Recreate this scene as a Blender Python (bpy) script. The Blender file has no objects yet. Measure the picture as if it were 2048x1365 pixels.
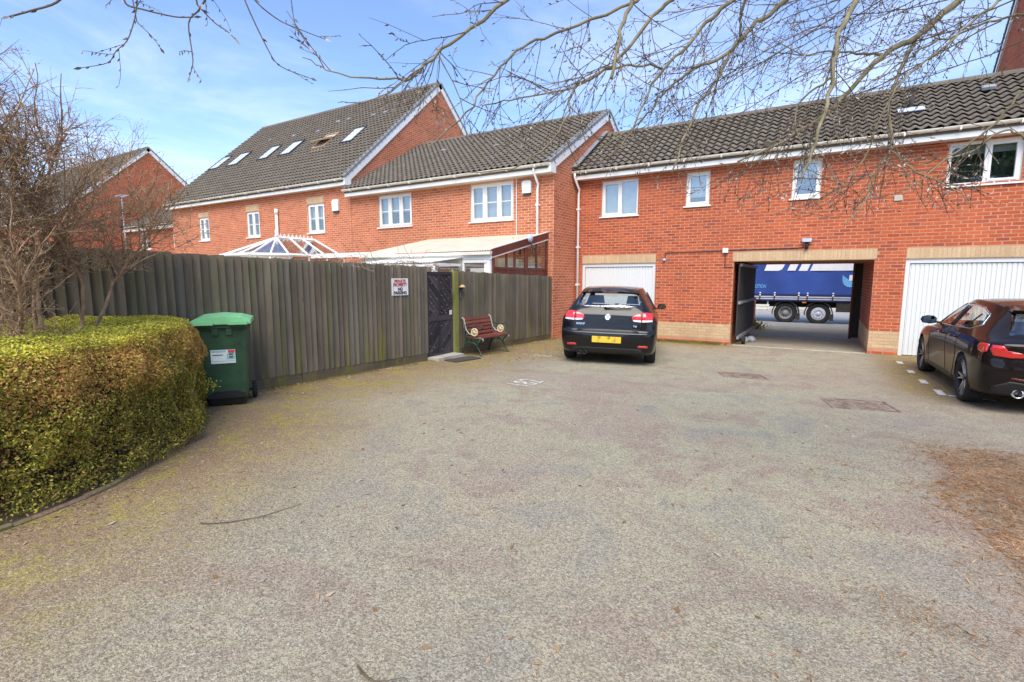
import bpy, bmesh, math, random
import numpy as np
from mathutils import Vector, Matrix, noise
from mathutils.bvhtree import BVHTree
random.seed(7); rng = np.random.default_rng(7)
S = bpy.context.scene; COL = S.collection
R = math.radians

# ------------------------------------------------------------------ camera
EYE = (0.0, 0.0, 1.72); PITCH, YAW, FPX = 7.066, 31.5925, 1015.12
cd = bpy.data.cameras.new('camera'); cam = bpy.data.objects.new('camera', cd); COL.objects.link(cam)
cam.location = EYE; cam.rotation_euler = (R(90-PITCH), 0, R(YAW))
cd.sensor_width = 36; cd.lens = 36*FPX/2048; cd.clip_start = .05; cd.clip_end = 600
S.camera = cam
# ------------------------------------------------------------------ light
SUN_EL, SUN_AZ = 52, 160          # azimuth clockwise from +Y : behind the camera
w = bpy.data.worlds.new('World'); S.world = w; w.use_nodes = True
nt = w.node_tree; nt.nodes.clear()
def wn(t, **k):
    n = nt.nodes.new(t)
    for a, b in k.items(): setattr(n, a, b)
    return n
sky = wn('ShaderNodeTexSky', sky_type='NISHITA', sun_disc=False, sun_elevation=R(SUN_EL), sun_rotation=R(SUN_AZ), air_density=1.1, dust_density=.3, ozone_density=2.2)
tc = wn('ShaderNodeTexCoord'); sep = wn('ShaderNodeSeparateXYZ'); nt.links.new(tc.outputs['Generated'], sep.inputs[0])
mz = wn('ShaderNodeMath', operation='MAXIMUM'); nt.links.new(sep.outputs[2], mz.inputs[0]); mz.inputs[1].default_value = .06
dx = wn('ShaderNodeMath', operation='DIVIDE'); dy = wn('ShaderNodeMath', operation='DIVIDE')
nt.links.new(sep.outputs[0], dx.inputs[0]); nt.links.new(mz.outputs[0], dx.inputs[1]); nt.links.new(sep.outputs[1], dy.inputs[0]); nt.links.new(mz.outputs[0], dy.inputs[1])
cmb = wn('ShaderNodeCombineXYZ'); nt.links.new(dx.outputs[0], cmb.inputs[0]); nt.links.new(dy.outputs[0], cmb.inputs[1])
mp = wn('ShaderNodeMapping'); mp.inputs['Location'].default_value = (2.6, 1.3, 0); mp.inputs['Rotation'].default_value = (0, 0, .5); mp.inputs['Scale'].default_value = (.75, .6, 1); nt.links.new(cmb.outputs[0], mp.inputs[0])
cn = wn('ShaderNodeTexNoise'); cn.inputs['Scale'].default_value = 1.0; cn.inputs['Detail'].default_value = 8; cn.inputs['Roughness'].default_value = .6; cn.inputs['Distortion'].default_value = .5
nt.links.new(mp.outputs[0], cn.inputs['Vector'])
cr = wn('ShaderNodeMapRange'); cr.inputs[1].default_value = .40; cr.inputs[2].default_value = .82; cr.inputs[3].default_value = .02; cr.inputs[4].default_value = .75; cr.interpolation_type = 'SMOOTHSTEP'; nt.links.new(cn.outputs[0], cr.inputs[0])
cm = wn('ShaderNodeMix', data_type='RGBA'); nt.links.new(cr.outputs[0], cm.inputs[0]); nt.links.new(sky.outputs[0], cm.inputs[6]); cm.inputs[7].default_value = (5.2, 5.5, 5.9, 1)
SKY_GAIN = wn('ShaderNodeMix', data_type='RGBA', blend_type='MULTIPLY'); SKY_GAIN.inputs[0].default_value = 1; nt.links.new(cm.outputs[2], SKY_GAIN.inputs[6]); SKY_GAIN.inputs[7].default_value = (.76, .815, .98, 1)
bg = wn('ShaderNodeBackground'); bg.inputs[1].default_value = .082; nt.links.new(SKY_GAIN.outputs[2], bg.inputs[0])
wo = wn('ShaderNodeOutputWorld'); nt.links.new(bg.outputs[0], wo.inputs[0])
sd = bpy.data.lights.new('sun', 'SUN'); sd.energy = 1.5; sd.angle = R(48); sd.color = (1, .92, .79)
sun = bpy.data.objects.new('sun', sd); COL.objects.link(sun)
az = R(SUN_AZ); sdir = Vector((math.sin(az)*math.cos(R(SUN_EL)), math.cos(az)*math.cos(R(SUN_EL)), math.sin(R(SUN_EL))))
sun.rotation_euler = sdir.to_track_quat('Z', 'Y').to_euler()
S.view_settings.view_transform = 'Standard'; S.view_settings.look = 'None'; S.view_settings.gamma = 1; S.view_settings.use_curve_mapping = False
S.view_settings.exposure = 1.80
S.render.engine = 'CYCLES'; S.cycles.max_bounces = 7; S.cycles.transparent_max_bounces = 24

# ------------------------------------------------------------------ projection (for ranking how large a piece shows)
_p, _y = R(PITCH), R(YAW)
_f = np.array([-math.sin(_y)*math.cos(_p), math.cos(_y)*math.cos(_p), -math.sin(_p)]); _r = np.array([math.cos(_y), math.sin(_y), 0]); _u = np.cross(_r, _f)
def shown(P):
    d = np.array(P, float)-np.array(EYE); z = d@_f
    if z < .2: return 0.
    x, y = d@_r/z*FPX, d@_u/z*FPX
    return FPX/z if abs(x) < 1030 and abs(y) < 690 else 0.
def gz(x, y):                       # the yard falls gently to the building and levels out to the right
    d = 14.13-max(-6., min(y, 30.)); k = min(1., max(0., (.6-x)/4.6)); return .02*d*(1 if d < 0 else k*k*(3-2*k))

# ------------------------------------------------------------------ materials
MATS = {}
class NB:
    def __init__(s, name):
        s.m = bpy.data.materials.new(name); s.m.use_nodes = True; s.t = s.m.node_tree; s.t.nodes.clear()
        s.out = s.t.nodes.new('ShaderNodeOutputMaterial'); s.b = s.t.nodes.new('ShaderNodeBsdfPrincipled'); s.l(s.b.outputs[0], s.out.inputs[0])
    def n(s, t, **k):
        x = s.t.nodes.new(t)
        for a, b in k.items(): setattr(x, a, b)
        return x
    def l(s, a, b): s.t.links.new(a, b)
    def put(s, sock, v):
        if isinstance(v, bpy.types.NodeSocket): s.l(v, sock)
        elif isinstance(v, (tuple, list)) and len(v) == 3 and sock.type == 'RGBA': sock.default_value = (*v, 1)
        else: sock.default_value = v
    def pos(s): return s.n('ShaderNodeNewGeometry').outputs['Position']
    def obj(s): return s.n('ShaderNodeTexCoord').outputs['Object']
    def isl(s): return s.n('ShaderNodeNewGeometry').outputs['Random Per Island']
    def orand(s): return s.n('ShaderNodeObjectInfo').outputs['Random']
    def rnd(s): return s.math('FRACT', s.math('ADD', s.isl(), s.orand()))
    def xyz(s, v): x = s.n('ShaderNodeSeparateXYZ'); s.l(v, x.inputs[0]); return x.outputs
    def mapv(s, v, scale=(1, 1, 1), loc=(0, 0, 0)):
        m = s.n('ShaderNodeMapping'); s.l(v, m.inputs[0]); m.inputs['Scale'].default_value = scale; m.inputs['Location'].default_value = loc; return m.outputs[0]
    def noise(s, v, scale, det=4, rough=.55, dist=0):
        x = s.n('ShaderNodeTexNoise'); s.l(v, x.inputs['Vector']); x.inputs['Scale'].default_value = scale; x.inputs['Detail'].default_value = det
        x.inputs['Roughness'].default_value = rough; x.inputs['Distortion'].default_value = dist; return x.outputs[0]
    def vor(s, v, scale, out='Color', feat='F1'):
        x = s.n('ShaderNodeTexVoronoi', feature=feat); s.l(v, x.inputs['Vector']); x.inputs['Scale'].default_value = scale; return x.outputs[out]
    def math(s, op, a, b=0., c=0.):
        x = s.n('ShaderNodeMath', operation=op); s.put(x.inputs[0], a); s.put(x.inputs[1], b); s.put(x.inputs[2], c); return x.outputs[0]
    def rng(s, v, a, b, c=0., d=1., smooth=True):
        x = s.n('ShaderNodeMapRange'); x.interpolation_type = 'SMOOTHSTEP' if smooth else 'LINEAR'
        s.put(x.inputs[0], v)
        for i, q in enumerate((a, b, c, d)): s.put(x.inputs[i+1], q)
        return x.outputs[0]
    def mix(s, f, a, b, mode='MIX'):
        x = s.n('ShaderNodeMix', data_type='RGBA', blend_type=mode); s.put(x.inputs[0], f); s.put(x.inputs[6], a); s.put(x.inputs[7], b); return x.outputs[2]
    def ramp(s, f, stops):
        x = s.n('ShaderNodeValToRGB'); s.put(x.inputs[0], f); e = x.color_ramp.elements
        while len(e) < len(stops): e.new(.5)
        for i, (p, c) in enumerate(stops): e[i].position = p; e[i].color = (*c, 1)
        return x.outputs[0]
    def gray(s, v, a=.8, b=1.2): return s.rng(v, .3, .7, a, b, False)
    def mul(s, c, k):
        x = s.n('ShaderNodeVectorMath', operation='SCALE'); s.put(x.inputs[0], c); s.put(x.inputs['Scale'], k); return x.outputs[0]
    def bump(s, h, strength=.3, dist=.01):
        x = s.n('ShaderNodeBump'); s.put(x.inputs['Height'], h); x.inputs['Strength'].default_value = strength; x.inputs['Distance'].default_value = dist; s.l(x.outputs[0], s.b.inputs['Normal'])
    def set(s, **k):
        nm = dict(base='Base Color', rough='Roughness', metal='Metallic', spec='Specular IOR Level', coat='Coat Weight', coatr='Coat Roughness', emit='Emission Color', emits='Emission Strength', sss='Subsurface Weight', alpha='Alpha')
        for a, b in k.items(): s.put(s.b.inputs[nm[a]], b)
        return s
def reg(name, nb): MATS[name] = nb.m; return nb.m
def plain(name, c, rough=.6, metal=0, var=.12, scale=6, spec=.5, coat=0, bump=0):
    b = NB(name); p = b.obj(); k = b.gray(b.noise(p, scale, 5), 1-var, 1+var)
    b.set(base=b.mul(c, k), rough=rough, metal=metal, spec=spec, coat=coat)
    if bump: b.bump(b.noise(p, scale*8, 4), .4, bump)
    return reg(name, b)
def brick_mat(name, stops):
    b = NB(name); p = b.pos(); r = b.rnd()
    c = b.ramp(r, stops); c = b.mul(c, b.gray(b.noise(p, 1.3, 3), .88, 1.12)); c = b.mul(c, b.gray(b.noise(p, 40, 3), .82, 1.15))
    b.set(base=c, rough=.88, spec=.25); b.bump(b.noise(p, 120, 3), .5, .004); return reg(name, b)
brick_mat('red_brick', [(0, (.32, .066, .032)), (.12, (.40, .090, .040)), (.5, (.46, .100, .038)), (.85, (.50, .117, .045)), (.93, (.36, .088, .048)), (1, (.29, .076, .05))])
brick_mat('orange_brick', [(0, (.38, .105, .042)), (.15, (.46, .135, .055)), (.5, (.49, .152, .070)), (.85, (.52, .170, .082)), (.94, (.40, .125, .06)), (1, (.35, .11, .055))])
brick_mat('buff_brick', [(0, (.53, .36, .20)), (.5, (.57, .395, .23)), (1, (.60, .43, .26))])
def mortar_mat(name, c):
    b = NB(name); p = b.pos(); k = b.gray(b.noise(p, 3, 5), .85, 1.12); k2 = b.gray(b.noise(p, 60, 3), .85, 1.1)
    b.set(base=b.mul(b.mul(c, k), k2), rough=.95, spec=.2); return reg(name, b)
mortar_mat('mortar', (.55, .255, .155)); mortar_mat('mortar_pale', (.50, .345, .20)); mortar_mat('mortar_orange', (.64, .345, .225))
def tile_mat():
    b = NB('roof_tile'); p = b.pos(); r = b.rnd()
    c = b.ramp(r, [(0, (.130, .110, .088)), (.5, (.146, .124, .100)), (1, (.162, .139, .113))])
    l = b.rng(b.noise(p, 2.2, 6, .65), .52, .72); c = b.mix(b.math('MULTIPLY', l, .2), c, (.21, .19, .15))
    c = b.mul(c, b.gray(b.noise(p, 55, 3), .78, 1.2)); b.set(base=c, rough=.9, spec=.25); b.bump(b.noise(p, 90, 3), .4, .004); reg('roof_tile', b)
tile_mat()
b = NB('upvc'); p = b.pos(); c = b.mul((.80, .79, .75), b.gray(b.noise(p, 2, 5), .93, 1.05)); d = b.rng(b.noise(b.mapv(p, (1, 1, .4)), 7, 6, .7), .58, .8)
b.set(base=b.mix(b.math('MULTIPLY', d, .35), c, (.45, .42, .34)), rough=.35); reg('upvc', b)
b = NB('gutter_plastic'); p = b.pos(); d = b.rng(b.noise(b.mapv(p, (1, 1, 3)), 5, 6, .7), .45, .72)
b.set(base=b.mix(b.math('MULTIPLY', d, .55), (.72, .68, .58), (.36, .32, .23)), rough=.45); reg('gutter_plastic', b)
b = NB('door_white'); p = b.pos(); d = b.rng(b.noise(b.mapv(p, (3, 3, .5)), 3, 5, .6), .5, .8); lo = b.rng(b.xyz(p)[2], .5, .0)
b.set(base=b.mix(b.math('MULTIPLY', d, .12), b.mix(b.math('MULTIPLY', lo, .12), (.68, .69, .67), (.5, .48, .4)), (.55, .53, .46)), rough=.4); reg('door_white', b)
def glass(name, tint, refl, rough=.02):
    b = NB(name); b.t.nodes.remove(b.b)
    t = b.n('ShaderNodeBsdfTransparent'); t.inputs[0].default_value = (*tint, 1); g = b.n('ShaderNodeBsdfGlossy'); g.inputs['Roughness'].default_value = rough; g.inputs[0].default_value = (.95, .97, 1, 1)
    ge = b.n('ShaderNodeNewGeometry'); dt = b.n('ShaderNodeVectorMath', operation='DOT_PRODUCT'); b.l(ge.outputs['Incoming'], dt.inputs[0]); b.l(ge.outputs['Normal'], dt.inputs[1]); f = b.math('MULTIPLY_ADD', b.math('POWER', b.math('SUBTRACT', 1., b.math('ABSOLUTE', dt.outputs['Value'])), 5.), 1-refl, refl)
    wob = b.noise(b.pos(), 1.7, 2); bp = b.n('ShaderNodeBump'); bp.inputs['Strength'].default_value = .06; bp.inputs['Distance'].default_value = .05; b.l(wob, bp.inputs['Height']); b.l(bp.outputs[0], g.inputs['Normal'])
    m = b.n('ShaderNodeMixShader'); b.l(f, m.inputs[0]); b.l(t.outputs[0], m.inputs[1]); b.l(g.outputs[0], m.inputs[2]); b.l(m.outputs[0], b.out.inputs[0]); return reg(name, b)
glass('window_glass', (.86, .88, .87), .17); glass('car_glass', (.86, .90, .88), .13); glass('dark_glass', (.16, .17, .18), .16); glass('poly_glass', (.80, .83, .83), .26)
plain('rooflight_glass', (.60, .64, .67), .12, var=.05, spec=.9)
plain('room_dark', (.10, .10, .095), .9); plain('blind', (.50, .51, .49), .8, var=.10); plain('curtain', (.42, .44, .42), .9, var=.1); plain('wood_pale', (.42, .27, .14), .6, var=.2)
plain('lead', (.24, .25, .27), .55, var=.25, scale=3); plain('verge_grey', (.22, .225, .23), .7, var=.2, scale=4); plain('dark_frame', (.04, .04, .042), .5)
plain('black_plastic', (.014, .014, .015), .5, var=.1); plain('rubber', (.016, .016, .016), .85, var=.25, scale=14); plain('chrome', (.75, .75, .75), .15, 1, var=.02)
plain('alloy', (.62, .62, .63), .3, .85, var=.05); plain('alloy_dark', (.03, .03, .032), .35, .4); plain('red_lamp', (.62, .012, .012), .12, spec=.8, coat=1, var=.1, scale=12); plain('dark_red', (.14, .006, .006), .15, coat=1); plain('lamp_clear', (.75, .68, .66), .12, coat=1)
b = NB('black_paint'); b.set(base=(.006, .0055, .006), rough=.3, spec=.2, coat=.6, coatr=.02); reg('black_paint', b)
b = NB('brown_black_paint'); fl = b.n('ShaderNodeTexVoronoi'); b.set(base=(.010, .0065, .006), rough=.3, spec=.05, coat=.55, coatr=.015); reg('brown_black_paint', b)
b = NB('plate_yellow'); p = b.obj(); k = b.rng(b.noise(b.mapv(p, (1, 9, 7)), 1.3, 2, .5), .5, .66)
e = b.xyz(p); m = b.math('MULTIPLY', b.rng(b.math('ABSOLUTE', e[1]), .21, .13), k); b.set(base=b.mix(b.math('MULTIPLY', m, .85), (.72, .48, .04), (.22, .16, .04)), rough=.35); reg('plate_yellow', b)
b = NB('wheelie_green'); p = b.pos(); b.set(base=b.mul((.026, .070, .034), b.gray(b.noise(p, 5, 6), .7, 1.4)), rough=.5); b.bump(b.noise(p, 240, 2), .2, .001); reg('wheelie_green', b)
plain('lid_green', (.22, .55, .25), .45, var=.12, scale=5)
plain('sign_white', (.80, .80, .78), .4, var=.03); plain('ink_red', (.42, .03, .035), .6); plain('ink_black', (.02, .02, .022), .6)
plain('sticker_white', (.72, .78, .77), .5, var=.03); plain('sticker_teal', (.32, .55, .56), .5, var=.05); plain('sticker_red', (.65, .07, .07), .5)
def wood(name, cols, stain=(.17, .165, .035), st=.8, rough=.85, axis=2):
    b = NB(name); p = b.pos(); r = b.rnd(); sc = (15, 15, 1.0) if axis == 2 else (15, 1.0, 15)
    c = b.ramp(r, cols); off = b.n('ShaderNodeVectorMath', operation='ADD'); b.l(p, off.inputs[0]); cx = b.n('ShaderNodeCombineXYZ'); b.put(cx.inputs[2], b.math('MULTIPLY', r, 31)); b.l(cx.outputs[0], off.inputs[1])
    g = b.noise(b.mapv(off.outputs[0], sc), 1.0, 6, .65, .4); c = b.mul(c, b.rng(g, .3, .75, .74, 1.22, False))
    c = b.mul(c, b.gray(b.noise(p, 1.1, 3), .8, 1.2))
    z = b.xyz(p)[2]; lo = b.rng(z, 1.25, .25); s1 = b.rng(b.noise(b.mapv(off.outputs[0], (9, 9, .55)), 1, 4, .6), .50, .70); kn = b.rng(b.noise(b.mapv(off.outputs[0], (22, 22, 5)), 1, 3, .5), .68, .76); c = b.mix(b.math('MULTIPLY', kn, .5), c, (.03, .025, .02))
    s2 = b.math('MULTIPLY', b.math('MULTIPLY', s1, b.math('ADD', lo, .22)), st); c = b.mix(b.math('MINIMUM', s2, .9), c, stain)
    b.set(base=c, rough=rough, spec=.2); b.bump(g, .5, .006); return reg(name, b)
wood('fence_wood', [(0, (.082, .070, .053)), (.25, (.145, .123, .094)), (.45, (.122, .094, .074)), (.65, (.114, .105, .070)), (.8, (.172, .140, .102)), (.92, (.112, .102, .087)), (1, (.195, .15, .09))])
wood('mossy_wood', [(0, (.20, .20, .06)), (1, (.23, .23, .07))], (.17, .22, .02), 1.0)
wood('gravel_board_wood', [(0, (.12, .095, .062)), (1, (.15, .12, .078))], (.15, .14, .03), .8, axis=1)
wood('gate_wood', [(0, (.034, .030, .032)), (.5, (.056, .048, .054)), (1, (.085, .072, .083))], (.05, .05, .03), .2, .7)
wood('bench_wood', [(0, (.17, .042, .034)), (1, (.23, .062, .048))], (.13, .08, .05), .25, .5, axis=1)
plain('iron_green', (.016, .050, .034), .5, var=.35, scale=12); plain('cream_paint', (.62, .52, .32), .5, var=.2, scale=20); plain('iron_grey', (.34, .37, .33), .5, var=.25, scale=14); plain('stud_white', (.62, .60, .56), .4)
plain('brown_stain', (.13, .030, .018), .5, var=.25, scale=5); b = NB('corrugated_cream'); p = b.pos(); c = b.mul((.74, .69, .54), b.gray(b.noise(p, 1.5, 5), .85, 1.1)); b.set(base=c, rough=.5); tr = b.n('ShaderNodeBsdfTranslucent'); tr.inputs[0].default_value = (.75, .72, .6, 1); mx = b.n('ShaderNodeMixShader'); mx.inputs[0].default_value = .28; b.l(b.b.outputs[0], mx.inputs[1]); b.l(tr.outputs[0], mx.inputs[2]); b.l(mx.outputs[0], b.out.inputs[0]); reg('corrugated_cream', b); plain('concrete', (.42, .39, .31), .9, var=.25, scale=5, bump=.003); plain('mat_dark', (.06, .056, .05), .95, var=.35, scale=30, bump=.004)
def edging():
    b = NB('edging_stone'); p = b.pos(); c = b.mix(b.rng(b.noise(p, 5, 5), .4, .65), (.20, .13, .085), (.16, .14, .06)); b.set(base=b.mul(c, b.gray(b.noise(p, 45, 3), .7, 1.3)), rough=.95); b.bump(b.noise(p, 60, 4), .6, .006); reg('edging_stone', b)
edging()
b = NB('lorry_blue'); p = b.pos(); b.set(base=b.mul((.028, .072, .31), b.gray(b.noise(p, .8, 4), .85, 1.2)), rough=.45); b.bump(b.noise(b.mapv(p, (1, 1, .5)), 2.4, 4), .35, .05); reg('lorry_blue', b)
plain('lorry_navy', (.012, .022, .10), .5); plain('print_white', (.78, .80, .84), .5, var=.04); plain('print_light_blue', (.14, .42, .78), .5, var=.04); plain('rail_grey', (.48, .52, .62), .4, var=.1); plain('tape_yellow', (.62, .66, .12), .5); plain('orange_lamp', (.8, .2, .03), .3); plain('dirty_black', (.035, .033, .03), .8, var=.3)
plain('foliage_green', (.07, .13, .03), .7, var=.4); plain('red_paint', (.5, .05, .04), .5)
def leafy(name, stops, sc=3.):
    b = NB(name); p = b.pos(); c = b.ramp(b.isl(), stops); c = b.mul(c, b.gray(b.noise(p, sc, 3), .7, 1.3)); b.set(base=c, rough=.6, spec=.3)
    tr = b.n('ShaderNodeBsdfTranslucent'); b.l(c, tr.inputs[0]); m = b.n('ShaderNodeMixShader'); m.inputs[0].default_value = .3; b.l(b.b.outputs[0], m.inputs[1]); b.l(tr.outputs[0], m.inputs[2]); b.l(m.outputs[0], b.out.inputs[0]); return reg(name, b)
leafy('hedge_new_leaf', [(0, (.45, .44, .04)), (.45, (.60, .57, .07)), (.8, (.52, .53, .08)), (1, (.62, .48, .10))])
leafy('hedge_leaf', [(0, (.09, .10, .014)), (.4, (.17, .175, .024)), (.7, (.31, .28, .042)), (.88, (.32, .19, .05)), (1, (.36, .37, .05))])
leafy('hedge_brown_leaf', [(0, (.36, .16, .05)), (.5, (.56, .31, .09)), (.8, (.62, .46, .12)), (1, (.50, .45, .10))])
leafy('moss', [(0, (.13, .14, .02)), (.6, (.20, .19, .03)), (1, (.27, .22, .06))])
leafy('litter_leaf', [(0, (.30, .17, .08)), (.3, (.42, .28, .16)), (.6, (.52, .42, .30)), (.8, (.25, .12, .05)), (1, (.62, .56, .46))])
leafy('wood_chip', [(0, (.26, .125, .05)), (.35, (.44, .235, .10)), (.7, (.55, .34, .17)), (.9, (.20, .095, .045)), (1, (.66, .48, .30))])
leafy('pebble', [(0, (.16, .15, .14)), (.5, (.33, .30, .26)), (.85, (.48, .46, .42)), (1, (.66, .64, .6))])
def bark(name, a, c2, sc=9):
    b = NB(name); p = b.pos(); g = b.noise(b.mapv(p, (sc, sc, sc*.5)), 1, 6, .65); b.set(base=b.mix(b.rng(g, .35, .65), a, c2), rough=.85, spec=.25); b.bump(g, .5, .01); return reg(name, b)
bark('willow_bark', (.14, .12, .062), (.27, .23, .145)); bark('twig_bark', (.085, .06, .038), (.15, .11, .07)); bark('shrub_bark', (.20, .118, .068), (.40, .27, .165), 14); bark('hedge_stem', (.05, .03, .018), (.10, .055, .03), 14); bark('climber_bark', (.22, .16, .11), (.36, .29, .2), 18)
leafy('willow_bud', [(0, (.10, .08, .06)), (.45, (.20, .16, .12)), (.7, (.50, .46, .40)), (.85, (.62, .58, .52)), (1, (.16, .10, .07))]); leafy('shrub_bud', [(0, (.30, .20, .11)), (.6, (.48, .37, .21)), (1, (.55, .50, .27))])
plain('soil', (.085, .058, .037), .95, var=.4, scale=12)
# asphalt of the yard
b = NB('asphalt'); P = b.pos(); X, Y, Z = b.xyz(P)
n1 = b.noise(P, .55, 5, .6, .6); n2 = b.noise(b.mapv(P, (1, 1, 1), (13, 7, 0)), .33, 5, .62, .5); n3 = b.noise(P, 3.1, 5, .65); n4 = b.noise(P, 14, 4, .6)
c = b.mix(b.rng(n1, .36, .62), (.345, .298, .206), (.345, .322, .216))
c = b.mix(b.math('MULTIPLY', b.rng(n2, .50, .66), .8), c, (.315, .240, .190))
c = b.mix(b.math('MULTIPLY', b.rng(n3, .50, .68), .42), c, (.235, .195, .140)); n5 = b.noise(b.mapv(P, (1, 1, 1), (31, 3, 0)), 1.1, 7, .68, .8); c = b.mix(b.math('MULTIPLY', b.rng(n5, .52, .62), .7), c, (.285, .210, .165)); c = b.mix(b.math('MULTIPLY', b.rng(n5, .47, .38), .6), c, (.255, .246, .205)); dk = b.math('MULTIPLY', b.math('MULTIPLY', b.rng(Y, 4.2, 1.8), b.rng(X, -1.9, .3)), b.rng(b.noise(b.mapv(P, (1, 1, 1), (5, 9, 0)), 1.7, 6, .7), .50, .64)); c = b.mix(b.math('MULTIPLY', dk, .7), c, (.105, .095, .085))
near = b.rng(Y, 5.5, 1.5); c = b.mix(b.math('MULTIPLY', b.math('MULTIPLY', near, b.rng(n1, .25, .6)), .5), c, (.265, .222, .165))
rx = b.rng(X, -.6, 1.6); c = b.mix(b.math('MULTIPLY', b.math('MULTIPLY', rx, b.rng(n3, .25, .6)), .6), c, (.275, .215, .165))
# moss and dirt that grow along the fence, the hedge and the foot of the wall
dfence = b.math('ADD', X, 6.4); e1 = b.rng(b.math('ADD', dfence, b.math('MULTIPLY', b.math('SUBTRACT', n1, .5), -2.6)), 2.7, .2)
hx = b.math('ADD', b.math('SUBTRACT', X, b.math('MULTIPLY', Y, -.42)), 3.2); e2 = b.math('MULTIPLY', b.rng(b.math('ADD', hx, b.math('MULTIPLY', b.math('SUBTRACT', n3, .5), 1.8)), 1.55, -.35), b.rng(Y, 5.2, 3.0))
wall = b.math('MULTIPLY', b.rng(b.math('ADD', Y, b.math('MULTIPLY', n3, 1.2)), 13.2, 14.6), b.rng(b.math('ABSOLUTE', b.math('ADD', X, 3.0)), 1.6, .6))
bay = b.math('MULTIPLY', b.rng(X, .7, 1.4), b.rng(Y, 8.4, 10.2))
edge = b.math('MAXIMUM', b.math('MAXIMUM', e1, e2), b.math('MAXIMUM', wall, b.math('MULTIPLY', bay, 1.0)))
mm = b.math('MULTIPLY', edge, b.rng(b.math('ADD', b.math('MULTIPLY', n3, .6), b.math('MULTIPLY', n4, .4)), .45, .60)); c = b.mix(b.math('MULTIPLY', edge, .85), c, (.225, .145, .075)); c = b.mix(b.math('MULTIPLY', mm, .82), c, (.30, .245, .05))
chd = b.math('MULTIPLY', b.math('MULTIPLY', b.rng(b.math('ADD', X, b.math('MULTIPLY', b.math('SUBTRACT', n3, .5), 1.6)), .75, 1.25), b.math('MULTIPLY', b.rng(Y, 2.2, 3.6), b.rng(Y, 7.1, 6.2))), b.rng(n4, .30, .62)); c = b.mix(b.math('MULTIPLY', chd, .5), c, (.30, .19, .11)); st = b.vor(P, 120); sb = b.xyz(st)[0]; st2 = b.vor(P, 120, 'Color'); s2 = b.xyz(st2)[1]
k = b.rng(sb, 0, 1, .60, 1.34, False); c = b.mul(c, k); c = b.mix(b.math('MULTIPLY', b.rng(s2, .965, .985), .45), c, (.52, .50, .45)); c = b.mix(b.math('MULTIPLY', b.rng(s2, .08, .05), .5), c, (.10, .09, .08))
c = b.mix(b.math('MULTIPLY', b.rng(b.noise(P, 60, 3), .56, .7), .16), c, (.10, .09, .08))
b.set(base=c, rough=.92, spec=.25)
hgt = b.math('ADD', b.math('MULTIPLY', b.vor(P, 150, 'Distance'), -1.0), b.math('MULTIPLY', b.noise(P, 70, 3), .7)); b.bump(hgt, .6, .007); reg('asphalt', b)
b = NB('street'); P = b.pos(); c = b.mul((.30, .29, .27), b.gray(b.noise(P, 1.3, 6), .8, 1.15)); b.set(base=b.mul(c, b.gray(b.noise(P, 60, 3), .8, 1.2)), rough=.9); reg('street', b)
b = NB('road_paint'); P = b.pos(); k = b.rng(b.noise(P, 22, 6, .7), .52, .62); b.set(base=b.mix(b.math('MULTIPLY', k, .8), (.62, .60, .54), (.24, .22, .17)), rough=.85); reg('road_paint', b)
b = NB('manhole_iron'); P = b.pos(); b.set(base=b.mul(b.mix(b.rng(b.noise(P, 8, 5), .4, .6), (.19, .130, .098), (.28, .22, .165)), b.gray(b.noise(P, 60, 3), .7, 1.3)), rough=.85, metal=.1); reg('manhole_iron', b)
M = MATS

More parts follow.
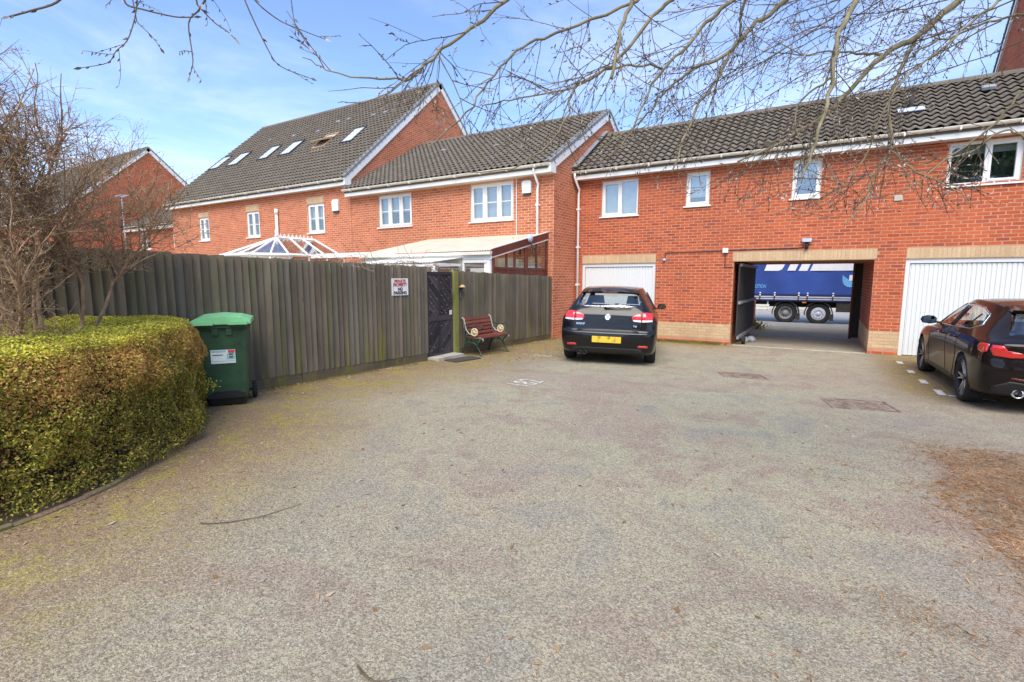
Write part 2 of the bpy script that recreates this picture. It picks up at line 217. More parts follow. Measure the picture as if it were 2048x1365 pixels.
# ------------------------------------------------------------------ mesh builder and object helpers
class Fr:                                   # a local frame: origin, u, v, n
    def __init__(s, o, u=(1, 0, 0), v=(0, 0, 1), n=None):
        s.o = Vector(o); s.u = Vector(u).normalized(); s.v = Vector(v).normalized(); s.n = Vector(n).normalized() if n else s.u.cross(s.v)
    def p(s, u, v, n=0): return s.o+s.u*u+s.v*v+s.n*n
    def mat(s, u=0, v=0, n=0):
        q = s.p(u, v, n); m = Matrix.Identity(4)
        for i in range(3): m[i][0] = s.u[i]; m[i][1] = s.v[i]; m[i][2] = s.n[i]; m[i][3] = q[i]
        return m
WF = Fr((0, 0, 0), (1, 0, 0), (0, 1, 0))
class MB:
    def __init__(s): s.v = []; s.f = []
    def add(s, vs, fs): k = len(s.v); s.v += [tuple(q) for q in vs]; s.f += [tuple(i+k for i in q) for q in fs]; return s
    def hexa(s, p): return s.add(p, [(3, 2, 1, 0), (4, 5, 6, 7), (0, 1, 5, 4), (1, 2, 6, 5), (2, 3, 7, 6), (3, 0, 4, 7)])
    def box(s, a, b_, fr=WF, bev=0):
        x0, y0, z0 = a; x1, y1, z1 = b_
        return s.hexa([fr.p(x0, y0, z0), fr.p(x1, y0, z0), fr.p(x1, y1, z0), fr.p(x0, y1, z0), fr.p(x0, y0, z1), fr.p(x1, y0, z1), fr.p(x1, y1, z1), fr.p(x0, y1, z1)])
    def quad(s, *p): return s.add(p, [tuple(range(len(p)))])
    def prism(s, poly, n0, n1, fr=WF):      # polygon in (u,v), extruded n0..n1
        k = len(poly); vs = [fr.p(a, c_, n0) for a, c_ in poly]+[fr.p(a, c_, n1) for a, c_ in poly]
        return s.add(vs, [tuple(range(k-1, -1, -1)), tuple(range(k, 2*k))]+[(i, (i+1) % k, (i+1) % k+k, i+k) for i in range(k)])
    def tube(s, pts, r0, r1=None, n=6, cap=True):
        pts = [Vector(q) for q in pts]; r1 = r0 if r1 is None else r1; m = len(pts); base = len(s.v); up = None
        for i, q in enumerate(pts):
            t = (pts[min(i+1, m-1)]-pts[max(i-1, 0)])
            t = t.normalized() if t.length > 1e-9 else Vector((0, 0, 1))
            if up is None: up = Vector((0, 0, 1)) if abs(t.z) < .9 else Vector((1, 0, 0))
            a = t.cross(up)
            if a.length < 1e-6: a = t.orthogonal()
            a.normalize(); c_ = a.cross(t); up = c_; r = r0+(r1-r0)*i/max(1, m-1)
            for j in range(n): an = 2*math.pi*j/n; s.v.append(tuple(q+a*math.cos(an)*r+c_*math.sin(an)*r))
        for i in range(m-1):
            for j in range(n): s.f.append((base+i*n+j, base+i*n+(j+1) % n, base+(i+1)*n+(j+1) % n, base+(i+1)*n+j))
        if cap: s.f.append(tuple(base+j for j in range(n-1, -1, -1))); s.f.append(tuple(base+(m-1)*n+j for j in range(n)))
        return s
    def lathe(s, prof, fr, n=24):           # profile of (radius, along n), turned about the frame's n axis
        base = len(s.v); k = len(prof)
        for i in range(n):
            a = 2*math.pi*i/n
            for r, h in prof: s.v.append(tuple(fr.p(math.cos(a)*r, math.sin(a)*r, h)))
        for i in range(n):
            for j in range(k-1): s.f.append((base+i*k+j, base+((i+1) % n)*k+j, base+((i+1) % n)*k+j+1, base+i*k+j+1))
        return s
    def build(s, name, mat, parent=None, smooth=False):
        me = bpy.data.meshes.new(name); me.from_pydata(s.v, [], s.f); me.update(); return put(name, me, mat, parent, smooth)
WM = {}
def put(name, me, mat=None, parent=None, smooth=False):
    if mat is not None and not me.materials: me.materials.append(M[mat] if isinstance(mat, str) else mat)
    if smooth and len(me.polygons): me.polygons.foreach_set('use_smooth', [True]*len(me.polygons))
    o = bpy.data.objects.new(name, me); COL.objects.link(o)
    if parent is not None: adopt(o, parent)
    return o
def adopt(o, parent):
    o.parent = parent; o.matrix_parent_inverse = world(parent).inverted()
def world(o):
    if o.name in WM: return WM[o.name]
    return Matrix.LocRotScale(o.location, o.rotation_euler, o.scale)
def tag(o, label=None, cat=None, group=None, kind=None):
    for k_, v_ in (('label', label), ('category', cat), ('group', group), ('kind', kind)):
        if v_: o[k_] = v_
    return o
def thing(name, label, cat, loc=(0, 0, 0), group=None):
    o = bpy.data.objects.new(name, None); o.empty_display_size = .2; COL.objects.link(o); o.location = loc; return tag(o, label, cat, group)
def inst(name, me, parent, matrix):
    o = bpy.data.objects.new(name, me); COL.objects.link(o); o.parent = parent; o.matrix_parent_inverse = world(parent).inverted(); o.matrix_basis = matrix; return o
def structure(o): o['kind'] = 'structure'; return o
def stuff(o): o['kind'] = 'stuff'; return o
def text_mesh(txt, size, shear=0, width=1., ext=.002, bold=.012, right=False):
    cu = bpy.data.curves.new('t', 'FONT'); cu.body = txt; cu.size = size; cu.shear = shear; cu.extrude = ext; cu.align_x = 'CENTER'; cu.align_y = 'CENTER'; cu.offset = size*bold
    o = bpy.data.objects.new('t', cu); COL.objects.link(o); dg = bpy.context.evaluated_depsgraph_get(); me = bpy.data.meshes.new_from_object(o.evaluated_get(dg)); bpy.data.objects.remove(o); bpy.data.curves.remove(cu)
    dx_ = max(v_.co.x for v_ in me.vertices) if right else 0
    for v_ in me.vertices: v_.co.x = (v_.co.x-dx_)*width
    return me
def text(name, txt, size, parent, matrix, mat, **k):
    me = text_mesh(txt, size, **k); me.materials.clear(); me.materials.append(M[mat]); return inst(name, me, parent, matrix)

# ------------------------------------------------------------------ ground, street, painted bays
mb = MB()
xs = [-160, -60, -30, -12, -8]+[-4.2+.3*i for i in range(17)]+[4, 10, 30, 160]; ys = [-120, -30, -6, 0, 6, 14.13, 18.2, 30, 60, 160]
for y in ys:
    for x in xs: mb.v.append((x, y, gz(x, y)))
nx = len(xs)
for j in range(len(ys)-1):
    for i in range(nx-1): mb.f.append((j*nx+i, j*nx+i+1, (j+1)*nx+i+1, (j+1)*nx+i))
structure(mb.build('ground', 'asphalt'))
mb = MB(); mb.quad((-60, 22.3, gz(0, 22.3)+.004), (40, 22.3, gz(0, 22.3)+.004), (40, 30, gz(0, 30)+.004), (-60, 30, gz(0, 30)+.004)); mb.quad((-60, 30, gz(0, 30)+.004), (40, 30, gz(0, 30)+.004), (40, 48, gz(0, 30)+.004), (-60, 48, gz(0, 30)+.004)); structure(mb.build('road', 'street'))
mb = MB(); mb.box((-60, 36, -.32), (40, 39, -.20)); structure(mb.build('pavement', 'concrete'))
mb = MB(); mb.box((-1.95, 14.02, gz(0, 14.1)-.05), (.86, 14.10, gz(0, 14.06)+.012)); structure(mb.build('threshold_strip', 'concrete'))
def paint(name, poly, dz=.005):
    mb = MB(); mb.add([(x, y, gz(x, y)+dz) for x, y in poly], [tuple(range(len(poly)))]); return structure(mb.build(name, 'road_paint'))
for (x, y, a, l, w_) in [(1.39, 12.89, 90, .34, .10), (1.44, 11.74, 90, .36, .10), (1.49, 10.70, 90, .38, .10), (1.57, 9.80, 91, .42, .10)]:
    ca, sa = math.cos(R(a)), math.sin(R(a)); paint('bay_marking', [(x+ca*i*l/2-sa*j*w_/2, y+sa*i*l/2+ca*j*w_/2) for i, j in ((-1, -1), (1, -1), (1, 1), (-1, 1))])
paint('bay_marking', [(1.64, 9.56), (2.15, 9.50), (2.15, 9.59), (1.64, 9.65)])
paint('bay_marking', [(-3.97, 9.15), (-3.9, 9.12), (-3.6, 9.46), (-3.67, 9.48)])
for x, y, a in [(-5.15, 9.33, 60), (-4.98, 9.30, 20), (-4.88, 9.36, 20), (-4.80, 9.28, 10)]:
    ca, sa = math.cos(R(a)), math.sin(R(a)); paint('bay_marking', [(x+ca*i*.09-sa*j*.022, y+sa*i*.09+ca*j*.022) for i, j in ((-1, -1), (1, -1), (1, 1), (-1, 1))])
num = thing('bay_number', 'worn white parking bay number 182 painted on the asphalt', 'marking', (-3.72, 6.5, gz(-3.72, 6.5)))
text('numeral', '182', .58, num, Matrix.Translation((-3.74, 6.5, gz(-3.72, 6.5)+.005)) @ Matrix.Rotation(-R(1.1), 4, 'X') @ Matrix.Rotation(R(90), 4, 'Z'), 'road_paint', width=.66, ext=.0005, bold=-.008)

# ------------------------------------------------------------------ brick walls
def clip_out(a0, a1, holes):
    segs = [(a0, a1)]
    for h0, h1 in holes:
        ns = []
        for s0, s1 in segs:
            if h1 <= s0 or h0 >= s1: ns.append((s0, s1)); continue
            if h0 > s0: ns.append((s0, h0))
            if h1 < s1: ns.append((h1, s1))
        segs = ns
    return [q for q in segs if q[1]-q[0] > .035]
def lay(fr, W, v0, v1, holes=(), slope=None, u0=0., skip=0.):
    """stretcher bond: list of (frame,u,v,length); holes (u0,v0,u1,v1); slope(u) gives the top edge of a gable"""
    out = []; k0 = int(round(v0/.075)); k = k0
    while k*.075+.065 <= v1+.012:
        v = k*.075; c_ = v+.03; hs = [(h[0]-.004, h[2]+.004) for h in holes if h[1] < c_ < h[3]]; u = u0-(.1125 if k % 2 else 0)
        while u < u0+W:
            for a, e in clip_out(max(u, u0), min(u+.215, u0+W), hs):
                if slope is None or v+.065 < min(slope(a), slope(e)): out.append((fr, a, v, e-a))
            u += .225
        k += 1
    return out
def soldiers(fr, ua, ub, v, h=.215):
    n = max(1, round((ub-ua)/.075)); st_ = (ub-ua)/n; return [(fr, ua+i*st_+.004, v, st_-.009, h) for i in range(n)]
BH = .004; JT = .0035
def brick_mesh(l, h): 
    mb = MB(); j = JT; c_ = j+.002; mb.add([(j, j, -.01), (l-j, j, -.01), (l-j, h-j, -.01), (j, h-j, -.01), (c_, c_, BH), (l-c_, c_, BH), (l-c_, h-c_, BH), (c_, h-c_, BH)], [(4, 5, 6, 7), (0, 1, 5, 4), (1, 2, 6, 5), (2, 3, 7, 6), (3, 0, 4, 7)])
    me = bpy.data.meshes.new('brick'); me.from_pydata(mb.v, [], mb.f); me.update(); return me
_bm = {}
def set_bricks(parent, lst, mat, name='brick', mass='brickwork', n=290):
    lst = [(q if len(q) == 5 else (*q, .065)) for q in lst]
    sc = sorted(range(len(lst)), key=lambda i: -shown(lst[i][0].p(lst[i][1]+lst[i][3]/2, lst[i][2]+.03))*min(lst[i][3], .215)*(lst[i][0].n.dot(Vector(EYE)-lst[i][0].p(lst[i][1], lst[i][2])) > 0))
    for i in sc[:n]:
        fr, u, v, l, h = lst[i]; key = (round(l, 2), h, mat)
        if key not in _bm: me = brick_mesh(max(.02, round(l, 2)), h); me.materials.append(M[mat]); _bm[key] = me
        inst(name, _bm[key], parent, fr.mat(u, v, 0))
    if len(lst) > n:
        mb = MB(); j = JT; c_ = j+.002
        for i in sc[n:]:
            fr, u, v, l, h = lst[i]
            mb.add([fr.p(u+j, v+j, -.01), fr.p(u+l-j, v+j, -.01), fr.p(u+l-j, v+h-j, -.01), fr.p(u+j, v+h-j, -.01), fr.p(u+c_, v+c_, BH), fr.p(u+l-c_, v+c_, BH), fr.p(u+l-c_, v+h-c_, BH), fr.p(u+c_, v+h-c_, BH)], [(4, 5, 6, 7), (0, 1, 5, 4), (1, 2, 6, 5), (2, 3, 7, 6), (3, 0, 4, 7)])
        stuff(mb.build(mass, mat, parent))
def panel(mb, fr, W, H, holes, rev=.1, n=0, u0=0., v0=0.):
    us = sorted({u0, u0+W, *[q for h in holes for q in (h[0], h[2])]}); vs = sorted({v0, H, *[q for h in holes for q in (h[1], h[3])]})
    us = [q for q in us if u0-1e-6 <= q <= u0+W+1e-6]; vs = [q for q in vs if v0-1e-6 <= q <= H+1e-6]
    for a, c_ in zip(us, us[1:]):
        for d, e in zip(vs, vs[1:]):
            mu, mv = (a+c_)/2, (d+e)/2
            if not any(h[0] < mu < h[2] and h[1] < mv < h[3] for h in holes): mb.quad(fr.p(a, d, n), fr.p(c_, d, n), fr.p(c_, e, n), fr.p(a, e, n))
    for h in holes:
        a, d, c_, e = h[:4]
        mb.quad(fr.p(a, d, n), fr.p(a, e, n), fr.p(a, e, -rev), fr.p(a, d, -rev)); mb.quad(fr.p(c_, e, n), fr.p(c_, d, n), fr.p(c_, d, -rev), fr.p(c_, e, -rev))
        mb.quad(fr.p(a, e, n), fr.p(c_, e, n), fr.p(c_, e, -rev), fr.p(a, e, -rev)); mb.quad(fr.p(c_, d, n), fr.p(a, d, n), fr.p(a, d, -rev), fr.p(c_, d, -rev))
def window(parent, fr, u0, v0, u1, v1, cols=2, bar=False, drop=0., curtain=False, rec=.05, split=None, casements=None, dark=True):
    mb = MB(); t = .055; n0, n1 = -rec-.07, -rec
    mb.box((u0, v0, n0), (u1, v0+t, n1), fr); mb.box((u0, v1-t, n0), (u1, v1, n1), fr); mb.box((u0, v0+t, n0), (u0+t, v1-t, n1), fr); mb.box((u1-t, v0+t, n0), (u1, v1-t, n1), fr)
    ed = [u0+t]+[u0+(u1-u0)*(split[i] if split else (i+1)/cols) for i in range(cols-1)]+[u1-t]; panes = []
    for i in range(cols):
        a, e = ed[i], ed[i+1]
        if i > 0: mb.box((a-.03, v0+t, n0), (a+.03, v1-t, n1-.001), fr)
        a += .03 if i > 0 else 0; e -= .03 if i < cols-1 else 0
        if casements is None or casements[i]:
            c_ = .045; m = n1+.012
            mb.box((a, v0+t, n0+.01), (e, v0+t+c_, m), fr); mb.box((a, v1-t-c_, n0+.01), (e, v1-t, m), fr); mb.box((a, v0+t+c_, n0+.01), (a+c_, v1-t-c_, m), fr); mb.box((e-c_, v0+t+c_, n0+.01), (e, v1-t-c_, m), fr)
            pa = (a+c_, v0+t+c_, e-c_, v1-t-c_)
        else: pa = (a, v0+t, e, v1-t)
        panes.append(pa)
        if bar: vm = (pa[1]+pa[3])/2; mb.box((pa[0], vm-.012, n1-.035), (pa[2], vm+.012, n1-.012), fr)
    wdw = mb.build('window', 'upvc', parent)
    for pa in panes:
        m = MB(); m.box((pa[0]-.005, pa[1]-.005, n1-.032), (pa[2]+.005, pa[3]+.005, n1-.026), fr); m.build('pane', 'window_glass', wdw)
    m = MB(); m.box((u0-.05, v0-.035, -rec-.06), (u1+.05, v0-.002, .045), fr); m.build('sill', 'upvc', wdw)
    if drop:
        m = MB(); m.box((u0+.03, v1-.04-(v1-v0)*drop, n0-.06), (u1-.03, v1-.04, n0-.05), fr); m.build('blind', 'blind', wdw)
    if curtain:
        m = MB()
        for k in range(2):
            a = u0+.03 if k == 0 else u1-.03-(u1-u0)*.16
            for i in range(6): q = a+i*(u1-u0)*.16/6; m.box((q, v0+.03, n0-.12-.012*(i % 2)), (q+(u1-u0)*.16/6, v1-.04, n0-.10-.012*(i % 2)), fr)
        m.build('curtain', 'curtain', wdw)
    m = MB(); d = n0-.5; a, e, f, g = u0-.3, u1+.3, v0-.3, v1+.2
    m.quad(fr.p(a, f, d), fr.p(e, f, d), fr.p(e, g, d), fr.p(a, g, d)); m.quad(fr.p(a, f, n0), fr.p(a, f, d), fr.p(a, g, d), fr.p(a, g, n0)); m.quad(fr.p(e, f, n0), fr.p(e, g, n0), fr.p(e, g, d), fr.p(e, f, d)); m.quad(fr.p(a, f, n0), fr.p(e, f, n0), fr.p(e, f, d), fr.p(a, f, d)); m.quad(fr.p(a, g, n0), fr.p(a, g, d), fr.p(e, g, d), fr.p(e, g, n0)); m.build('room', 'room_dark', wdw)
    return wdw

# ------------------------------------------------------------------ roofs
TP, TG = .2, .245
def tile_geo():
    vs = []; fs = []; k = 9; prof = [.012+.027*math.cos(2*math.pi*(i/(k-1)))*(1 if True else 0) for i in range(k)]
    for j, (b_, lift) in enumerate(((-.012, .058), (TG+.03, .004))):
        for i in range(k): vs.append((TP*i/(k-1), b_, prof[i]+lift))
    for i in range(k): vs.append((TP*i/(k-1), -.012, prof[i]+lift-.02+.0 if False else prof[i]+.058-.017))
    for i in range(k-1): fs.append((i, i+1, k+i+1, k+i)); fs.append((2*k+i, 2*k+i+1, i+1, i))
    return np.array(vs), fs
TV, TF = tile_geo()
_tm = bpy.data.meshes.new('roof_tile'); _tm.from_pydata(TV.tolist(), [], TF); _tm.materials.append(M['roof_tile']); _tm.polygons.foreach_set('use_smooth', [True]*len(_tm.polygons)); _tm.update()
def tiled(parent, o, u, v, W, L, n=290, skip=()):
    fr = Fr(o, u, v); cols, rows = int(round(W/TP)), int(round(L/TG)); cells = [(i*W/cols, j*L/rows) for j in range(rows) for i in range(cols)]
    cells = [c_ for c_ in cells if not any(s[0] < c_[0]+TP/2 < s[2] and s[1] < c_[1]+TG/2 < s[3] for s in skip)]
    cells.sort(key=lambda c_: -shown(fr.p(c_[0]+.1, c_[1]+.1)))
    for c_ in cells[:n]: inst('roof_tile', _tm, parent, fr.mat(c_[0], c_[1], random.uniform(-.003, .004)))
    rest = cells[n:]
    if rest:
        B = np.array([list(fr.u), list(fr.v), list(fr.n)]); base = np.array(list(fr.o)); k = len(TV)
        loc = np.array([(c_[0], c_[1], random.uniform(-.003, .004)) for c_ in rest]); allv = ((TV[None]+loc[:, None, :]).reshape(-1, 3))@B+base
        fs = (np.array(TF)[None]+(np.arange(len(rest))*k)[:, None, None]).reshape(-1, 4)
        me = bpy.data.meshes.new('roof_tiling'); me.from_pydata(allv.tolist(), [], fs.tolist()); me.update(); stuff(put('roof_tiling', me, 'roof_tile', parent, True))
def ridge(parent, x0, x1, y, z):
    n = max(1, round((x1-x0)/.45)); l = (x1-x0)/n
    me = None
    for i in range(n):
        if me is None:
            mb = MB(); pr = [(-.12, -.05), (-.10, .01), (-.06, .05), (0, .065), (.06, .05), (.10, .01), (.12, -.05)]
            vs = [(0, a, c_) for a, c_ in pr]+[(l-.006, a*.97, c_*.97) for a, c_ in pr]; k = len(pr)
            mb.add(vs, [(j, j+1, k+j+1, k+j) for j in range(k-1)]+[tuple(range(k)), tuple(range(2*k-1, k-1, -1))]); me = bpy.data.meshes.new('ridge_tile'); me.from_pydata(mb.v, [], mb.f); me.materials.append(M['roof_tile']); me.update()
        inst('ridge_tile', me, parent, Matrix.Translation((x0+i*l, y, z+.03)))
def eaves(parent, x0, x1, yw, ye, ze, zs, drip=True):
    """fascia, soffit and gutter of an eave that faces -Y"""
    m = MB(); m.box((x0, ye, zs), (x1, ye+.02, ze-.03)); m.build('fascia', 'upvc', parent)
    m = MB(); m.box((x0, ye+.021, zs+.004), (x1, yw+.02, zs+.016)); m.build('soffit', 'upvc', parent)
    mb = MB(); n = 9; pr = [(-.005-.055+.055*math.cos(math.pi+math.pi*i/(n-1)), -.055*math.sin(math.pi*i/(n-1))) for i in range(n)]; pr = [(a-.003, c_) for a, c_ in pr]
    k = n; vs = []
    for x in (x0-.03, x1+.03): vs += [(x, ye+a, ze-.015+c_) for a, c_ in pr]
    fs = [(j, j+1, k+j+1, k+j) for j in range(k-1)]+[tuple(range(k)), tuple(range(2*k-1, k-1, -1))]; mb.add(vs, fs)
    mb.box((x0-.03, ye-.122, ze-.02), (x1+.03, ye-.112, ze-.005)); g = mb.build('gutter', 'gutter_plastic', parent, False)
    x = x0+.4; mm = MB(); mm.box((-.015, -.128, -.075), (.015, -.002, -.002)); me = bpy.data.meshes.new('bracket'); me.from_pydata(mm.v, [], mm.f); me.materials.append(M['gutter_plastic'])
    while x < x1: inst('bracket', me, g, Matrix.Translation((x, ye, ze-.012))); x += .9
def verge(parent, X, y0, z0, y1, z1, side=1, n=None, th=.2, fascia='upvc'):
    """barge board and verge tiles up a gable edge, in the plane x = X"""
    L = math.hypot(y1-y0, z1-z0); v = Vector((0, (y1-y0)/L, (z1-z0)/L)); up = Vector((0, -v.z, v.y)) if v.y > 0 else Vector((0, v.z, -v.y)); fr = Fr((X, y0, z0), v, up, (side, 0, 0))
    m = MB(); m.hexa([fr.p(-.05, -th, 0), fr.p(L, -th, 0), fr.p(L, .0, 0), fr.p(-.05, .0, 0), fr.p(-.05, -th, .06), fr.p(L, -th, .06), fr.p(L, .0, .06), fr.p(-.05, .0, .06)]); m.build('barge_board', fascia, parent)
    k = max(1, round(L/TG)); l = L/k; mb = MB(); mb.box((0, 0, -.10), (l*.94, .075, .075)); mb.box((l*.84, -.02, -.09), (l*.95, .085, .085)); me = bpy.data.meshes.new('verge_tile'); me.from_pydata(mb.v, [], mb.f); me.materials.append(M['verge_grey'])
    for i in range(k): inst('verge_tile', me, parent, fr.mat(i*l, .002, 0))
def downpipe(parent, x, y, z0, z1, yoff=.35, r=.034):
    mb = MB(); mb.tube([(x, y-yoff, z1), (x, y-yoff, z1-.12), (x+.02, y-.07, z1-.42), (x, y-.07, z1-.55), (x, y-.07, z0)], r, r, 10); o = mb.build('downpipe', 'upvc', parent, True)
    for z in np.arange(z0+.4, z1-.7, 1.1): m = MB(); m.box((x-.05, y-.11, z), (x+.05, y, z+.05)); m.build('pipe_clip', 'upvc', o)
def roof_slab(parent, x0, x1, ye, ze, yr, zr, yb, zb):
    mb = MB(); t = .12
    mb.hexa([(x0, ye, ze-t), (x1, ye, ze-t), (x1, yr, zr-t), (x0, yr, zr-t), (x0, ye, ze), (x1, ye, ze), (x1, yr, zr), (x0, yr, zr)])
    mb.hexa([(x0, yr+.001, zr-t), (x1, yr+.001, zr-t), (x1, yb, zb-t), (x0, yb, zb-t), (x0, yr+.001, zr), (x1, yr+.001, zr), (x1, yb, zb), (x0, yb, zb)])
    return mb.build('roof', 'roof_tile', parent)

# ---- coach house over the passage
YF = 14.13
ch = thing('coach_house', 'long low red brick coach house with two garages and an open passage', 'house', (-1, YF, 0))
XL, XR = -6.45, 3.98
fr = Fr((0, YF, 0), (1, 0, 0), (0, 0, 1))
G1 = (-6.225, -.05, -4.04, 2.145); PA = (-2.04, -.05, .9, 2.145); G2 = (1.465, -.05, 3.65, 2.145)
W = [(-5.66, 3.47, -4.59, 4.46), (-3.30, 3.60, -2.71, 4.46), (-.84, 3.60, -.25, 4.49), (2.01, 3.63, 3.16, 4.50)]
holes = [G1, PA, G2]+W
mb = MB(); panel(mb, fr, XR-XL, 4.62, holes, .12, 0, XL, -.1)
WALL = mb.build('wall', 'mortar', ch)
mb = MB()
for sx, X in ((1, PA[0]), (-1, PA[2])):                 # passage sides, ceiling, back wall
    mb.quad((X, YF+.12, -.4), (X, YF+.12, 2.4), (X, 18.1, 2.4), (X, 18.1, -.4))
mb.quad((PA[0], YF+.1, 2.145), (PA[2], YF+.1, 2.145), (PA[2], 18.1, 2.145), (PA[0], 18.1, 2.145))
mb.build('passage_lining', 'mortar', ch)
mb = MB(); bfr = Fr((0, 18.1, 0), (-1, 0, 0), (0, 0, 1)); panel(mb, bfr, XR-XL, 4.62, [(-PA[2], -.5, -PA[0], 2.145)], .02, 0, -XR, -.5); mb.quad((XR, YF, -.4), (XR, 18.1, -.4), (XR, 18.1, 4.6), (XR, YF, 4.6)); mb.build('rear_wall', 'mortar', ch)
hol2 = holes+[(G1[0]-.0, 2.145, G1[2]+.0, 2.37), (PA[0]-.03, 2.145, PA[2]+.03, 2.37), (G2[0], 2.145, G2[2], 2.37)]
band = (XL, .10, XR, .545)
red = lay(fr, XR-XL, -.075, 4.60, hol2+[band], None, XL)
pf = Fr((PA[2], 18.1, 0), (0, -1, 0), (0, 0, 1)); red += lay(pf, 3.95, .55, 2.1)
pl = Fr((PA[0], YF, 0), (0, 1, 0), (0, 0, 1)); red += lay(pl, 3.95, .55, 2.1)
set_bricks(ch, red, 'red_brick')
buff = [q for q in lay(fr, XR-XL, .075, .56, hol2, None, XL) if .09 < q[2] < .54]+lay(pf, 3.95, .075, .54)
set_bricks(ch, buff, 'buff_brick', 'plinth_brick', 'plinth_brickwork', 120)
mb = MB(); 
for a, c_ in ((XL, G1[0]), (G1[2], PA[0]), (PA[2], G2[0]), (G2[2], XR)): mb.quad(fr.p(a, .125, .002), fr.p(c_, .125, .002), fr.p(c_, .545, .002), fr.p(a, .545, .002))
for a, c_ in ((G1[0]-.0, G1[2]), (PA[0]-.03, PA[2]+.03), (G2[0], G2[2])): mb.quad(fr.p(a, 2.14, .002), fr.p(c_, 2.14, .002), fr.p(c_, 2.372, .002), fr.p(a, 2.372, .002))
stuff(mb.build('buff_pointing', 'mortar_pale', ch))
sol = soldiers(fr, G1[0], G1[2], 2.15)+soldiers(fr, PA[0]-.03, PA[2]+.03, 2.15)+soldiers(fr, G2[0], G2[2], 2.15)
set_bricks(ch, sol, 'buff_brick', 'lintel_brick', 'lintel_brickwork', 200)
window(ch, fr, *W[0], cols=2, split=[.52], casements=[1, 0], drop=.93, curtain=True); window(ch, fr, *W[1], cols=1, casements=[1], drop=.68); window(ch, fr, *W[2], cols=1, casements=[1], drop=.40); window(ch, fr, *W[3], cols=2, split=[.53], casements=[0, 1], drop=.22)
def garage(g):
    u0, v0, u1, v1 = g; mb = MB(); t = .075; n0, n1 = -.10, -.03; v0 = gz(0, YF)
    mb.box((u0, v0, n0), (u0+t, v1, n1), fr); mb.box((u1-t, v0, n0), (u1, v1, n1), fr); mb.box((u0+t, v1-.10, n0), (u1-t, v1, n1), fr); d = mb.build('garage_door', 'door_white', ch)
    mb = MB(); a, e, f, g_ = u0+t+.008, u1-t-.008, v0+.015, v1-.112; n = 26; st_ = (e-a)/n; pr = []
    for i in range(n):
        q = a+i*st_; pr += [(q, -.055), (q+st_*.12, -.07), (q+st_*.24, -.07), (q+st_*.36, -.055)]
    pr.append((e, -.055)); k = len(pr); mb.add([fr.p(q, f, z) for q, z in pr]+[fr.p(q, g_, z) for q, z in pr], [(i, i+1, k+i+1, k+i) for i in range(k-1)]); mb.build('door_panel', 'door_white', d)
    m = MB(); c_ = (u0+u1)/2; m.box((c_-.06, .95, -.055), (c_+.06, .99, -.02), fr); m.build('handle', 'black_plastic', d)
    m = MB(); m.quad(fr.p(u0, v0, -.13), fr.p(u1, v0, -.13), fr.p(u1, v1, -.13), fr.p(u0, v1, -.13)); m.build('door_back', 'room_dark', d)
garage(G1); garage(G2)
YE, ZE, YR, ZR = 13.83, 4.76, 16.2, 6.28; YB = 2*YR-YE
rf = roof_slab(ch, XL, XR, YE, ZE, YR, ZR, YB, ZE)
v = Vector((0, YR-YE, ZR-ZE)); L = v.length
tiled(rf, (XL+.02, YE-.02, ZE), (1, 0, 0), v, XR-XL-.02, L)
ridge(rf, XL, XR, YR, ZR); eaves(ch, XL+.05, XR, YF, YE+.02, ZE, 4.53)
downpipe(ch, XL+.10, YF, gz(0, YF), 4.7, .36)
m = MB(); m.tube([(1.38, 14.95, 5.35), (1.38, 14.95, 5.95)], .055, .055, 12); m.tube([(1.38, 14.95, 5.86), (1.38, 14.95, 5.95)], .08, .08, 12); f_ = m.build('flue', 'dirty_black', ch, True)
m = MB(); a = Fr((1.1, 14.62, 5.32), (1, 0, 0), v); m.box((.02, .02, .045), (.50, .24, .062), a); m.build('flashing', 'rail_grey', f_)
m = MB(); a = Fr((2.6, 15.2, 5.70), (1, 0, 0), v); m.box((0, 0, .05), (.22, .16, .11), a); m.build('vent_tile', 'lead', ch)
m = MB(); m.box((1.15, YF-.03, 3.40), (1.30, YF+.01, 3.52)); m.build('air_vent', 'concrete', ch)
# lead flashing against the taller gable
fl = Fr((XL, YE-.05, ZE+.07), (0, v.y, v.z), (1, 0, 0), None)
m = MB(); m.box((0, .004, -.065), (L+.05, .16, -.04), fl); m.build('flashing', 'lead', ch)

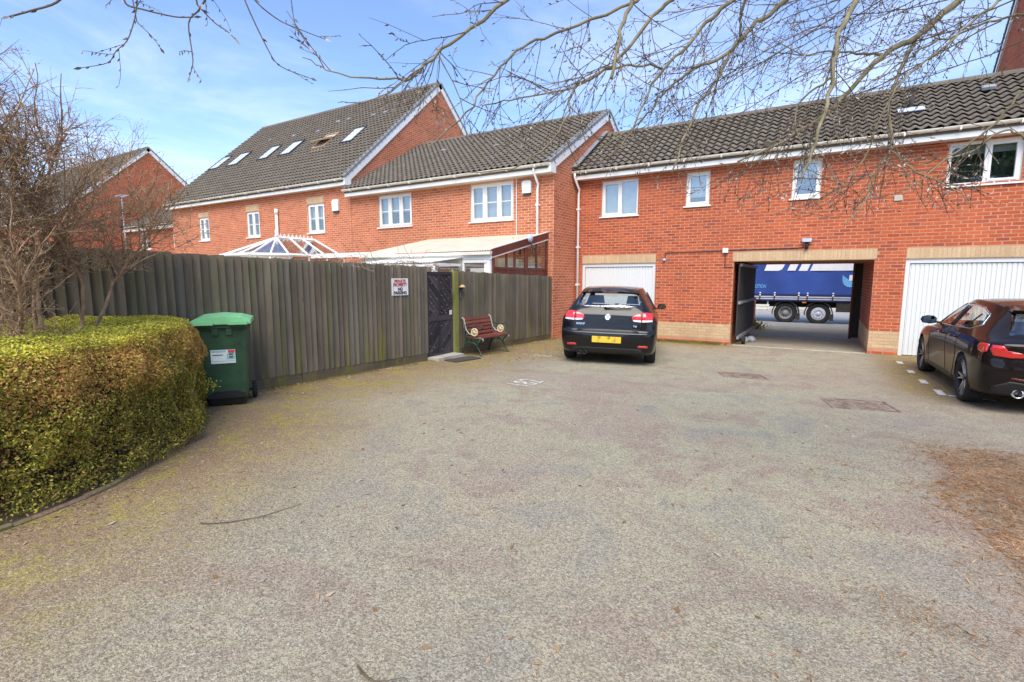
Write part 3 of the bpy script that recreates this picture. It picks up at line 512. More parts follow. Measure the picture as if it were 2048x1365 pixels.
# ---- a two-storey house of the terrace
YT = 12.66
def house(root, xl, xr, yf, depth, ze, zr, zs, walls, wins, brick='orange_brick', mort='mortar_orange', lintels=False, nb=290, gable_r=True, gable_l=False, ov=.30, nt_=290, cut_r=None, stepfill=None, skip=(), base=-.1, dp=()):
    fr = Fr((0, yf, 0), (1, 0, 0), (0, 0, 1)); yr = yf+depth/2; yb = yf+depth; ye = yf-ov
    holes = [q[:4] for q in wins]; mb = MB(); panel(mb, fr, xr-xl, zs+.02, holes, .12, 0, xl, base)
    sl = (zr-ze)/(yr-ye); top = lambda y: (ze+sl*(min(y, 2*yr-y)-ye))-.14
    for X, on in ((xr, gable_r), (xl, gable_l)):
        if on: mb.add([(X, yf, base), (X, yb, base), (X, yb, top(yb)), (X, yr, top(yr)), (X, yf, top(yf))], [(0, 1, 2, 3, 4)])
    mb.quad((xl, yb, base), (xl, yb, zs+.3), (xr, yb, zs+.3), (xr, yb, base)); mb.build('wall', mort, root)
    lz = [(q[0], q[3], q[2], q[3]+.235) for q in wins] if lintels else []
    lst = lay(fr, xr-xl, walls[0], zs+.03, holes+lz, None, xl)
    if gable_r: g = Fr((xr, 0, 0), (0, 1, 0), (0, 0, 1)); lst += lay(g, depth, walls[1], 11, (), lambda u: top(u), yf)
    set_bricks(root, lst, brick, n=nb)
    if lintels:
        m = MB()
        for q in lz: m.quad(fr.p(q[0], q[1], .002), fr.p(q[2], q[1], .002), fr.p(q[2], q[3], .002), fr.p(q[0], q[3], .002))
        stuff(m.build('buff_pointing', 'mortar_pale', root)); set_bricks(root, [z for q in lz for z in soldiers(fr, q[0], q[2], q[1]+.008)], 'buff_brick', 'lintel_brick', 'lintel_brickwork', 60)
    for q in wins: window(root, fr, *q[:4], **q[4])
    rf = roof_slab(root, xl, xr, ye, ze, yr, zr, 2*yr-ye, ze); v = Vector((0, yr-ye, zr-ze))
    tiled(rf, (xl, ye-.02, ze), (1, 0, 0), v, xr-xl, v.length, nt_, skip); ridge(rf, xl, xr, yr, zr)
    eaves(root, xl, xr, yf, ye+.02, ze, zs)
    if gable_r: verge(root, xr, ye, ze, yr, zr, 1); verge(root, xr, 2*yr-ye, ze, yr, zr, 1)
    if gable_r:                                              # boxed end of the eave
        m = MB(); m.prism([(ye-.01, zs), (yf-.001, zs), (yf-.001, ze-.02+sl*(yf-ye)-.1), (ye-.01, ze-.03)], xr-.02, xr+.062, Fr((0, 0, 0), (0, 1, 0), (0, 0, 1), (1, 0, 0))); m.build('eave_box', 'upvc', root)
    return rf, v, ye
th = thing('terrace_house', 'two storey orange brick house with two three light windows and a cream lean-to roof', 'house', (-10, YT, 0))
rf, v, ye = house(th, -14.44, -6.45, YT, 7.7, 4.75, 7.12, 4.52, (2.2, 0), [(-13.11, 3.42, -11.61, 4.47, dict(cols=3, bar=True, drop=.50, curtain=True)), (-9.26, 3.39, -7.74, 4.47, dict(cols=3, bar=True, drop=.93))], nb=290)
side = Fr((-6.45, 0, 0), (0, 1, 0), (0, 0, 1))
downpipe(th, -6.92, YT, 2.2, 4.7, .30)
set_bricks(th, lay(Fr((0, YT, 0), (1, 0, 0), (0, 0, 1)), .5, 0, 2.2, (), None, -6.95), 'orange_brick', 'brick', 'brickwork', 0)
m = MB(); m.tube([(-7.62, YT-.03, 4.5), (-7.62, YT-.03, 2.9)], .012, .012, 6); m.build('overflow_pipe', 'upvc', th)
fl = Fr((-14.44, ye, 4.83), (0, v.y, v.z), (1, 0, 0)); m = MB(); m.box((0, .0, .03), (v.length+.02, .18, .055), fl); m.build('flashing', 'lead', th)
for x, s in ((-12.2, .62), (-9.6, .5)):
    a = Fr((x, ye+v.y*s, 4.75+v.z*s), (1, 0, 0), v); m = MB(); m.box((0, 0, .05), (.2, .14, .09), a); m.build('vent_tile', 'lead', th)
al = thing('alarm_box', 'white alarm box on the brick beside the downpipe of the lower house', 'alarm box', (-7.2, YT, 4.25)); m = MB(); m.prism([(-.13, -.17), (.13, -.17), (.15, .12), (.10, .17), (-.10, .17), (-.15, .12)], 0, .075, Fr((-7.27, YT-.009, 4.24), (1, 0, 0), (0, 0, 1))); m.build('case', 'upvc', al)
m = MB(); m.box((-7.38, YT-.06, 4.02), (-7.16, YT-.009, 4.069)); m.build('strobe', 'dark_frame', al)

tl = thing('tall_house', 'tall brick terrace block with a steep roof and six rooflights', 'house', (-20, YT, 0))
dw = lambda **k: dict(cols=2, bar=True, **k)
RL = [(-26.75, -25.9), (-25.18, -24.25), (-22.65, -21.85), (-21.05, -20.22), (-18.7, -17.95), (-17.0, -16.28)]
rf, v, ye = house(tl, -26.9, -14.46, YT, 10., 5.16, 9.86, 4.93, (2.0, 3.5), [(-24.57, 3.40, -23.72, 4.43, dw()), (-20.83, 3.40, -19.92, 4.45, dw(dark=True)), (-16.85, 3.40, -15.9, 4.47, dw(drop=.5))], lintels=True, nb=290, ov=.28)
sl = v.z/v.y
for i, (a, e) in enumerate(RL):
    s0 = (14.45-ye)/v.y*v.length; l = 1.18; f = Fr((a, ye, 5.16), (1, 0, 0), v)
    mb = MB(); t = .06; w_ = e-a
    for q in (((0, s0, .0), (t, s0+l, .12)), ((w_-t, s0, .0), (w_, s0+l, .12)), ((t, s0, .0), (w_-t, s0+t, .12)), ((t, s0+l-t, 0), (w_-t, s0+l, .12))): mb.box(*q, f)
    mb.box((-.06, s0-.16, .045), (w_+.06, s0, .06), f)
    rl = mb.build('rooflight', 'dark_frame' if i != 4 else 'wood_pale', tl)
    if i != 4: m = MB(); m.box((t, s0+t, .085), (w_-t, s0+l-t, .10), f); m.build('pane', 'rooflight_glass', rl)
    else:
        m = MB(); m.box((t, s0+t, .05), (w_-t, s0+l-t, .075), f); m.build('opening', 'blind', rl)
        hv = (v.normalized()*math.cos(R(24))-f.n*math.sin(R(24))); g = Fr(f.p(0, s0+l*.55, .1), (1, 0, 0), hv); m = MB(); m.box((-.0, -.5, 0), (w_, -.44, .06), g); m.box((0, .44, 0), (w_, .5, .06), g); m.box((0, -.44, 0), (.06, .44, .06), g); m.box((w_-.06, -.44, 0), (w_, .44, .06), g); m.build('sash', 'wood_pale', rl)
        m = MB(); m.box((.06, -.44, .02), (w_-.06, .44, .035), g); m.build('pane', 'rooflight_glass', rl)
for x, y in [(-22.0, 15.9), (-19.3, 16.25), (-18.6, 16.25), (-16.9, 16.1), (-16.2, 16.1), (-24, 16.0), (-20.1, 15.8)]:
    a = Fr((x, y, 5.16+sl*(y-ye)), (1, 0, 0), v); m = MB(); m.box((0, 0, .05), (.22, .15, .10), a); m.build('vent_tile', 'lead', tl)
m = MB(); m.tube([(-18.65, YT-.08, 2.2), (-18.65, YT-.08, 4.38)], .055, .055, 10); m.tube([(-18.65, YT-.08, 4.22), (-18.65, YT-.08, 4.42)], .075, .075, 10); m.build('soil_pipe', 'upvc', tl, True)
al = thing('alarm_box', 'white alarm box beside the right window of the tall block', 'alarm box', (-15.2, YT, 4.3)); m = MB(); m.prism([(-.15, -.2), (.15, -.2), (.17, .15), (.12, .2), (-.12, .2), (-.17, .15)], 0, .08, Fr((-15.2, YT-.009, 4.32), (1, 0, 0), (0, 0, 1))); m.build('case', 'upvc', al)
m = MB(); m.box((-15.33, YT-.07, 4.06), (-15.07, YT-.009, 4.119)); m.build('strobe', 'dark_frame', al)
lk = thing('link_house', 'low brick house set back between the tall block and the far gable', 'house', (-32, 14.8, 0))
house(lk, -37.0, -26.95, 14.8, 7.7, 4.78, 7.15, 4.5, (2, 0), [(-35.4, 3.4, -34.2, 4.42, dw()), (-31.6, 3.4, -30.9, 4.42, dict(cols=1))], brick='red_brick', mort='mortar', nb=0, nt_=0, gable_r=False)
m = MB(); m.tube([(-29.2, 14.7, 2), (-29.2, 14.7, 3.2)], .05, .05, 8); m.build('soil_pipe', 'upvc', lk)
fh = thing('far_house', 'distant tall red brick house end with a pointed gable behind the bare shrub', 'house', (-44, 11.3, 0))
house(fh, -52, -37.0, 11.3, 10., 5.16, 9.86, 4.93, (2, 2), [], brick='red_brick', mort='mortar', nb=0, nt_=0)
ae = thing('aerial', 'thin television aerial on a pole in front of the far gable', 'aerial', (-36.4, 14.6, 4.7)); m = MB(); m.tube([(-36.4, 14.4, 3.2), (-36.4, 14.4, 6.7)], .035, .035, 6); m.build('mast', 'rail_grey', ae); m = MB(); m.tube([(-37.0, 14.4, 6.6), (-35.6, 14.2, 6.6)], .02, .02, 5)
for i in range(6): m.tube([(-36.8+i*.22, 14.1, 6.6), (-36.8+i*.22, 14.6, 6.6)], .012, .012, 4)
m.build('rod', 'rail_grey', ae)
# ---- the tall gable at the top right
co = thing('corner_house', 'tall red brick gable rising behind the long roof at the upper right corner', 'house', (7, 14.4, 0))
cfr = Fr((4.0, 24.4, 0), (0, -1, 0), (0, 0, 1)); topc = lambda u: 5.1+.966*min(u+.3, 10.3-u)-.14
mb = MB(); mb.add([cfr.p(0, -.3), cfr.p(10, -.3), cfr.p(10, topc(10)), cfr.p(5, topc(5)), cfr.p(0, topc(0))], [(0, 1, 2, 3, 4)]); mb.quad((4, 14.4, -.3), (14, 14.4, -.3), (14, 14.4, 5), (4, 14.4, 5)); mb.build('wall', 'mortar', co)
set_bricks(co, lay(cfr, 10, 5.2, 10.5, (), topc, 0.)+lay(Fr((0, 14.4, 0), (1, 0, 0), (0, 0, 1)), 8, -.3, 5, (), None, 4.0), 'red_brick', n=200)
roof_slab(co, 3.94, 14, 14.1, 5.1, 19.4, 10.05, 24.7, 5.1); verge(co, 4.0, 24.7, 5.1, 19.4, 10.05, -1); verge(co, 4.0, 14.1, 5.1, 19.4, 10.05, -1)

# ------------------------------------------------------------------ fittings on the coach house
lp = thing('floodlight', 'small grey floodlight with a dark sensor on the brick above the passage', 'lamp', (-.45, YF, 2.57))
m = MB(); m.prism([(-.09, -.03), (.09, -.03), (.10, .05), (-.10, .05)], .03, .13, Fr((-.45, YF-.008, 2.60), (1, 0, 0), (0, 0, 1))); m.build('lamp_head', 'rail_grey', lp)
m = MB(); m.tube([(-.45, YF-.05, 2.56), (-.45, YF-.06, 2.40)], .035, .03, 10); m.tube([(-.45, YF-.0, 2.5), (-.45, YF-.06, 2.5)], .025, .025, 8); m.build('sensor', 'black_plastic', lp, True)
jb = thing('junction_box', 'white electrical junction box on the brick left of the passage', 'junction box', (-2.23, YF, 2.43)); m = MB(); m.prism([(-.065, -.06), (.065, -.06), (.065, .06), (-.065, .06)], .008, .075, Fr((-2.25, YF, 2.42), (1, 0, 0), (0, 0, 1))); m.prism([(-.055, -.05), (.055, -.05), (.055, .05), (-.055, .05)], .076, .082, Fr((-2.25, YF, 2.42), (1, 0, 0), (0, 0, 1))); m.build('case', 'upvc', jb)
cb = MB(); yq = YF-.018; cb.tube([(-3.78, yq, 2.24), (-3.78, yq, 2.40), (-3.74, yq, 2.405), (-2.31, yq, 2.42)], .011, .011, 6); cb.tube([(-2.18, yq, 2.43), (-.6, yq, 2.44), (-.5, yq, 2.46)], .011, .011, 6); cb.tube([(-2.25, yq, 2.36), (-2.25, yq, 2.00), (-2.06, yq, 2.0)], .011, .011, 6); tag(cb.build('cable', 'dark_frame'), 'thin dark electric cable clipped along the brick above garage and passage', 'cable')
bl = thing('bulkhead_lamp', 'small pale lamp hook at the left end of the wall cable', 'lamp', (-3.8, YF, 2.2)); m = MB(); m.lathe([(.0, .07), (.03, .065), (.042, .03), (.045, 0)], Fr((-3.8, YF-.008, 2.21), (1, 0, 0), (0, 0, 1)), 12); m.build('case', 'rail_grey', bl, True)
# open gate leaves in the passage
gl = thing('steel_gate', 'dark sheet steel gate leaf folded back along the left passage wall', 'gate', (-1.9, 16, 0))
m = MB(); m.box((-1.93, YF+.1, .22), (-1.90, 17.7, 2.1)); m.build('sheet', 'dirty_black', gl)
m = MB()
for z0, z1 in ((.14, .215), (1.05, 1.12), (2.02, 2.09)): m.box((-1.90, YF+.1, z0), (-1.85, 17.7, z1))
m.build('rail', 'lead', gl)
m = MB(); m.tube([(-1.8, YF+.35, .1), (-1.72, YF+.35, .1)], .11, .11, 14); m.build('wheel', 'rubber', gl)
gr = thing('steel_gate', 'dark gate leaf standing edge on at the right end of the passage', 'gate', (.6, 18.15, 0))
m = MB(); m.box((.72, 18.15, -.05), (.95, 18.22, 2.3)); m.build('sheet', 'dirty_black', gr); m = MB(); m.tube([(.70, 18.19, -.1), (.70, 18.19, 2.3)], .045, .045, 8); m.build('post', 'brown_stain', gr)
for i, (x, y, r) in enumerate([(-1.66, 15.3, .12), (-1.80, 15.1, .11)]):
    bm = bmesh.new(); bmesh.ops.create_icosphere(bm, subdivisions=2, radius=r)
    for q in bm.verts: q.co *= 1+.25*noise.noise(q.co*9+Vector((i*7, 0, 0))); q.co.z *= .8
    me = bpy.data.meshes.new('stone'); bm.to_mesh(me); bm.free(); o = put('stone', me, 'lead'); o.location = (x, y, gz(x, y)+r*.6); tag(o, ['grey stone propping the left gate leaf in the passage', 'smaller grey stone behind the other at the foot of the gate'][i], 'stone')
bp_ = thing('brick_pier', 'short red brick pier beyond the far end of the passage', 'pier', (-2.3, 20.5, -.1)); pfm = Fr((-2.62, 20.4, -.15), (1, 0, 0), (0, 0, 1)); m = MB(); m.box((-2.62, 20.41, -.3), (-2.17, 20.8, .9)); m.build('core', 'mortar', bp_); set_bricks(bp_, lay(pfm, .45, 0, 1.05), 'red_brick', n=60)

# ------------------------------------------------------------------ lean-to, conservatory
le = thing('lean_to', 'cream corrugated lean-to roof with brown framed glass side on the lower house', 'lean-to', (-8.7, 11.3, .1))
la, lb, ly0, ly1, lz0, lz1 = -10.85, -6.62, 9.88, YT-.012, 2.36, 2.94
n = 112; mb = MB(); pts0, pts1 = [], []
for i in range(n+1):
    x = la+(lb-la)*i/n; c_ = .012*math.cos(i*math.pi/1.0); pts0.append((x, ly0-.06, lz0+c_)); pts1.append((x, ly1, lz1+c_))
mb.add(pts0+pts1, [(i, i+1, n+2+i, n+1+i) for i in range(n)]); mb.build('roof_sheet', 'corrugated_cream', le)
m = MB(); vv = Vector((0, ly1-ly0, lz1-lz0)); f = Fr((lb, ly0, lz0), vv, (1, 0, 0)); bz = Fr((lb-.02, ly0, lz0+.03), vv, (0, -vv.z, vv.y), (1, 0, 0)); m.box((0, -.17, 0), (vv.length, .0, .04), bz); m.build('barge_board', 'brown_stain', le)
m = MB(); m.box((0, -.205, 0), (vv.length, -.172, .03), bz); m.box((0, .002, -.02), (vv.length, .02, .045), bz); m.build('trim', 'upvc', le)
m = MB(); m.box((la-.05, ly0-.12, lz0-.10), (lb+.02, ly0-.02, lz0-.03)); m.build('gutter', 'gutter_plastic', le)
m = MB(); m.box((la, ly0-.018, lz0-.2), (lb, ly0, lz0-.02)); m.build('fascia', 'upvc', le)
m = MB()
for x in (la+.05, la+1.2, la+2.4, lb-.22): m.box((x, ly0, .1), (x+.10, ly0+.10, lz0-.2))
m.box((lb-.14, ly0+.0, .1), (lb-.045, ly0+.14, lz0-.02)); m.build('post', 'upvc', le)
top_at = lambda y: lz0-.19+(lz1-lz0)*(y-ly0)/(ly1-ly0)
for y, w_ in ((9.94, .06), (10.52, .045), (10.90, .045), (11.42, .14), (12.02, .05), (12.58, .08)):
    m = MB(); m.box((lb-.045, y, .1), (lb, y+w_, top_at(y))); m.build('mullion', 'brown_stain', le)
for y0, y1 in ((10.0, 11.42), (11.56, 12.64)):
    m = MB(); m.box((lb-.04, y0, .1), (lb-.008, y1, 1.93)); m.box((lb-.05, y0, 1.93), (lb+.01, y1, 1.985)); m.build('side_panel', 'brown_stain', le)
for y0, y1 in ((10.0, 10.52), (10.565, 10.9), (10.945, 11.42), (11.56, 12.02), (12.07, 12.58)):
    m = MB(); m.add([(lb-.028, y0, 1.98), (lb-.028, y1, 1.98), (lb-.028, y1, top_at(y1)), (lb-.028, y0, top_at(y0)), (lb-.022, y0, 1.98), (lb-.022, y1, 1.98), (lb-.022, y1, top_at(y1)), (lb-.022, y0, top_at(y0))], [(3, 2, 1, 0), (4, 5, 6, 7), (0, 1, 5, 4), (1, 2, 6, 5), (2, 3, 7, 6), (3, 0, 4, 7)]); m.build('pane', 'car_glass', le)
m = MB(); m.box((lb-.04, 10.945, 2.20), (lb-.005, 11.42, 2.225)); m.build('glazing_bar', 'brown_stain', le)
fw = Fr((la, ly0+.03, 0), (1, 0, 0), (0, 0, 1)); m = MB()
for i in range(5): a = .1+i*.82; m.box((a, .1, 0), (a+.78, 1.35, .05), fw); m.box((a, 1.35, 0), (a+.06, 2.15, .05), fw); m.box((a+.72, 1.35, 0), (a+.78, 2.15, .05), fw); m.box((a+.06, 2.08, 0), (a+.72, 2.15, .05), fw)
m.build('front_frame', 'upvc', le)
for i in range(5): a = .1+i*.82; m = MB(); m.box((a+.06, 1.35, .02), (a+.72, 2.08, .026), fw); m.build('pane', 'poly_glass', le)
# lower canopy in front of the lean-to
cp = thing('porch_canopy', 'low white corrugated canopy in front of the lean-to above the gate', 'canopy', (-8.4, 9.3, 2.1)); n = 60; mb = MB(); q0, q1 = [], []
for i in range(n+1): x = -9.9+2.45*i/n; c_ = .012*math.cos(i*math.pi); q0.append((x, 8.75, 2.07+c_)); q1.append((x, 9.86, 2.20+c_))
mb.add(q0+q1, [(i, i+1, n+2+i, n+1+i) for i in range(n)]); mb.build('sheet', 'upvc', cp)
m = MB(); m.box((-9.9, 8.77, 1.98), (-7.45, 8.80, 2.04)); m.box((-7.5, 8.8, 2.0), (-7.45, 9.8, 2.06)); m.box((-9.9, 8.8, .1), (-9.84, 8.86, 2.0)); m.box((-7.52, 8.8, .1), (-7.46, 8.86, 2.0)); m.build('frame', 'upvc', cp)
m = MB()
for a in (-9.8, -9.2, -8.6): m.box((a, 8.81, .1), (a+.56, 8.84, 1.97))
m.build('door_leaf', 'upvc', cp); m = MB(); m.tube([(-7.4, 8.75, 1.98), (-7.4, 8.75, 1.88), (-7.1, 8.9, 1.68), (-6.95, 9.2, 1.55)], .03, .03, 8); m.build('downpipe', 'upvc', cp, True)
# things behind the glass
cbn = thing('cabinet', 'white cabinet seen through the brown framed lean-to glass', 'cabinet', (-7.1, 11.2, .1)); m = MB(); m.box((-7.35, 10.98, .1), (-6.82, 11.40, 2.22)); m.build('carcass', 'upvc', cbn); m = MB(); m.box((-6.818, 11.0, .2), (-6.80, 11.38, 2.2)); m.build('door', 'upvc', cbn)
cbn = thing('storage_box', 'low white storage box at the wall end of the lean-to', 'box', (-7.1, 12.2, .1)); m = MB(); m.box((-7.4, 11.66, .1), (-6.85, 12.5, 2.08)); m.build('carcass', 'sticker_white', cbn); m = MB(); m.box((-7.42, 11.64, 2.082), (-6.83, 12.52, 2.12)); m.build('lid', 'upvc', cbn)
rd = thing('red_bucket', 'red plastic tub on a shelf inside the lean-to', 'tub', (-7.5, 11.1, 2.2)); m = MB(); m.lathe([(0, 0), (.14, 0), (.18, .28), (.19, .28), (.19, .3), (.165, .3), (.13, .02)], Fr((-7.62, 11.0, 2.24), (1, 0, 0), (0, 1, 0)), 18); m.build('tub', 'red_paint', rd, True); m = MB(); m.box((-7.9, 10.7, 2.2), (-7.42, 11.4, 2.235)); m.build('shelf', 'wood_pale', rd)

cv = thing('conservatory', 'white framed glass conservatory roof with finial behind the long fence', 'conservatory', (-16.5, 11, 0))
cx, hw, zr_, ze_ = -16.47, 1.55, 3.13, 2.47; yF = 11.06; yE = 9.55
A = Vector((cx, yF, zr_)); Bk = Vector((cx, YT-.01, zr_))
per = [Vector((cx+hw, YT-.01, ze_)), Vector((cx+hw, 10.45, ze_)), Vector((cx+.85, yE, ze_)), Vector((cx-.85, yE, ze_)), Vector((cx-hw, 10.45, ze_)), Vector((cx-hw, YT-.01, ze_))]
m = MB(); m.tube([A, Bk], .05, .05, 6); m.build('ridge_beam', 'upvc', cv)
rafts = []
for i in range(4): q = i/3; rafts += [(A.lerp(Bk, q), per[1].lerp(per[0], q)), (A.lerp(Bk, q), per[4].lerp(per[5], q))]
rafts += [(A, per[2]), (A, per[3]), (A, per[1].lerp(per[2], .5)), (A, per[2].lerp(per[3], .5)), (A, per[3].lerp(per[4], .5))]
for a, e in rafts: m = MB(); m.tube([a, e], .035, .035, 6); m.build('rafter', 'upvc', cv)
def tri_pane(ps):
    nn = (ps[1]-ps[0]).cross(ps[2]-ps[0]).normalized()*.006; m = MB(); m.add([q+nn for q in ps]+[q-nn for q in ps], [tuple(range(len(ps))), tuple(range(2*len(ps)-1, len(ps)-1, -1))]); m.build('pane', 'poly_glass', cv)
for i in range(3):
    tri_pane([A.lerp(Bk, i/3), per[1].lerp(per[0], i/3), per[1].lerp(per[0], (i+1)/3), A.lerp(Bk, (i+1)/3)]); tri_pane([A.lerp(Bk, i/3), A.lerp(Bk, (i+1)/3), per[4].lerp(per[5], (i+1)/3), per[4].lerp(per[5], i/3)])
for a, e in ((per[1], per[2]), (per[2], per[3]), (per[3], per[4])): md = a.lerp(e, .5); tri_pane([A, md, a]); tri_pane([A, e, md])
m = MB()
for a, e in zip(per, per[1:]): m.tube([a, e], .06, .06, 6)
m.build('eaves_gutter', 'upvc', cv)
m = MB()
for a, e in zip(per, per[1:]):
    k = max(1, round((e-a).length/.75))
    for i in range(k+1): q = a.lerp(e, i/k); m.tube([(q.x, q.y, .1), q], .035, .035, 4)
    m.hexa([(a.x, a.y, .1), (e.x, e.y, .1), (e.x, e.y+.03, .1), (a.x, a.y+.03, .1), (a.x, a.y, .8), (e.x, e.y, .8), (e.x, e.y+.03, .8), (a.x, a.y+.03, .8)])
m.build('wall_frame', 'upvc', cv)
m = MB(); m.lathe([(0, 0), (.06, 0), (.05, .05), (.025, .09), (.05, .14), (.035, .2), (.0, .30)], Fr((cx, yF, zr_+.04), (1, 0, 0), (0, 1, 0)), 10); m.build('finial', 'upvc', cv, True)
for i in range(9):
    y = yF+.12+i*.16; m = MB(); m.box((cx-.012, y, zr_+.04), (cx+.012, y+.09, zr_+.09)); m.box((cx-.012, y+.03, zr_+.09), (cx+.012, y+.06, zr_+.15)); m.build('cresting', 'upvc', cv)
# white eaves beam running on from the conservatory behind the fence
wb = MB(); wb.box((-14.85, 11.2, 2.38), (-10.95, 11.3, 2.52)); tag(wb.build('eaves_beam', 'upvc'), 'white gutter beam running between the conservatory and the lean-to', 'gutter')
ld = thing('security_lamp', 'round pale lamp on a dark arm fixed to the brown barge board', 'lamp', (-6.52, 11.47, 2.69)); m = MB(); m.lathe([(0, .09), (.05, .085), (.10, .05), (.11, .02), (.08, 0), (0, 0)], Fr((-6.54, 11.47, 2.73), (0, 1, 0), (0, 0, 1)), 18); m.build('lamp_head', 'rail_grey', ld, True); m = MB(); m.tube([(-6.56, 11.47, 2.66), (-6.45, 11.55, 2.5), (-6.5, 11.75, 2.45)], .02, .02, 6); m.tube([(-6.45, 11.52, 2.5), (-6.45, 11.52, 2.32)], .03, .02, 6); m.build('bracket', 'dark_frame', ld)

# ------------------------------------------------------------------ fences, gate, bench
FX = -6.5; fx_ = FX
def board_mesh(wid, mat, k=0):
    mb = MB(); r = random.Random(k); a, c_ = .004, .026; z = [0, .3, .62, .85, 1.0]; j = [r.uniform(-.003, .003) for _ in z]; vs = []
    for zi, ji in zip(z, j): vs += [(-.016, ji, zi), (-.010, ji, zi), (c_+.004, ji+wid, zi), (0.0, ji+wid, zi)]
    fs = []
    for i in range(4):
        for q in range(4): fs.append((i*4+q, i*4+(q+1) % 4, i*4+4+(q+1) % 4, i*4+4+q))
    mb.add(vs, fs+[(3, 2, 1, 0), (16, 17, 18, 19)]); me = bpy.data.meshes.new('board'); me.from_pydata(mb.v, [], mb.f); me.materials.append(M[mat]); me.update(); return me
BM = [board_mesh(.118, 'fence_wood', k) for k in range(6)]
def fence(label, y0, y1, top, pitch, gh, fx=FX):
    f = thing('board_fence', label, 'fence', (fx, (y0+y1)/2, gz(fx_, (y0+y1)/2)), 'weathered fences of upright boards')
    n = int((y1-y0)/pitch); p = (y1-y0)/n
    for i in range(n):
        y = y0+i*p; z0 = gz(fx_, y)+gh(y)-.004; z1 = top(y)+random.uniform(-.012, .008)
        m = Matrix.Translation((fx+random.uniform(-.004, .006), y+.0035, z0)) @ Matrix.Rotation(random.uniform(-.005, .005), 4, 'X') @ Matrix.Rotation(random.uniform(-.03, .02), 4, 'Z') @ Matrix.Diagonal((random.uniform(.9, 1.3), (p-.007)/.118*random.uniform(.97, 1.03), z1-z0, 1))
        inst('board', random.choice(BM), f, m)
    m = MB(); m.hexa([(fx-.030, y0, gz(fx_, y0)), (fx-.022, y0, gz(fx_, y0)), (fx-.022, y1, gz(fx_, y1)), (fx-.030, y1, gz(fx_, y1)), (fx-.030, y0, top(y0)-.03), (fx-.022, y0, top(y0)-.03), (fx-.022, y1, top(y1)-.03), (fx-.030, y1, top(y1)-.03)]); m.build('gap_shade_sheet', 'dirty_black', f)  # dark sheet added behind the boards so the gaps read as shadow lines
    k = max(1, round((y1-y0)/2.5))
    for i in range(k):
        a, e = y0+(y1-y0)*i/k, y0+(y1-y0)*(i+1)/k-.012; m = MB(); m.hexa([(fx-.02, a, gz(fx_, a)-.05), (fx+.018, a, gz(fx_, a)-.05), (fx+.018, e, gz(fx_, e)-.05), (fx-.02, e, gz(fx_, e)-.05), (fx-.02, a, gz(fx_, a)+gh(a)-.006), (fx+.018, a, gz(fx_, a)+gh(a)-.006), (fx+.018, e, gz(fx_, e)+gh(e)-.006), (fx-.02, e, gz(fx_, e)+gh(e)-.006)]); m.build('gravel_board', 'gravel_board_wood', f)
        m = MB(); m.box((fx-.13, a, gz(fx_, a)-.1), (fx-.035, a+.09, top(a)-.03)); m.build('post', 'fence_wood', f)
    for h in (.45, 1.05, 1.6): m = MB(); m.hexa([(fx-.08, y0, gz(fx_, y0)+h), (fx-.03, y0, gz(fx_, y0)+h), (fx-.03, y1, gz(fx_, y1)+h), (fx-.08, y1, gz(fx_, y1)+h), (fx-.08, y0, gz(fx_, y0)+h+.07), (fx-.03, y0, gz(fx_, y0)+h+.07), (fx-.03, y1, gz(fx_, y1)+h+.07), (fx-.08, y1, gz(fx_, y1)+h+.07)]); m.build('rail', 'fence_wood', f)
    return f
fence('long grey feather-edge fence between the green bin and the dark gate', -.9, 7.43, lambda y: 2.045-.0195*max(0, y-1.6) if y < 7 else 1.94-.03*(y-7), .1, lambda y: .145)
fence('shorter grey fence behind the bench between gate post and brick house', 8.40, 12.62, lambda y: 1.865-.0235*(y-8.38), .1, lambda y: .14)
sg = thing('wall_sign', 'white sign reading PRIVATE PROPERTY NO PARKING screwed to the long fence', 'sign', (FX+.03, 6.7, 1.57)); sf = Fr((FX+.034, 6.7, 1.565), (0, 1, 0), (0, 0, 1)); m = MB(); m.box((-.205, -.15, 0), (.205, .15, .006), sf); m.build('plate', 'sign_white', sg)
for t_, v_, mt, sz in (('PRIVATE', .098, 'ink_red', .078), ('PROPERTY', .034, 'ink_red', .078), ('NO', -.042, 'ink_black', .078), ('PARKING', -.108, 'ink_black', .078)): text('lettering', t_, sz, sg, sf.mat(0, v_, .0085), mt, bold=.03, width=.98 if t_ != 'PROPERTY' else .9)
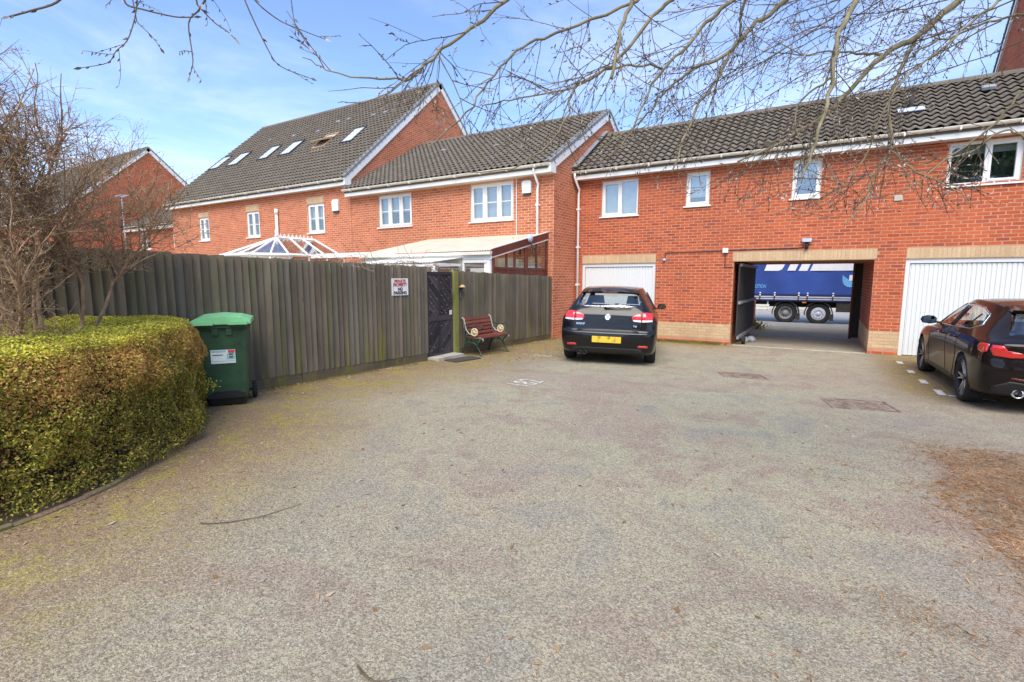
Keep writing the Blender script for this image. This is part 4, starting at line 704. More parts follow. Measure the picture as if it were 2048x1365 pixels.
# gate of diagonal boards with studs
gt = thing('garden_gate', 'dark wooden garden gate of diagonal boards with pale studs', 'gate', (FX, 7.86, .16)); gf = Fr((FX-.02, 7.47, gz(fx_, 7.5)+.05), (0, 1, 0), (0, 0, 1)); GW, GH = .77, 1.66
def clip_poly(poly, a, c_, e, f):
    for ax, lim, sgn in ((0, a, 1), (0, e, -1), (1, c_, 1), (1, f, -1)):
        out = []
        for i in range(len(poly)):
            p, q = poly[i-1], poly[i]; ip, iq = (p[ax]-lim)*sgn >= 0, (q[ax]-lim)*sgn >= 0
            if ip != iq: t = (lim-p[ax])/(q[ax]-p[ax]); out.append((p[0]+(q[0]-p[0])*t, p[1]+(q[1]-p[1])*t))
            if iq: out.append(q)
        poly = out
        if len(poly) < 3: return []
    return poly
def diag(a, c_, e, f, sgn):
    w_ = .085; k = int(((e-a)+(f-c_))/(w_*1.414))+2
    for i in range(-k, k):
        o = c_+(f-c_)/2+i*w_*1.414; g = .016
        poly = [(a-.5, o-sgn*(a+.5-a+ -.0) if False else o+sgn*(-.5)), (e+.5, o+sgn*(e-a+.5)), (e+.5, o+sgn*(e-a+.5)+w_*1.414-g), (a-.5, o+sgn*(-.5)+w_*1.414-g)]
        pl = clip_poly(poly, a, c_, e, f)
        if len(pl) >= 3:
            ar = abs(sum(pl[j-1][0]*pl[j][1]-pl[j][0]*pl[j-1][1] for j in range(len(pl))))/2
            if ar > .0006:
                if sum(pl[j-1][0]*pl[j][1]-pl[j][0]*pl[j-1][1] for j in range(len(pl))) < 0: pl = pl[::-1]
                m = MB(); m.prism(pl, -.012, .004+random.uniform(0, .004), gf); m.build('board', 'gate_wood', gt)
m = MB(); m.box((0, 0, -.05), (GW, GH, -.014), gf); m.build('backing', 'gate_wood', gt)
fwv = .045
for q in (((0, 0), (fwv, GH)), ((GW-fwv, 0), (GW, GH)), ((fwv, GH-.06), (GW-fwv, GH)), ((fwv, .70), (GW-fwv, .80)), ((fwv, 0), (GW-fwv, .05)), ((.35, .80), (.39, GH-.06)), ((.35, .05), (.39, .70))): m = MB(); m.box((*q[0], -.012), (*q[1], .018), gf); m.build('frame', 'gate_wood', gt)
for a, e in ((fwv, .35), (.39, GW-fwv)): diag(a, .80, e, GH-.06, -1); diag(a, .05, e, .70, 1)
mb = MB(); mb.lathe([(.011, 0), (.009, .006), (0, .009)], Fr((0, 0, 0)), 8); sm = bpy.data.meshes.new('stud'); sm.from_pydata(mb.v, [], mb.f); sm.materials.append(M['stud_white'])
for (a, c_) in [(.07, 1.57), (.14, 1.44), (.10, 1.18), (.07, 1.30), (.14, 1.06), (.07, .94), (.20, .90), (.14, .83), (.22, 1.0), (.42, 1.45), (.50, 1.34), (.60, 1.52), (.44, 1.20), (.52, 1.10), (.60, 1.0), (.45, .97), (.54, .90), (.64, .93), (.44, .85), (.58, .84), (.68, 1.56), (.66, 1.14), (.05, .58), (.12, .46), (.06, .22), (.20, .18), (.12, .12), (.42, .60), (.56, .62), (.66, .42), (.5, .3), (.44, .12), (.30, 1.52), (.30, 1.14), (.56, 1.22), (.07, .70)]: inst('stud', sm, gt, gf.mat(a, c_, .008))
m = MB(); m.tube([gf.p(.70, 1.05, .02), gf.p(.70, 1.07, .07), gf.p(.70, 1.30, .07), gf.p(.70, 1.32, .02)], .012, .012, 8); m.build('handle', 'dark_frame', gt, True); m = MB(); m.box((.665, .80, .018), (.735, .89, .03), gf); m.build('lock_plate', 'stud_white', gt)
gp = MB(); gp.box((FX-.06, 8.255, 0), (FX+.05, 8.385, 1.875)); o = thing('gate_post', 'thick moss green post between the dark gate and the short fence', 'post', (FX, 8.32, .12)); gp.build('post', 'mossy_wood', o); m = MB(); m.box((FX+.05, 8.27, .0), (FX+.06, 8.38, .30)); m.build('plinth', 'mossy_wood', o)
wl = thing('wall_lantern', 'small rusty lantern with a swan neck hook on the fence by the gate post', 'lantern', (FX+.05, 8.45, 1.5)); m = MB(); m.lathe([(0, .05), (.03, .045), (.075, .0), (.072, -.006), (.02, -.006)], Fr((FX+.10, 8.45, 1.535), (1, 0, 0), (0, 1, 0)), 14); m.build('hood', 'wood_pale', wl, True); m = MB(); m.tube([(FX+.03, 8.46, 1.53), (FX+.06, 8.46, 1.46), (FX+.05, 8.44, 1.36), (FX+.08, 8.42, 1.31), (FX+.12, 8.43, 1.32)], .014, .012, 8); m.tube([(FX+.1, 8.45, 1.53), (FX+.1, 8.45, 1.42)], .028, .016, 8); m.build('bracket', 'dark_frame', wl, True)
st_ = MB(); st_.box((FX-.1, 7.44, 0), (FX+.27, 8.25, gz(fx_, 7.85)+.065)); tag(st_.build('doorstep', 'concrete'), 'pale concrete doorstep at the foot of the dark gate', 'step')
mt = thing('doormat', 'flat dark doormat lying in front of the gate step beside the bench', 'mat', (-5.98, 7.9, gz(fx_, 7.9))); m = MB(); pz = lambda x, y, d: (x, y, gz(x, y)+d); q = [(-6.20, 7.58), (-5.86, 7.50), (-5.78, 8.22), (-6.12, 8.36)]; m.hexa([pz(*c_, .004) for c_ in q]+[pz(*c_, .02) for c_ in q]); m.build('mat', 'mat_dark', mt)
m = MB()
for i in range(12):
    t = .06+i*.08; a = [q[0][j]+(q[3][j]-q[0][j])*t for j in (0, 1)]; e = [q[1][j]+(q[2][j]-q[1][j])*t for j in (0, 1)]; m.tube([pz(a[0]+.02, a[1], .022), pz(e[0]-.02, e[1], .022)], .006, .006, 4)
stuff(m.build('ribs', 'mat_dark', mt))

# bench: cast ends, slats
bn = thing('bench', 'small garden bench with red brown slats and green cast iron ends', 'bench', (-6.15, 8.97, gz(fx_, 8.97))); B0 = gz(fx_, 8.97)
# profile in (x from back to front, z)
def cast_end(y):
    X0 = -6.46
    def P(x, z, dy=0): return (X0+x, y+dy, B0+z)
    m = MB()
    m.tube([P(.02, .78), P(.0, .76), P(.03, .80), P(.07, .77), P(.10, .66), P(.13, .55), P(.20, .47), P(.30, .44)], .013, .013, 6)     # back scroll
    e = m.build('end_rim', 'iron_grey', bn, True)
    m = MB(); m.tube([P(.44, .40), P(.50, .395), P(.555, .37), P(.565, .345), P(.54, .335)], .012, .012, 6); m.build('seat_scroll', 'iron_grey', bn, True)
    m = MB()
    m.tube([P(.10, .64), P(.30, .60), P(.42, .62), P(.50, .645), P(.545, .63), P(.55, .595), P(.52, .585)], .012, .012, 6)               # arm
    m.tube([P(.06, .70), P(.08, .5), P(.11, .38), P(.09, .22), P(.02, .02), P(-.0, 0)], .015, .017, 6); m.tube([P(.11, .38), P(.3, .37), P(.50, .38)], .014, .014, 6)
    m.tube([P(.50, .37), P(.42, .27), P(.40, .22), P(.47, .12), P(.52, .0), P(.56, .0)], .015, .014, 6); m.tube([P(.09, .22), P(.16, .27), P(.25, .285), P(.34, .27), P(.41, .22)], .013, .013, 6)
    for cx_, cz, r in ((.17, .33, .035), (.25, .33, .04), (.34, .33, .04), (.42, .33, .03), (.15, .43, .03), (.18, .52, .035)): m.tube([P(cx_+r*math.cos(t), cz+r*math.sin(t)) for t in np.linspace(0, 5.6, 9)], .008, .006, 5)
    for a_, c_ in (((.13, .3), (.2, .38)), ((.27, .29), (.34, .38)), ((.12, .5), (.22, .58))): m.tube([P(*a_), P(*c_)], .009, .009, 5)
    m.build('cast_end', 'iron_green', bn, True)
    m = MB(); cx_, cz = .34, .505; ring = [P(cx_+.075*math.cos(t), cz+.075*math.sin(t)) for t in np.linspace(0, 2*math.pi, 17)]; m.tube(ring, .014, .014, 6, False)
    for k in range(6): t = k*math.pi/3; m.tube([P(cx_, cz), P(cx_+.075*math.cos(t), cz+.075*math.sin(t))], .013, .013, 5)
    m.lathe([(.026, -.016), (.026, .016), (0, .02)], Fr(P(cx_, cz), (1, 0, 0), (0, 0, 1)), 10); m.build('rosette', 'cream_paint', bn, True)
ya, yb_ = 8.47, 9.46
cast_end(ya); cast_end(yb_)
for i in range(5):
    s = i/4; f = Fr((-6.46+.06+.045*(1-s)*-.3+s*.09, ya-.01, B0+.76-s*.30), (0, 1, 0), (.28, 0, -.96)); m = MB(); m.box((0, -.027, -.010), (yb_-ya+.02, .027, .010), f); m.build('slat', 'bench_wood', bn)
for i in range(5):
    x = -6.46+.17+i*.082; m = MB(); m.box((x, ya-.01, B0+.395-.004*abs(i-2)), (x+.062, yb_+.01, B0+.415-.004*abs(i-2))); m.build('slat', 'bench_wood', bn)

# ------------------------------------------------------------------ wheelie bin
bi = thing('wheelie_bin', 'dark green wheelie bin with a bright green lid standing beside the hedge', 'bin', (-6.12, 3.42, gz(fx_, 3.4)))
ba = R(-34); WM[bi.name] = Matrix.Translation((-6.12, 3.36, gz(fx_, 3.36))) @ Matrix.Rotation(ba+R(90), 4, 'Z'); bi.location = (-6.12, 3.36, gz(fx_, 3.36)); bi.rotation_euler = (0, 0, ba+R(90))
# local: -y is the front, x to the viewer's right when seen from the front
def loc(o): o.matrix_parent_inverse = Matrix.Identity(4); return o
def rrect(hx, hy, r, z, cy=0, k=4):
    out = []
    for (sx, sy, a0) in ((1, 1, 0), (-1, 1, 90), (-1, -1, 180), (1, -1, 270)):
        for i in range(k): a = R(a0+90*i/(k-1)); out.append((sx*(hx-r)+r*math.cos(a), cy+sy*(hy-r)+r*math.sin(a), z))
    return out
def loft(mb, rings, cap0=True, cap1=True):
    k = len(rings[0]); b0 = len(mb.v)
    for r_ in rings: mb.v += [tuple(q) for q in r_]
    for i in range(len(rings)-1):
        for j in range(k): mb.f.append((b0+i*k+j, b0+i*k+(j+1) % k, b0+(i+1)*k+(j+1) % k, b0+(i+1)*k+j))
    if cap0: mb.f.append(tuple(b0+j for j in range(k-1, -1, -1)))
    if cap1: mb.f.append(tuple(b0+(len(rings)-1)*k+j for j in range(k)))
    return mb
m = MB(); loft(m, [rrect(.215, .25, .04, .10, .02), rrect(.225, .26, .05, .16, .015), rrect(.262, .315, .05, .90, -.01), rrect(.275, .33, .05, .93, -.01), rrect(.285, .345, .05, .94, -.01), rrect(.285, .345, .05, .99, -.01)]); loc(m.build('body', 'wheelie_green', bi, False))
m = MB(); loft(m, [rrect(.20, .20, .04, .02, .0), rrect(.21, .225, .04, .12, .0)]); loc(m.build('base', 'black_plastic', bi))
m = MB(); m.prism([(-.20, 0), (.20, 0), (.20, .04), (.11, .085), (0, .10), (-.11, .085), (-.20, .04)], 0, .012, Fr((0, -.236, .105), (1, 0, 0), (0, 0, 1))); loc(m.build('foot_arch', 'black_plastic', bi))
m = MB(); nn = 7; rows = []
for i in range(nn):
    y = -.39+.76*i/(nn-1); rows.append([(-.305, y, .985), (-.30, y, 1.025), (-.2, y, 1.045+.035*math.sin(math.pi*min(1, (i+.6)/nn))), (0, y, 1.055+.045*math.sin(math.pi*min(1, (i+.6)/nn))), (.2, y, 1.045+.035*math.sin(math.pi*min(1, (i+.6)/nn))), (.30, y, 1.025), (.305, y, .985)])
loft(m, rows); loc(m.build('lid', 'lid_green', bi, False))
m = MB()
for a in (-.17, .17): m.box((a-.10, -.43, .995), (a+.10, -.39, 1.012)); m.box((a-.10, -.435, .98), (a+.10, -.425, 1.015))
loc(m.build('lid_grip', 'lid_green', bi))
m = MB(); m.tube([(-.22, .36, .99), (-.22, .41, 1.0), (.22, .41, 1.0), (.22, .36, .99)], .016, .016, 8); loc(m.build('rear_handle', 'wheelie_green', bi, True))
m = MB()
for a in (-.07, .07): m.box((a-.03, -.345, .86), (a+.03, -.315, .94))
loc(m.build('comb_rib', 'wheelie_green', bi))
for sx in (-1, 1):
    wf = Fr((sx*.245, .20, .105), (0, 1, 0), (0, 0, 1) if sx > 0 else (0, 0, -1)); m = MB(); m.lathe([(.0, .055), (.05, .055), (.06, .04), (.085, .04), (.10, .05), (.105, .03), (.105, .005), (.0, .0)], wf, 24); loc(m.build('wheel', 'rubber', bi, True))
m = MB(); m.tube([(-.25, .20, .105), (.25, .20, .105)], .014, .014, 8); loc(m.build('axle', 'black_plastic', bi))
lf = Fr((-.005, -.288-.012, .60), (1, 0, 0), (0, -.075, 1)); m = MB(); m.box((-.125, -.075, 0), (.125, .085, .003), lf); sk = loc(m.build('sticker', 'sticker_white', bi))
for a, mt_ in (((-.12, .055, .0035, .03, .08), 'sticker_teal'), ((.035, -.03, .0035, .12, .04), 'sticker_teal'), ((.05, .05, .0035, .12, .082), 'sticker_red'), ((-.11, .02, .0035, .0, .03), 'dark_frame'), ((-.115, -.052, .0035, .115, -.045), 'sticker_teal'), ((.06, .02, .004, .10, .035), 'wheelie_green'), ((.06, -.012, .004, .10, .006), 'wheelie_green'), ((.055, .042, .004, .115, .047), 'ink_black')): m = MB(); m.box((a[0], a[1], a[2]), (a[3], a[4], a[2]+.001), lf); o = m.build('printed_block', mt_, sk); o.matrix_parent_inverse = Matrix.Identity(4)

# ------------------------------------------------------------------ manhole covers
def tilt(x, y): return Matrix.Rotation(math.atan((gz(x, y+.5)-gz(x, y-.5))), 4, 'X') @ Matrix.Rotation(-math.atan((gz(x+.5, y)-gz(x-.5, y))), 4, 'Y')
def manhole(label, x, y, a, wx, wy):
    t = thing('manhole_cover', label, 'manhole cover', (x, y, gz(x, y)), 'manhole covers'); T = Matrix.Translation((x, y, gz(x, y)+.004)) @ tilt(x, y) @ Matrix.Rotation(R(a), 4, 'Z'); f = Fr(T.translation, T.col[0][:3], T.col[1][:3])
    m = MB()
    for q in (((-wx/2, -wy/2), (wx/2, -wy/2+.035)), ((-wx/2, wy/2-.035), (wx/2, wy/2)), ((-wx/2, -wy/2+.035), (-wx/2+.035, wy/2-.035)), ((wx/2-.035, -wy/2+.035), (wx/2, wy/2-.035))): m.box((*q[0], -.01), (*q[1], .006), f)
    m.build('frame', 'manhole_iron', t); m = MB(); m.box((-wx/2+.045, -wy/2+.045, -.01), (wx/2-.045, wy/2-.045, .001), f); m.build('lid', 'manhole_iron', t)
    m = MB(); nx_, ny_ = int((wx-.12)/.055), int((wy-.12)/.055)
    for i in range(nx_):
        for j in range(ny_): a_, c_ = -wx/2+.07+i*.055, -wy/2+.07+j*.055; m.box((a_, c_, .0), (a_+(.04 if (i+j) % 2 else .016), c_+(.016 if (i+j) % 2 else .04), .006), f)
    stuff(m.build('tread', 'manhole_iron', t))
manhole('rusty manhole cover in the asphalt straight ahead of the passage', -1.14, 9.52, 22, .72, .48)
manhole('rusty manhole cover nearer the camera and the parked car at right', .49, 8.25, 14, .80, .60)

# ------------------------------------------------------------------ cars
def cr_interp(P, n, axis, pad0, pad1):
    P = np.moveaxis(P, axis, 0); Q = np.concatenate([pad0[None], P, pad1[None]]); out = []
    for i in range(1, len(Q)-2):
        p0, p1, p2, p3 = Q[i-1], Q[i], Q[i+1], Q[i+2]
        for k in range(n):
            t = k/n; out.append(.5*(2*p1+(p2-p0)*t+(2*p0-5*p1+4*p2-p3)*t*t+(3*p1-p0-3*p2+p3)*t**3))
    out.append(Q[-2]); return np.moveaxis(np.array(out), 0, axis)
MIR = np.array([1, -1, 1.])
class Car:
    def __init__(s, name, label, loops, matrix, paint, nsub=7):
        s.root = thing(name, label, 'car', matrix.translation); s.root.rotation_euler = matrix.to_euler(); WM[s.root.name] = matrix; s.paint = paint
        L = np.array(loops, float)                     # [v][u][xyz]
        G = cr_interp(L, nsub, 1, L[:, 1]*MIR, L[:, -2]*MIR); G = cr_interp(G, nsub, 0, 2*G[0]-G[1], G[-2]*MIR)
        nv, nu = G.shape[:2]; G[:, 0, 1] = 0; G[:, -1, 1] = 0; G[-1, :, 1] = 0
        H = np.concatenate([G, (G*MIR)[:, -2:0:-1]], 1); s.nu = H.shape[1]; s.nv = nv; s.V = H.reshape(-1, 3).copy()
        s.F = [(j*s.nu+i, j*s.nu+(i+1) % s.nu, (j+1)*s.nu+(i+1) % s.nu, (j+1)*s.nu+i) for j in range(nv-1) for i in range(s.nu)]
        tris = [q for f in s.F for q in ((f[0], f[1], f[2]), (f[0], f[2], f[3]))]
        s.bvh = BVHTree.FromPolygons([tuple(q) for q in s.V], tris); s.VC = s.V.copy(); s.alive = np.ones(len(s.F), bool)
    def hit(s, view, a, c_):
        o, d = {'rear': ((-3, a, c_), (1, 0, 0)), 'front': ((9, a, c_), (-1, 0, 0)), 'left': ((a, 3, c_), (0, -1, 0)), 'right': ((a, -3, c_), (0, 1, 0)), 'top': ((a, c_, 4), (0, 0, -1))}[view]
        l, n, i, _ = s.bvh.ray_cast(Vector(o), Vector(d))
        if l is None: return None, None
        if n.dot(Vector(d)) > 0: n = -n
        return l, n
    def cut(s, test, snap):
        """remove faces inside the 2D test and pull the cut edge onto it"""
        ins = np.array([test(v_) for v_ in s.V]); dead = np.array([all(ins[i] for i in f) for f in s.F]); some = np.array([any(ins[i] for i in f) for f in s.F]); s.alive &= ~dead
        for i in {i for f, d_, m_ in zip(s.F, dead, some) if m_ and not d_ for i in f if ins[i]}: s.VC[i] = snap(s.VC[i])
    def arch(s, x, z, r):
        def snap(v_): d = math.hypot(v_[0]-x, v_[2]-z) or 1e-6; return np.array([x+(v_[0]-x)/d*r, v_[1], z+(v_[2]-z)/d*r])
        s.cut(lambda v_: abs(v_[1]) > .45 and math.hypot(v_[0]-x, v_[2]-z) < r, snap)
    def hole(s, view, poly, sgn=None):
        ax = {'rear': (1, 2), 'front': (1, 2), 'left': (0, 2), 'right': (0, 2)}[view]; P = [np.array(q, float) for q in poly]; k = len(P)
        def ok(v_): return {'rear': v_[0] < 1.2, 'front': v_[0] > 1.9, 'left': v_[1] > .3, 'right': v_[1] < -.3}[view]
        def inside(v_):
            if not ok(v_): return False
            x, y = v_[ax[0]], v_[ax[1]]; c_ = False
            for i in range(k):
                (x1, y1), (x2, y2) = P[i-1], P[i]
                if (y1 > y) != (y2 > y) and x < (x2-x1)*(y-y1)/(y2-y1)+x1: c_ = not c_
            return c_
        def snap(v_):
            q = np.array([v_[ax[0]], v_[ax[1]]]); best = None
            for i in range(k):
                a, e = P[i-1], P[i]; t = np.clip(np.dot(q-a, e-a)/max(1e-9, np.dot(e-a, e-a)), 0, 1); p = a+(e-a)*t; d = np.linalg.norm(q-p)
                if best is None or d < best[0]: best = (d, p)
            l, n = s.hit(view, *best[1])
            return np.array(l) if l is not None else v_
        s.cut(inside, snap)
    def patch(s, name, view, poly, mat, off=.004, rings=4, parent=None, center=None, fine=5, skirt=True):
        P = [np.array(q, float) for q in poly]; pts = []
        for i in range(len(P)):
            a, e = P[i], P[(i+1) % len(P)]
            for k in range(fine): pts.append(a+(e-a)*k/fine)
        c_ = np.array(center if center is not None else sum(pts)/len(pts)); k = len(pts); mb = MB(); rws = []
        for r_ in range(rings+1):
            row = []
            for p in pts:
                q = c_+(p-c_)*(1-r_/rings*.999); l, n = s.hit(view, *q)
                if l is None: q2 = c_+(q-c_)*.97; l, n = s.hit(view, *q2)
                if l is None: l, n = Vector((0, 0, 0)), Vector((0, 0, 1))
                row.append((l, n))
            rws.append(row)
        allr = ([[l-n*.012 for l, n in rws[0]]] if skirt else [])+[[l+n*off for l, n in row] for row in rws]
        for row in allr: mb.v += [tuple(q) for q in row]
        for i in range(len(allr)-1):
            for j in range(k): mb.f.append((i*k+j, i*k+(j+1) % k, (i+1)*k+(j+1) % k, (i+1)*k+j))
        o = mb.build(name, mat, parent or s.root, True); o.matrix_parent_inverse = Matrix.Identity(4)
        if view in ('rear', 'right'): pass
        bm = bmesh.new(); bm.from_mesh(o.data); bmesh.ops.recalc_face_normals(bm, faces=bm.faces); bm.normal_update(); nn_ = sum((n for l, n in rws[0]), Vector()); flip = sum(f_.normal.dot(nn_)*f_.calc_area() for f_ in bm.faces) < 0
        if flip: bmesh.ops.reverse_faces(bm, faces=bm.faces)
        bm.to_mesh(o.data); bm.free(); return o
    def strip(s, name, view, pts, w_, mat, off=.003):
        mb = MB(); q = []
        for i in range(len(pts)-1):
            for k in range(6): q.append(np.array(pts[i])+(np.array(pts[i+1])-np.array(pts[i]))*k/6)
        q.append(np.array(pts[-1])); ps = []
        for p in q:
            l, n = s.hit(view, *p)
            if l is not None: ps.append(l+n*off)
        if len(ps) > 1: mb.tube(ps, w_, w_, 5); o = mb.build(name, mat, s.root, True); o.matrix_parent_inverse = Matrix.Identity(4); return o
    def body(s):
        me = bpy.data.meshes.new('body'); used = sorted({i for f, a in zip(s.F, s.alive) if a for i in f}); mp_ = {q: i for i, q in enumerate(used)}
        me.from_pydata([tuple(s.VC[i]) for i in used], [], [tuple(mp_[i] for i in f) for f, a in zip(s.F, s.alive) if a]); me.update()
        bm = bmesh.new(); bm.from_mesh(me); bmesh.ops.remove_doubles(bm, verts=bm.verts, dist=.0004); bmesh.ops.recalc_face_normals(bm, faces=bm.faces); bm.to_mesh(me); bm.free()
        o = put('body', me, s.paint, s.root, True); o.matrix_parent_inverse = Matrix.Identity(4); return o
    def sub(s, name, mb, mat, smooth=False, parent=None): o = mb.build(name, mat, parent or s.root, smooth); o.matrix_parent_inverse = Matrix.Identity(4); return o
    def wheel(s, x, y, r, spokes, rim='alloy', rr=.72, double=True):
        sg_ = 1 if y > 0 else -1; f = Fr((x, y, r), (1, 0, 0), (0, 0, 1) if sg_ < 0 else (0, 0, -1)); R_ = r
        e = bpy.data.objects.new('wheel', None); COL.objects.link(e); e.empty_display_size = .1; e.parent = s.root
        m = MB(); m.lathe([(R_*rr, .09), (R_*.80, .108), (R_*.93, .105), (R_*.985, .085), (R_, .05), (R_, -.06), (R_*.97, -.1), (R_*rr, -.1)], f, 40); s.sub('tyre', m, 'rubber', True, e)
        m = MB(); m.lathe([(R_*rr, .095), (R_*(rr-.035), .10), (R_*(rr-.06), .085), (R_*(rr-.07), -.08)], f, 40); m.lathe([(0, .078), (.045, .078), (.06, .06), (.06, .02)], f, 20)
        s.sub('rim', m, 'alloy_dark', False, e); m = MB(); m.lathe([(R_*rr, .097), (R_*(rr-.03), .101)], f, 40)
        for k in range(spokes):
            for dd in ((-.13, .13) if double else (0,)):
                a0 = 2*math.pi*k/spokes+dd*.5; a1 = 2*math.pi*k/spokes+dd*1.5; w0, w1 = .014, .011
                u0 = Vector((math.cos(a0), math.sin(a0), 0)); u1 = Vector((math.cos(a1), math.sin(a1), 0)); t0 = Vector((-u0.y, u0.x, 0)); t1 = Vector((-u1.y, u1.x, 0)); i0, i1 = .05, R_*(rr-.05)
                C = [(u0*i0-t0*w0, .045), (u0*i0+t0*w0, .045), (u1*i1+t1*w1, .060), (u1*i1-t1*w1, .060), (u0*i0-t0*w0*.7, .072), (u0*i0+t0*w0*.7, .072), (u1*i1+t1*w1*.7, .088), (u1*i1-t1*w1*.7, .088)]; m.hexa([f.p(q.x, q.y, h) for q, h in C])
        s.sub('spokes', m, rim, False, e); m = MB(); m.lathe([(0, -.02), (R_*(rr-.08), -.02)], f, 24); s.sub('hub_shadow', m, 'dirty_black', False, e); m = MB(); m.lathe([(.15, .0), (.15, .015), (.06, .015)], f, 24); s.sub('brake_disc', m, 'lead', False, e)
    def liner(s, x, r, y=.62):
        m = MB(); n = 20
        for sg_ in (1, -1):
            pts0 = [(x+math.cos(a)*r, sg_*.80, r_z+math.sin(a)*r) for a, r_z in ((math.pi*i/n*1.2-.3, s.hubz) for i in range(n+1))]; pts1 = [(p[0], sg_*.42, p[2]) for p in pts0]; m.add(pts0+pts1, [(i, i+1, n+2+i, n+1+i) for i in range(n)]); m.add(pts1, [tuple(range(n+1))])
        s.sub('wheel_arch', m, 'dirty_black')

# --- hatchback in front of the left garage (x forward from the rear bumper, y left, z up)
def mirror_loop(*pts): return list(pts)
golf_loops = [
 [(.20, 0, .20), (.20, .45, .20), (.26, .72, .20), (.45, .80, .19), (.85, .80, .18), (2.1, .80, .18), (3.35, .80, .18), (3.85, .72, .20), (4.05, .45, .20), (4.08, 0, .20)],
 [(.07, 0, .27), (.075, .45, .27), (.12, .76, .27), (.34, .855, .26), (.85, .865, .25), (2.1, .865, .25), (3.35, .865, .25), (3.92, .77, .25), (4.13, .45, .25), (4.17, 0, .25)],
 [(.0, 0, .44), (.01, .46, .44), (.07, .78, .44), (.30, .885, .44), (.85, .893, .44), (2.1, .885, .44), (3.35, .89, .44), (3.95, .80, .44), (4.16, .46, .44), (4.2, 0, .44)],
 [(-.005, 0, .60), (.005, .46, .60), (.065, .79, .60), (.29, .893, .61), (.85, .90, .62), (2.1, .893, .62), (3.35, .897, .61), (3.94, .80, .58), (4.15, .46, .58), (4.19, 0, .58)],
 [(.045, 0, .665), (.05, .46, .665), (.10, .78, .67), (.29, .89, .68), (.85, .90, .70), (2.1, .893, .70), (3.35, .895, .68), (3.92, .79, .65), (4.10, .46, .66), (4.14, 0, .66)],
 [(.075, 0, .84), (.08, .46, .84), (.115, .76, .84), (.30, .875, .85), (.85, .895, .86), (2.1, .885, .85), (3.35, .87, .83), (3.84, .74, .76), (4.0, .45, .77), (4.04, 0, .77)],
 [(.125, 0, 1.02), (.135, .42, 1.02), (.17, .69, 1.01), (.34, .795, .99), (.90, .83, .985), (2.1, .835, .965), (2.98, .80, .94), (3.05, .66, .955), (3.12, .40, .975), (3.15, 0, .985)],
 [(.44, 0, 1.385), (.45, .35, 1.38), (.49, .50, 1.365), (.62, .565, 1.35), (.98, .585, 1.385), (1.7, .595, 1.405), (2.2, .56, 1.375), (2.30, .47, 1.37), (2.38, .28, 1.385), (2.40, 0, 1.39)],
 [(.64, 0, 1.445), (.65, .27, 1.442), (.70, .42, 1.425), (.82, .46, 1.425), (1.1, .47, 1.445), (1.7, .475, 1.46), (2.0, .46, 1.44), (2.06, .36, 1.44), (2.1, .2, 1.445), (2.12, 0, 1.45)],
 [(.95, 0, 1.465), (.97, 0, 1.466), (1.0, 0, 1.467), (1.05, 0, 1.469), (1.2, 0, 1.473), (1.6, 0, 1.477), (1.75, 0, 1.475), (1.8, 0, 1.474), (1.85, 0, 1.472), (1.9, 0, 1.47)]]
def place(x, y, heading): return Matrix.Translation((x, y, gz(x, y))) @ tilt(x, y) @ Matrix.Rotation(R(heading), 4, 'Z')
h = 105.6; gx, gy = -3.62+.2*.0, 9.62
g = Car('hatchback', 'black hatchback with red tail lamps and yellow plate parked nose in at the left garage', golf_loops, place(gx+.80*.269, gy-.80*.963, h), 'black_paint'); g.hubz = .315
REARW = [(-.595, 1.09), (.595, 1.09), (.505, 1.335), (-.505, 1.335)]
g.hole('rear', REARW); SIDEW = [(.62, 1.03), (2.75, 1.0), (2.22, 1.33), (.95, 1.335)]
for vw in ('left', 'right'): g.hole(vw, SIDEW)
g.hole('front', [(-.66, 1.0), (.66, 1.0), (.50, 1.345), (-.50, 1.345)])
for x in (.80, 3.375): g.arch(x, .315, .355)
g.body()
g.patch('rear_window', 'rear', [(-.625, 1.07), (.625, 1.07), (.52, 1.35), (-.52, 1.35)], 'car_glass', .003)
for vw in ('left', 'right'): g.patch('side_window', vw, [(.60, 1.015), (2.78, .985), (2.22, 1.345), (.93, 1.35)], 'car_glass', .003)
g.patch('windscreen', 'front', [(-.68, .99), (.68, .99), (.52, 1.36), (-.52, 1.36)], 'car_glass', .003)
for q in (1.62, 1.70): [g.strip('window_pillar', vw, [(q, 1.0), (q-.03, 1.35)], .03, 'black_plastic') for vw in ('left', 'right')]
m = MB(); yy = np.linspace(-.54, .54, 13); rws = []
for y in yy: c_ = 1-.10*(abs(y)/.54)**2; d = .05*(abs(y)/.54)**2; rws.append([(.35+d, y, 1.345*1-.025*(abs(y)/.54)**2), (.33+d, y, 1.375-.03*(abs(y)/.54)**2), (.46+d, y, 1.418-.035*(abs(y)/.54)**2), (.68, y, 1.448-.035*(abs(y)/.54)**2), (.60, y, 1.37)])
loft(m, rws); g.sub('spoiler', m, 'black_paint', False)
m = MB(); m.box((.322, -.14, 1.352), (.345, .14, 1.37)); g.sub('brake_lamp', m, 'dark_red')
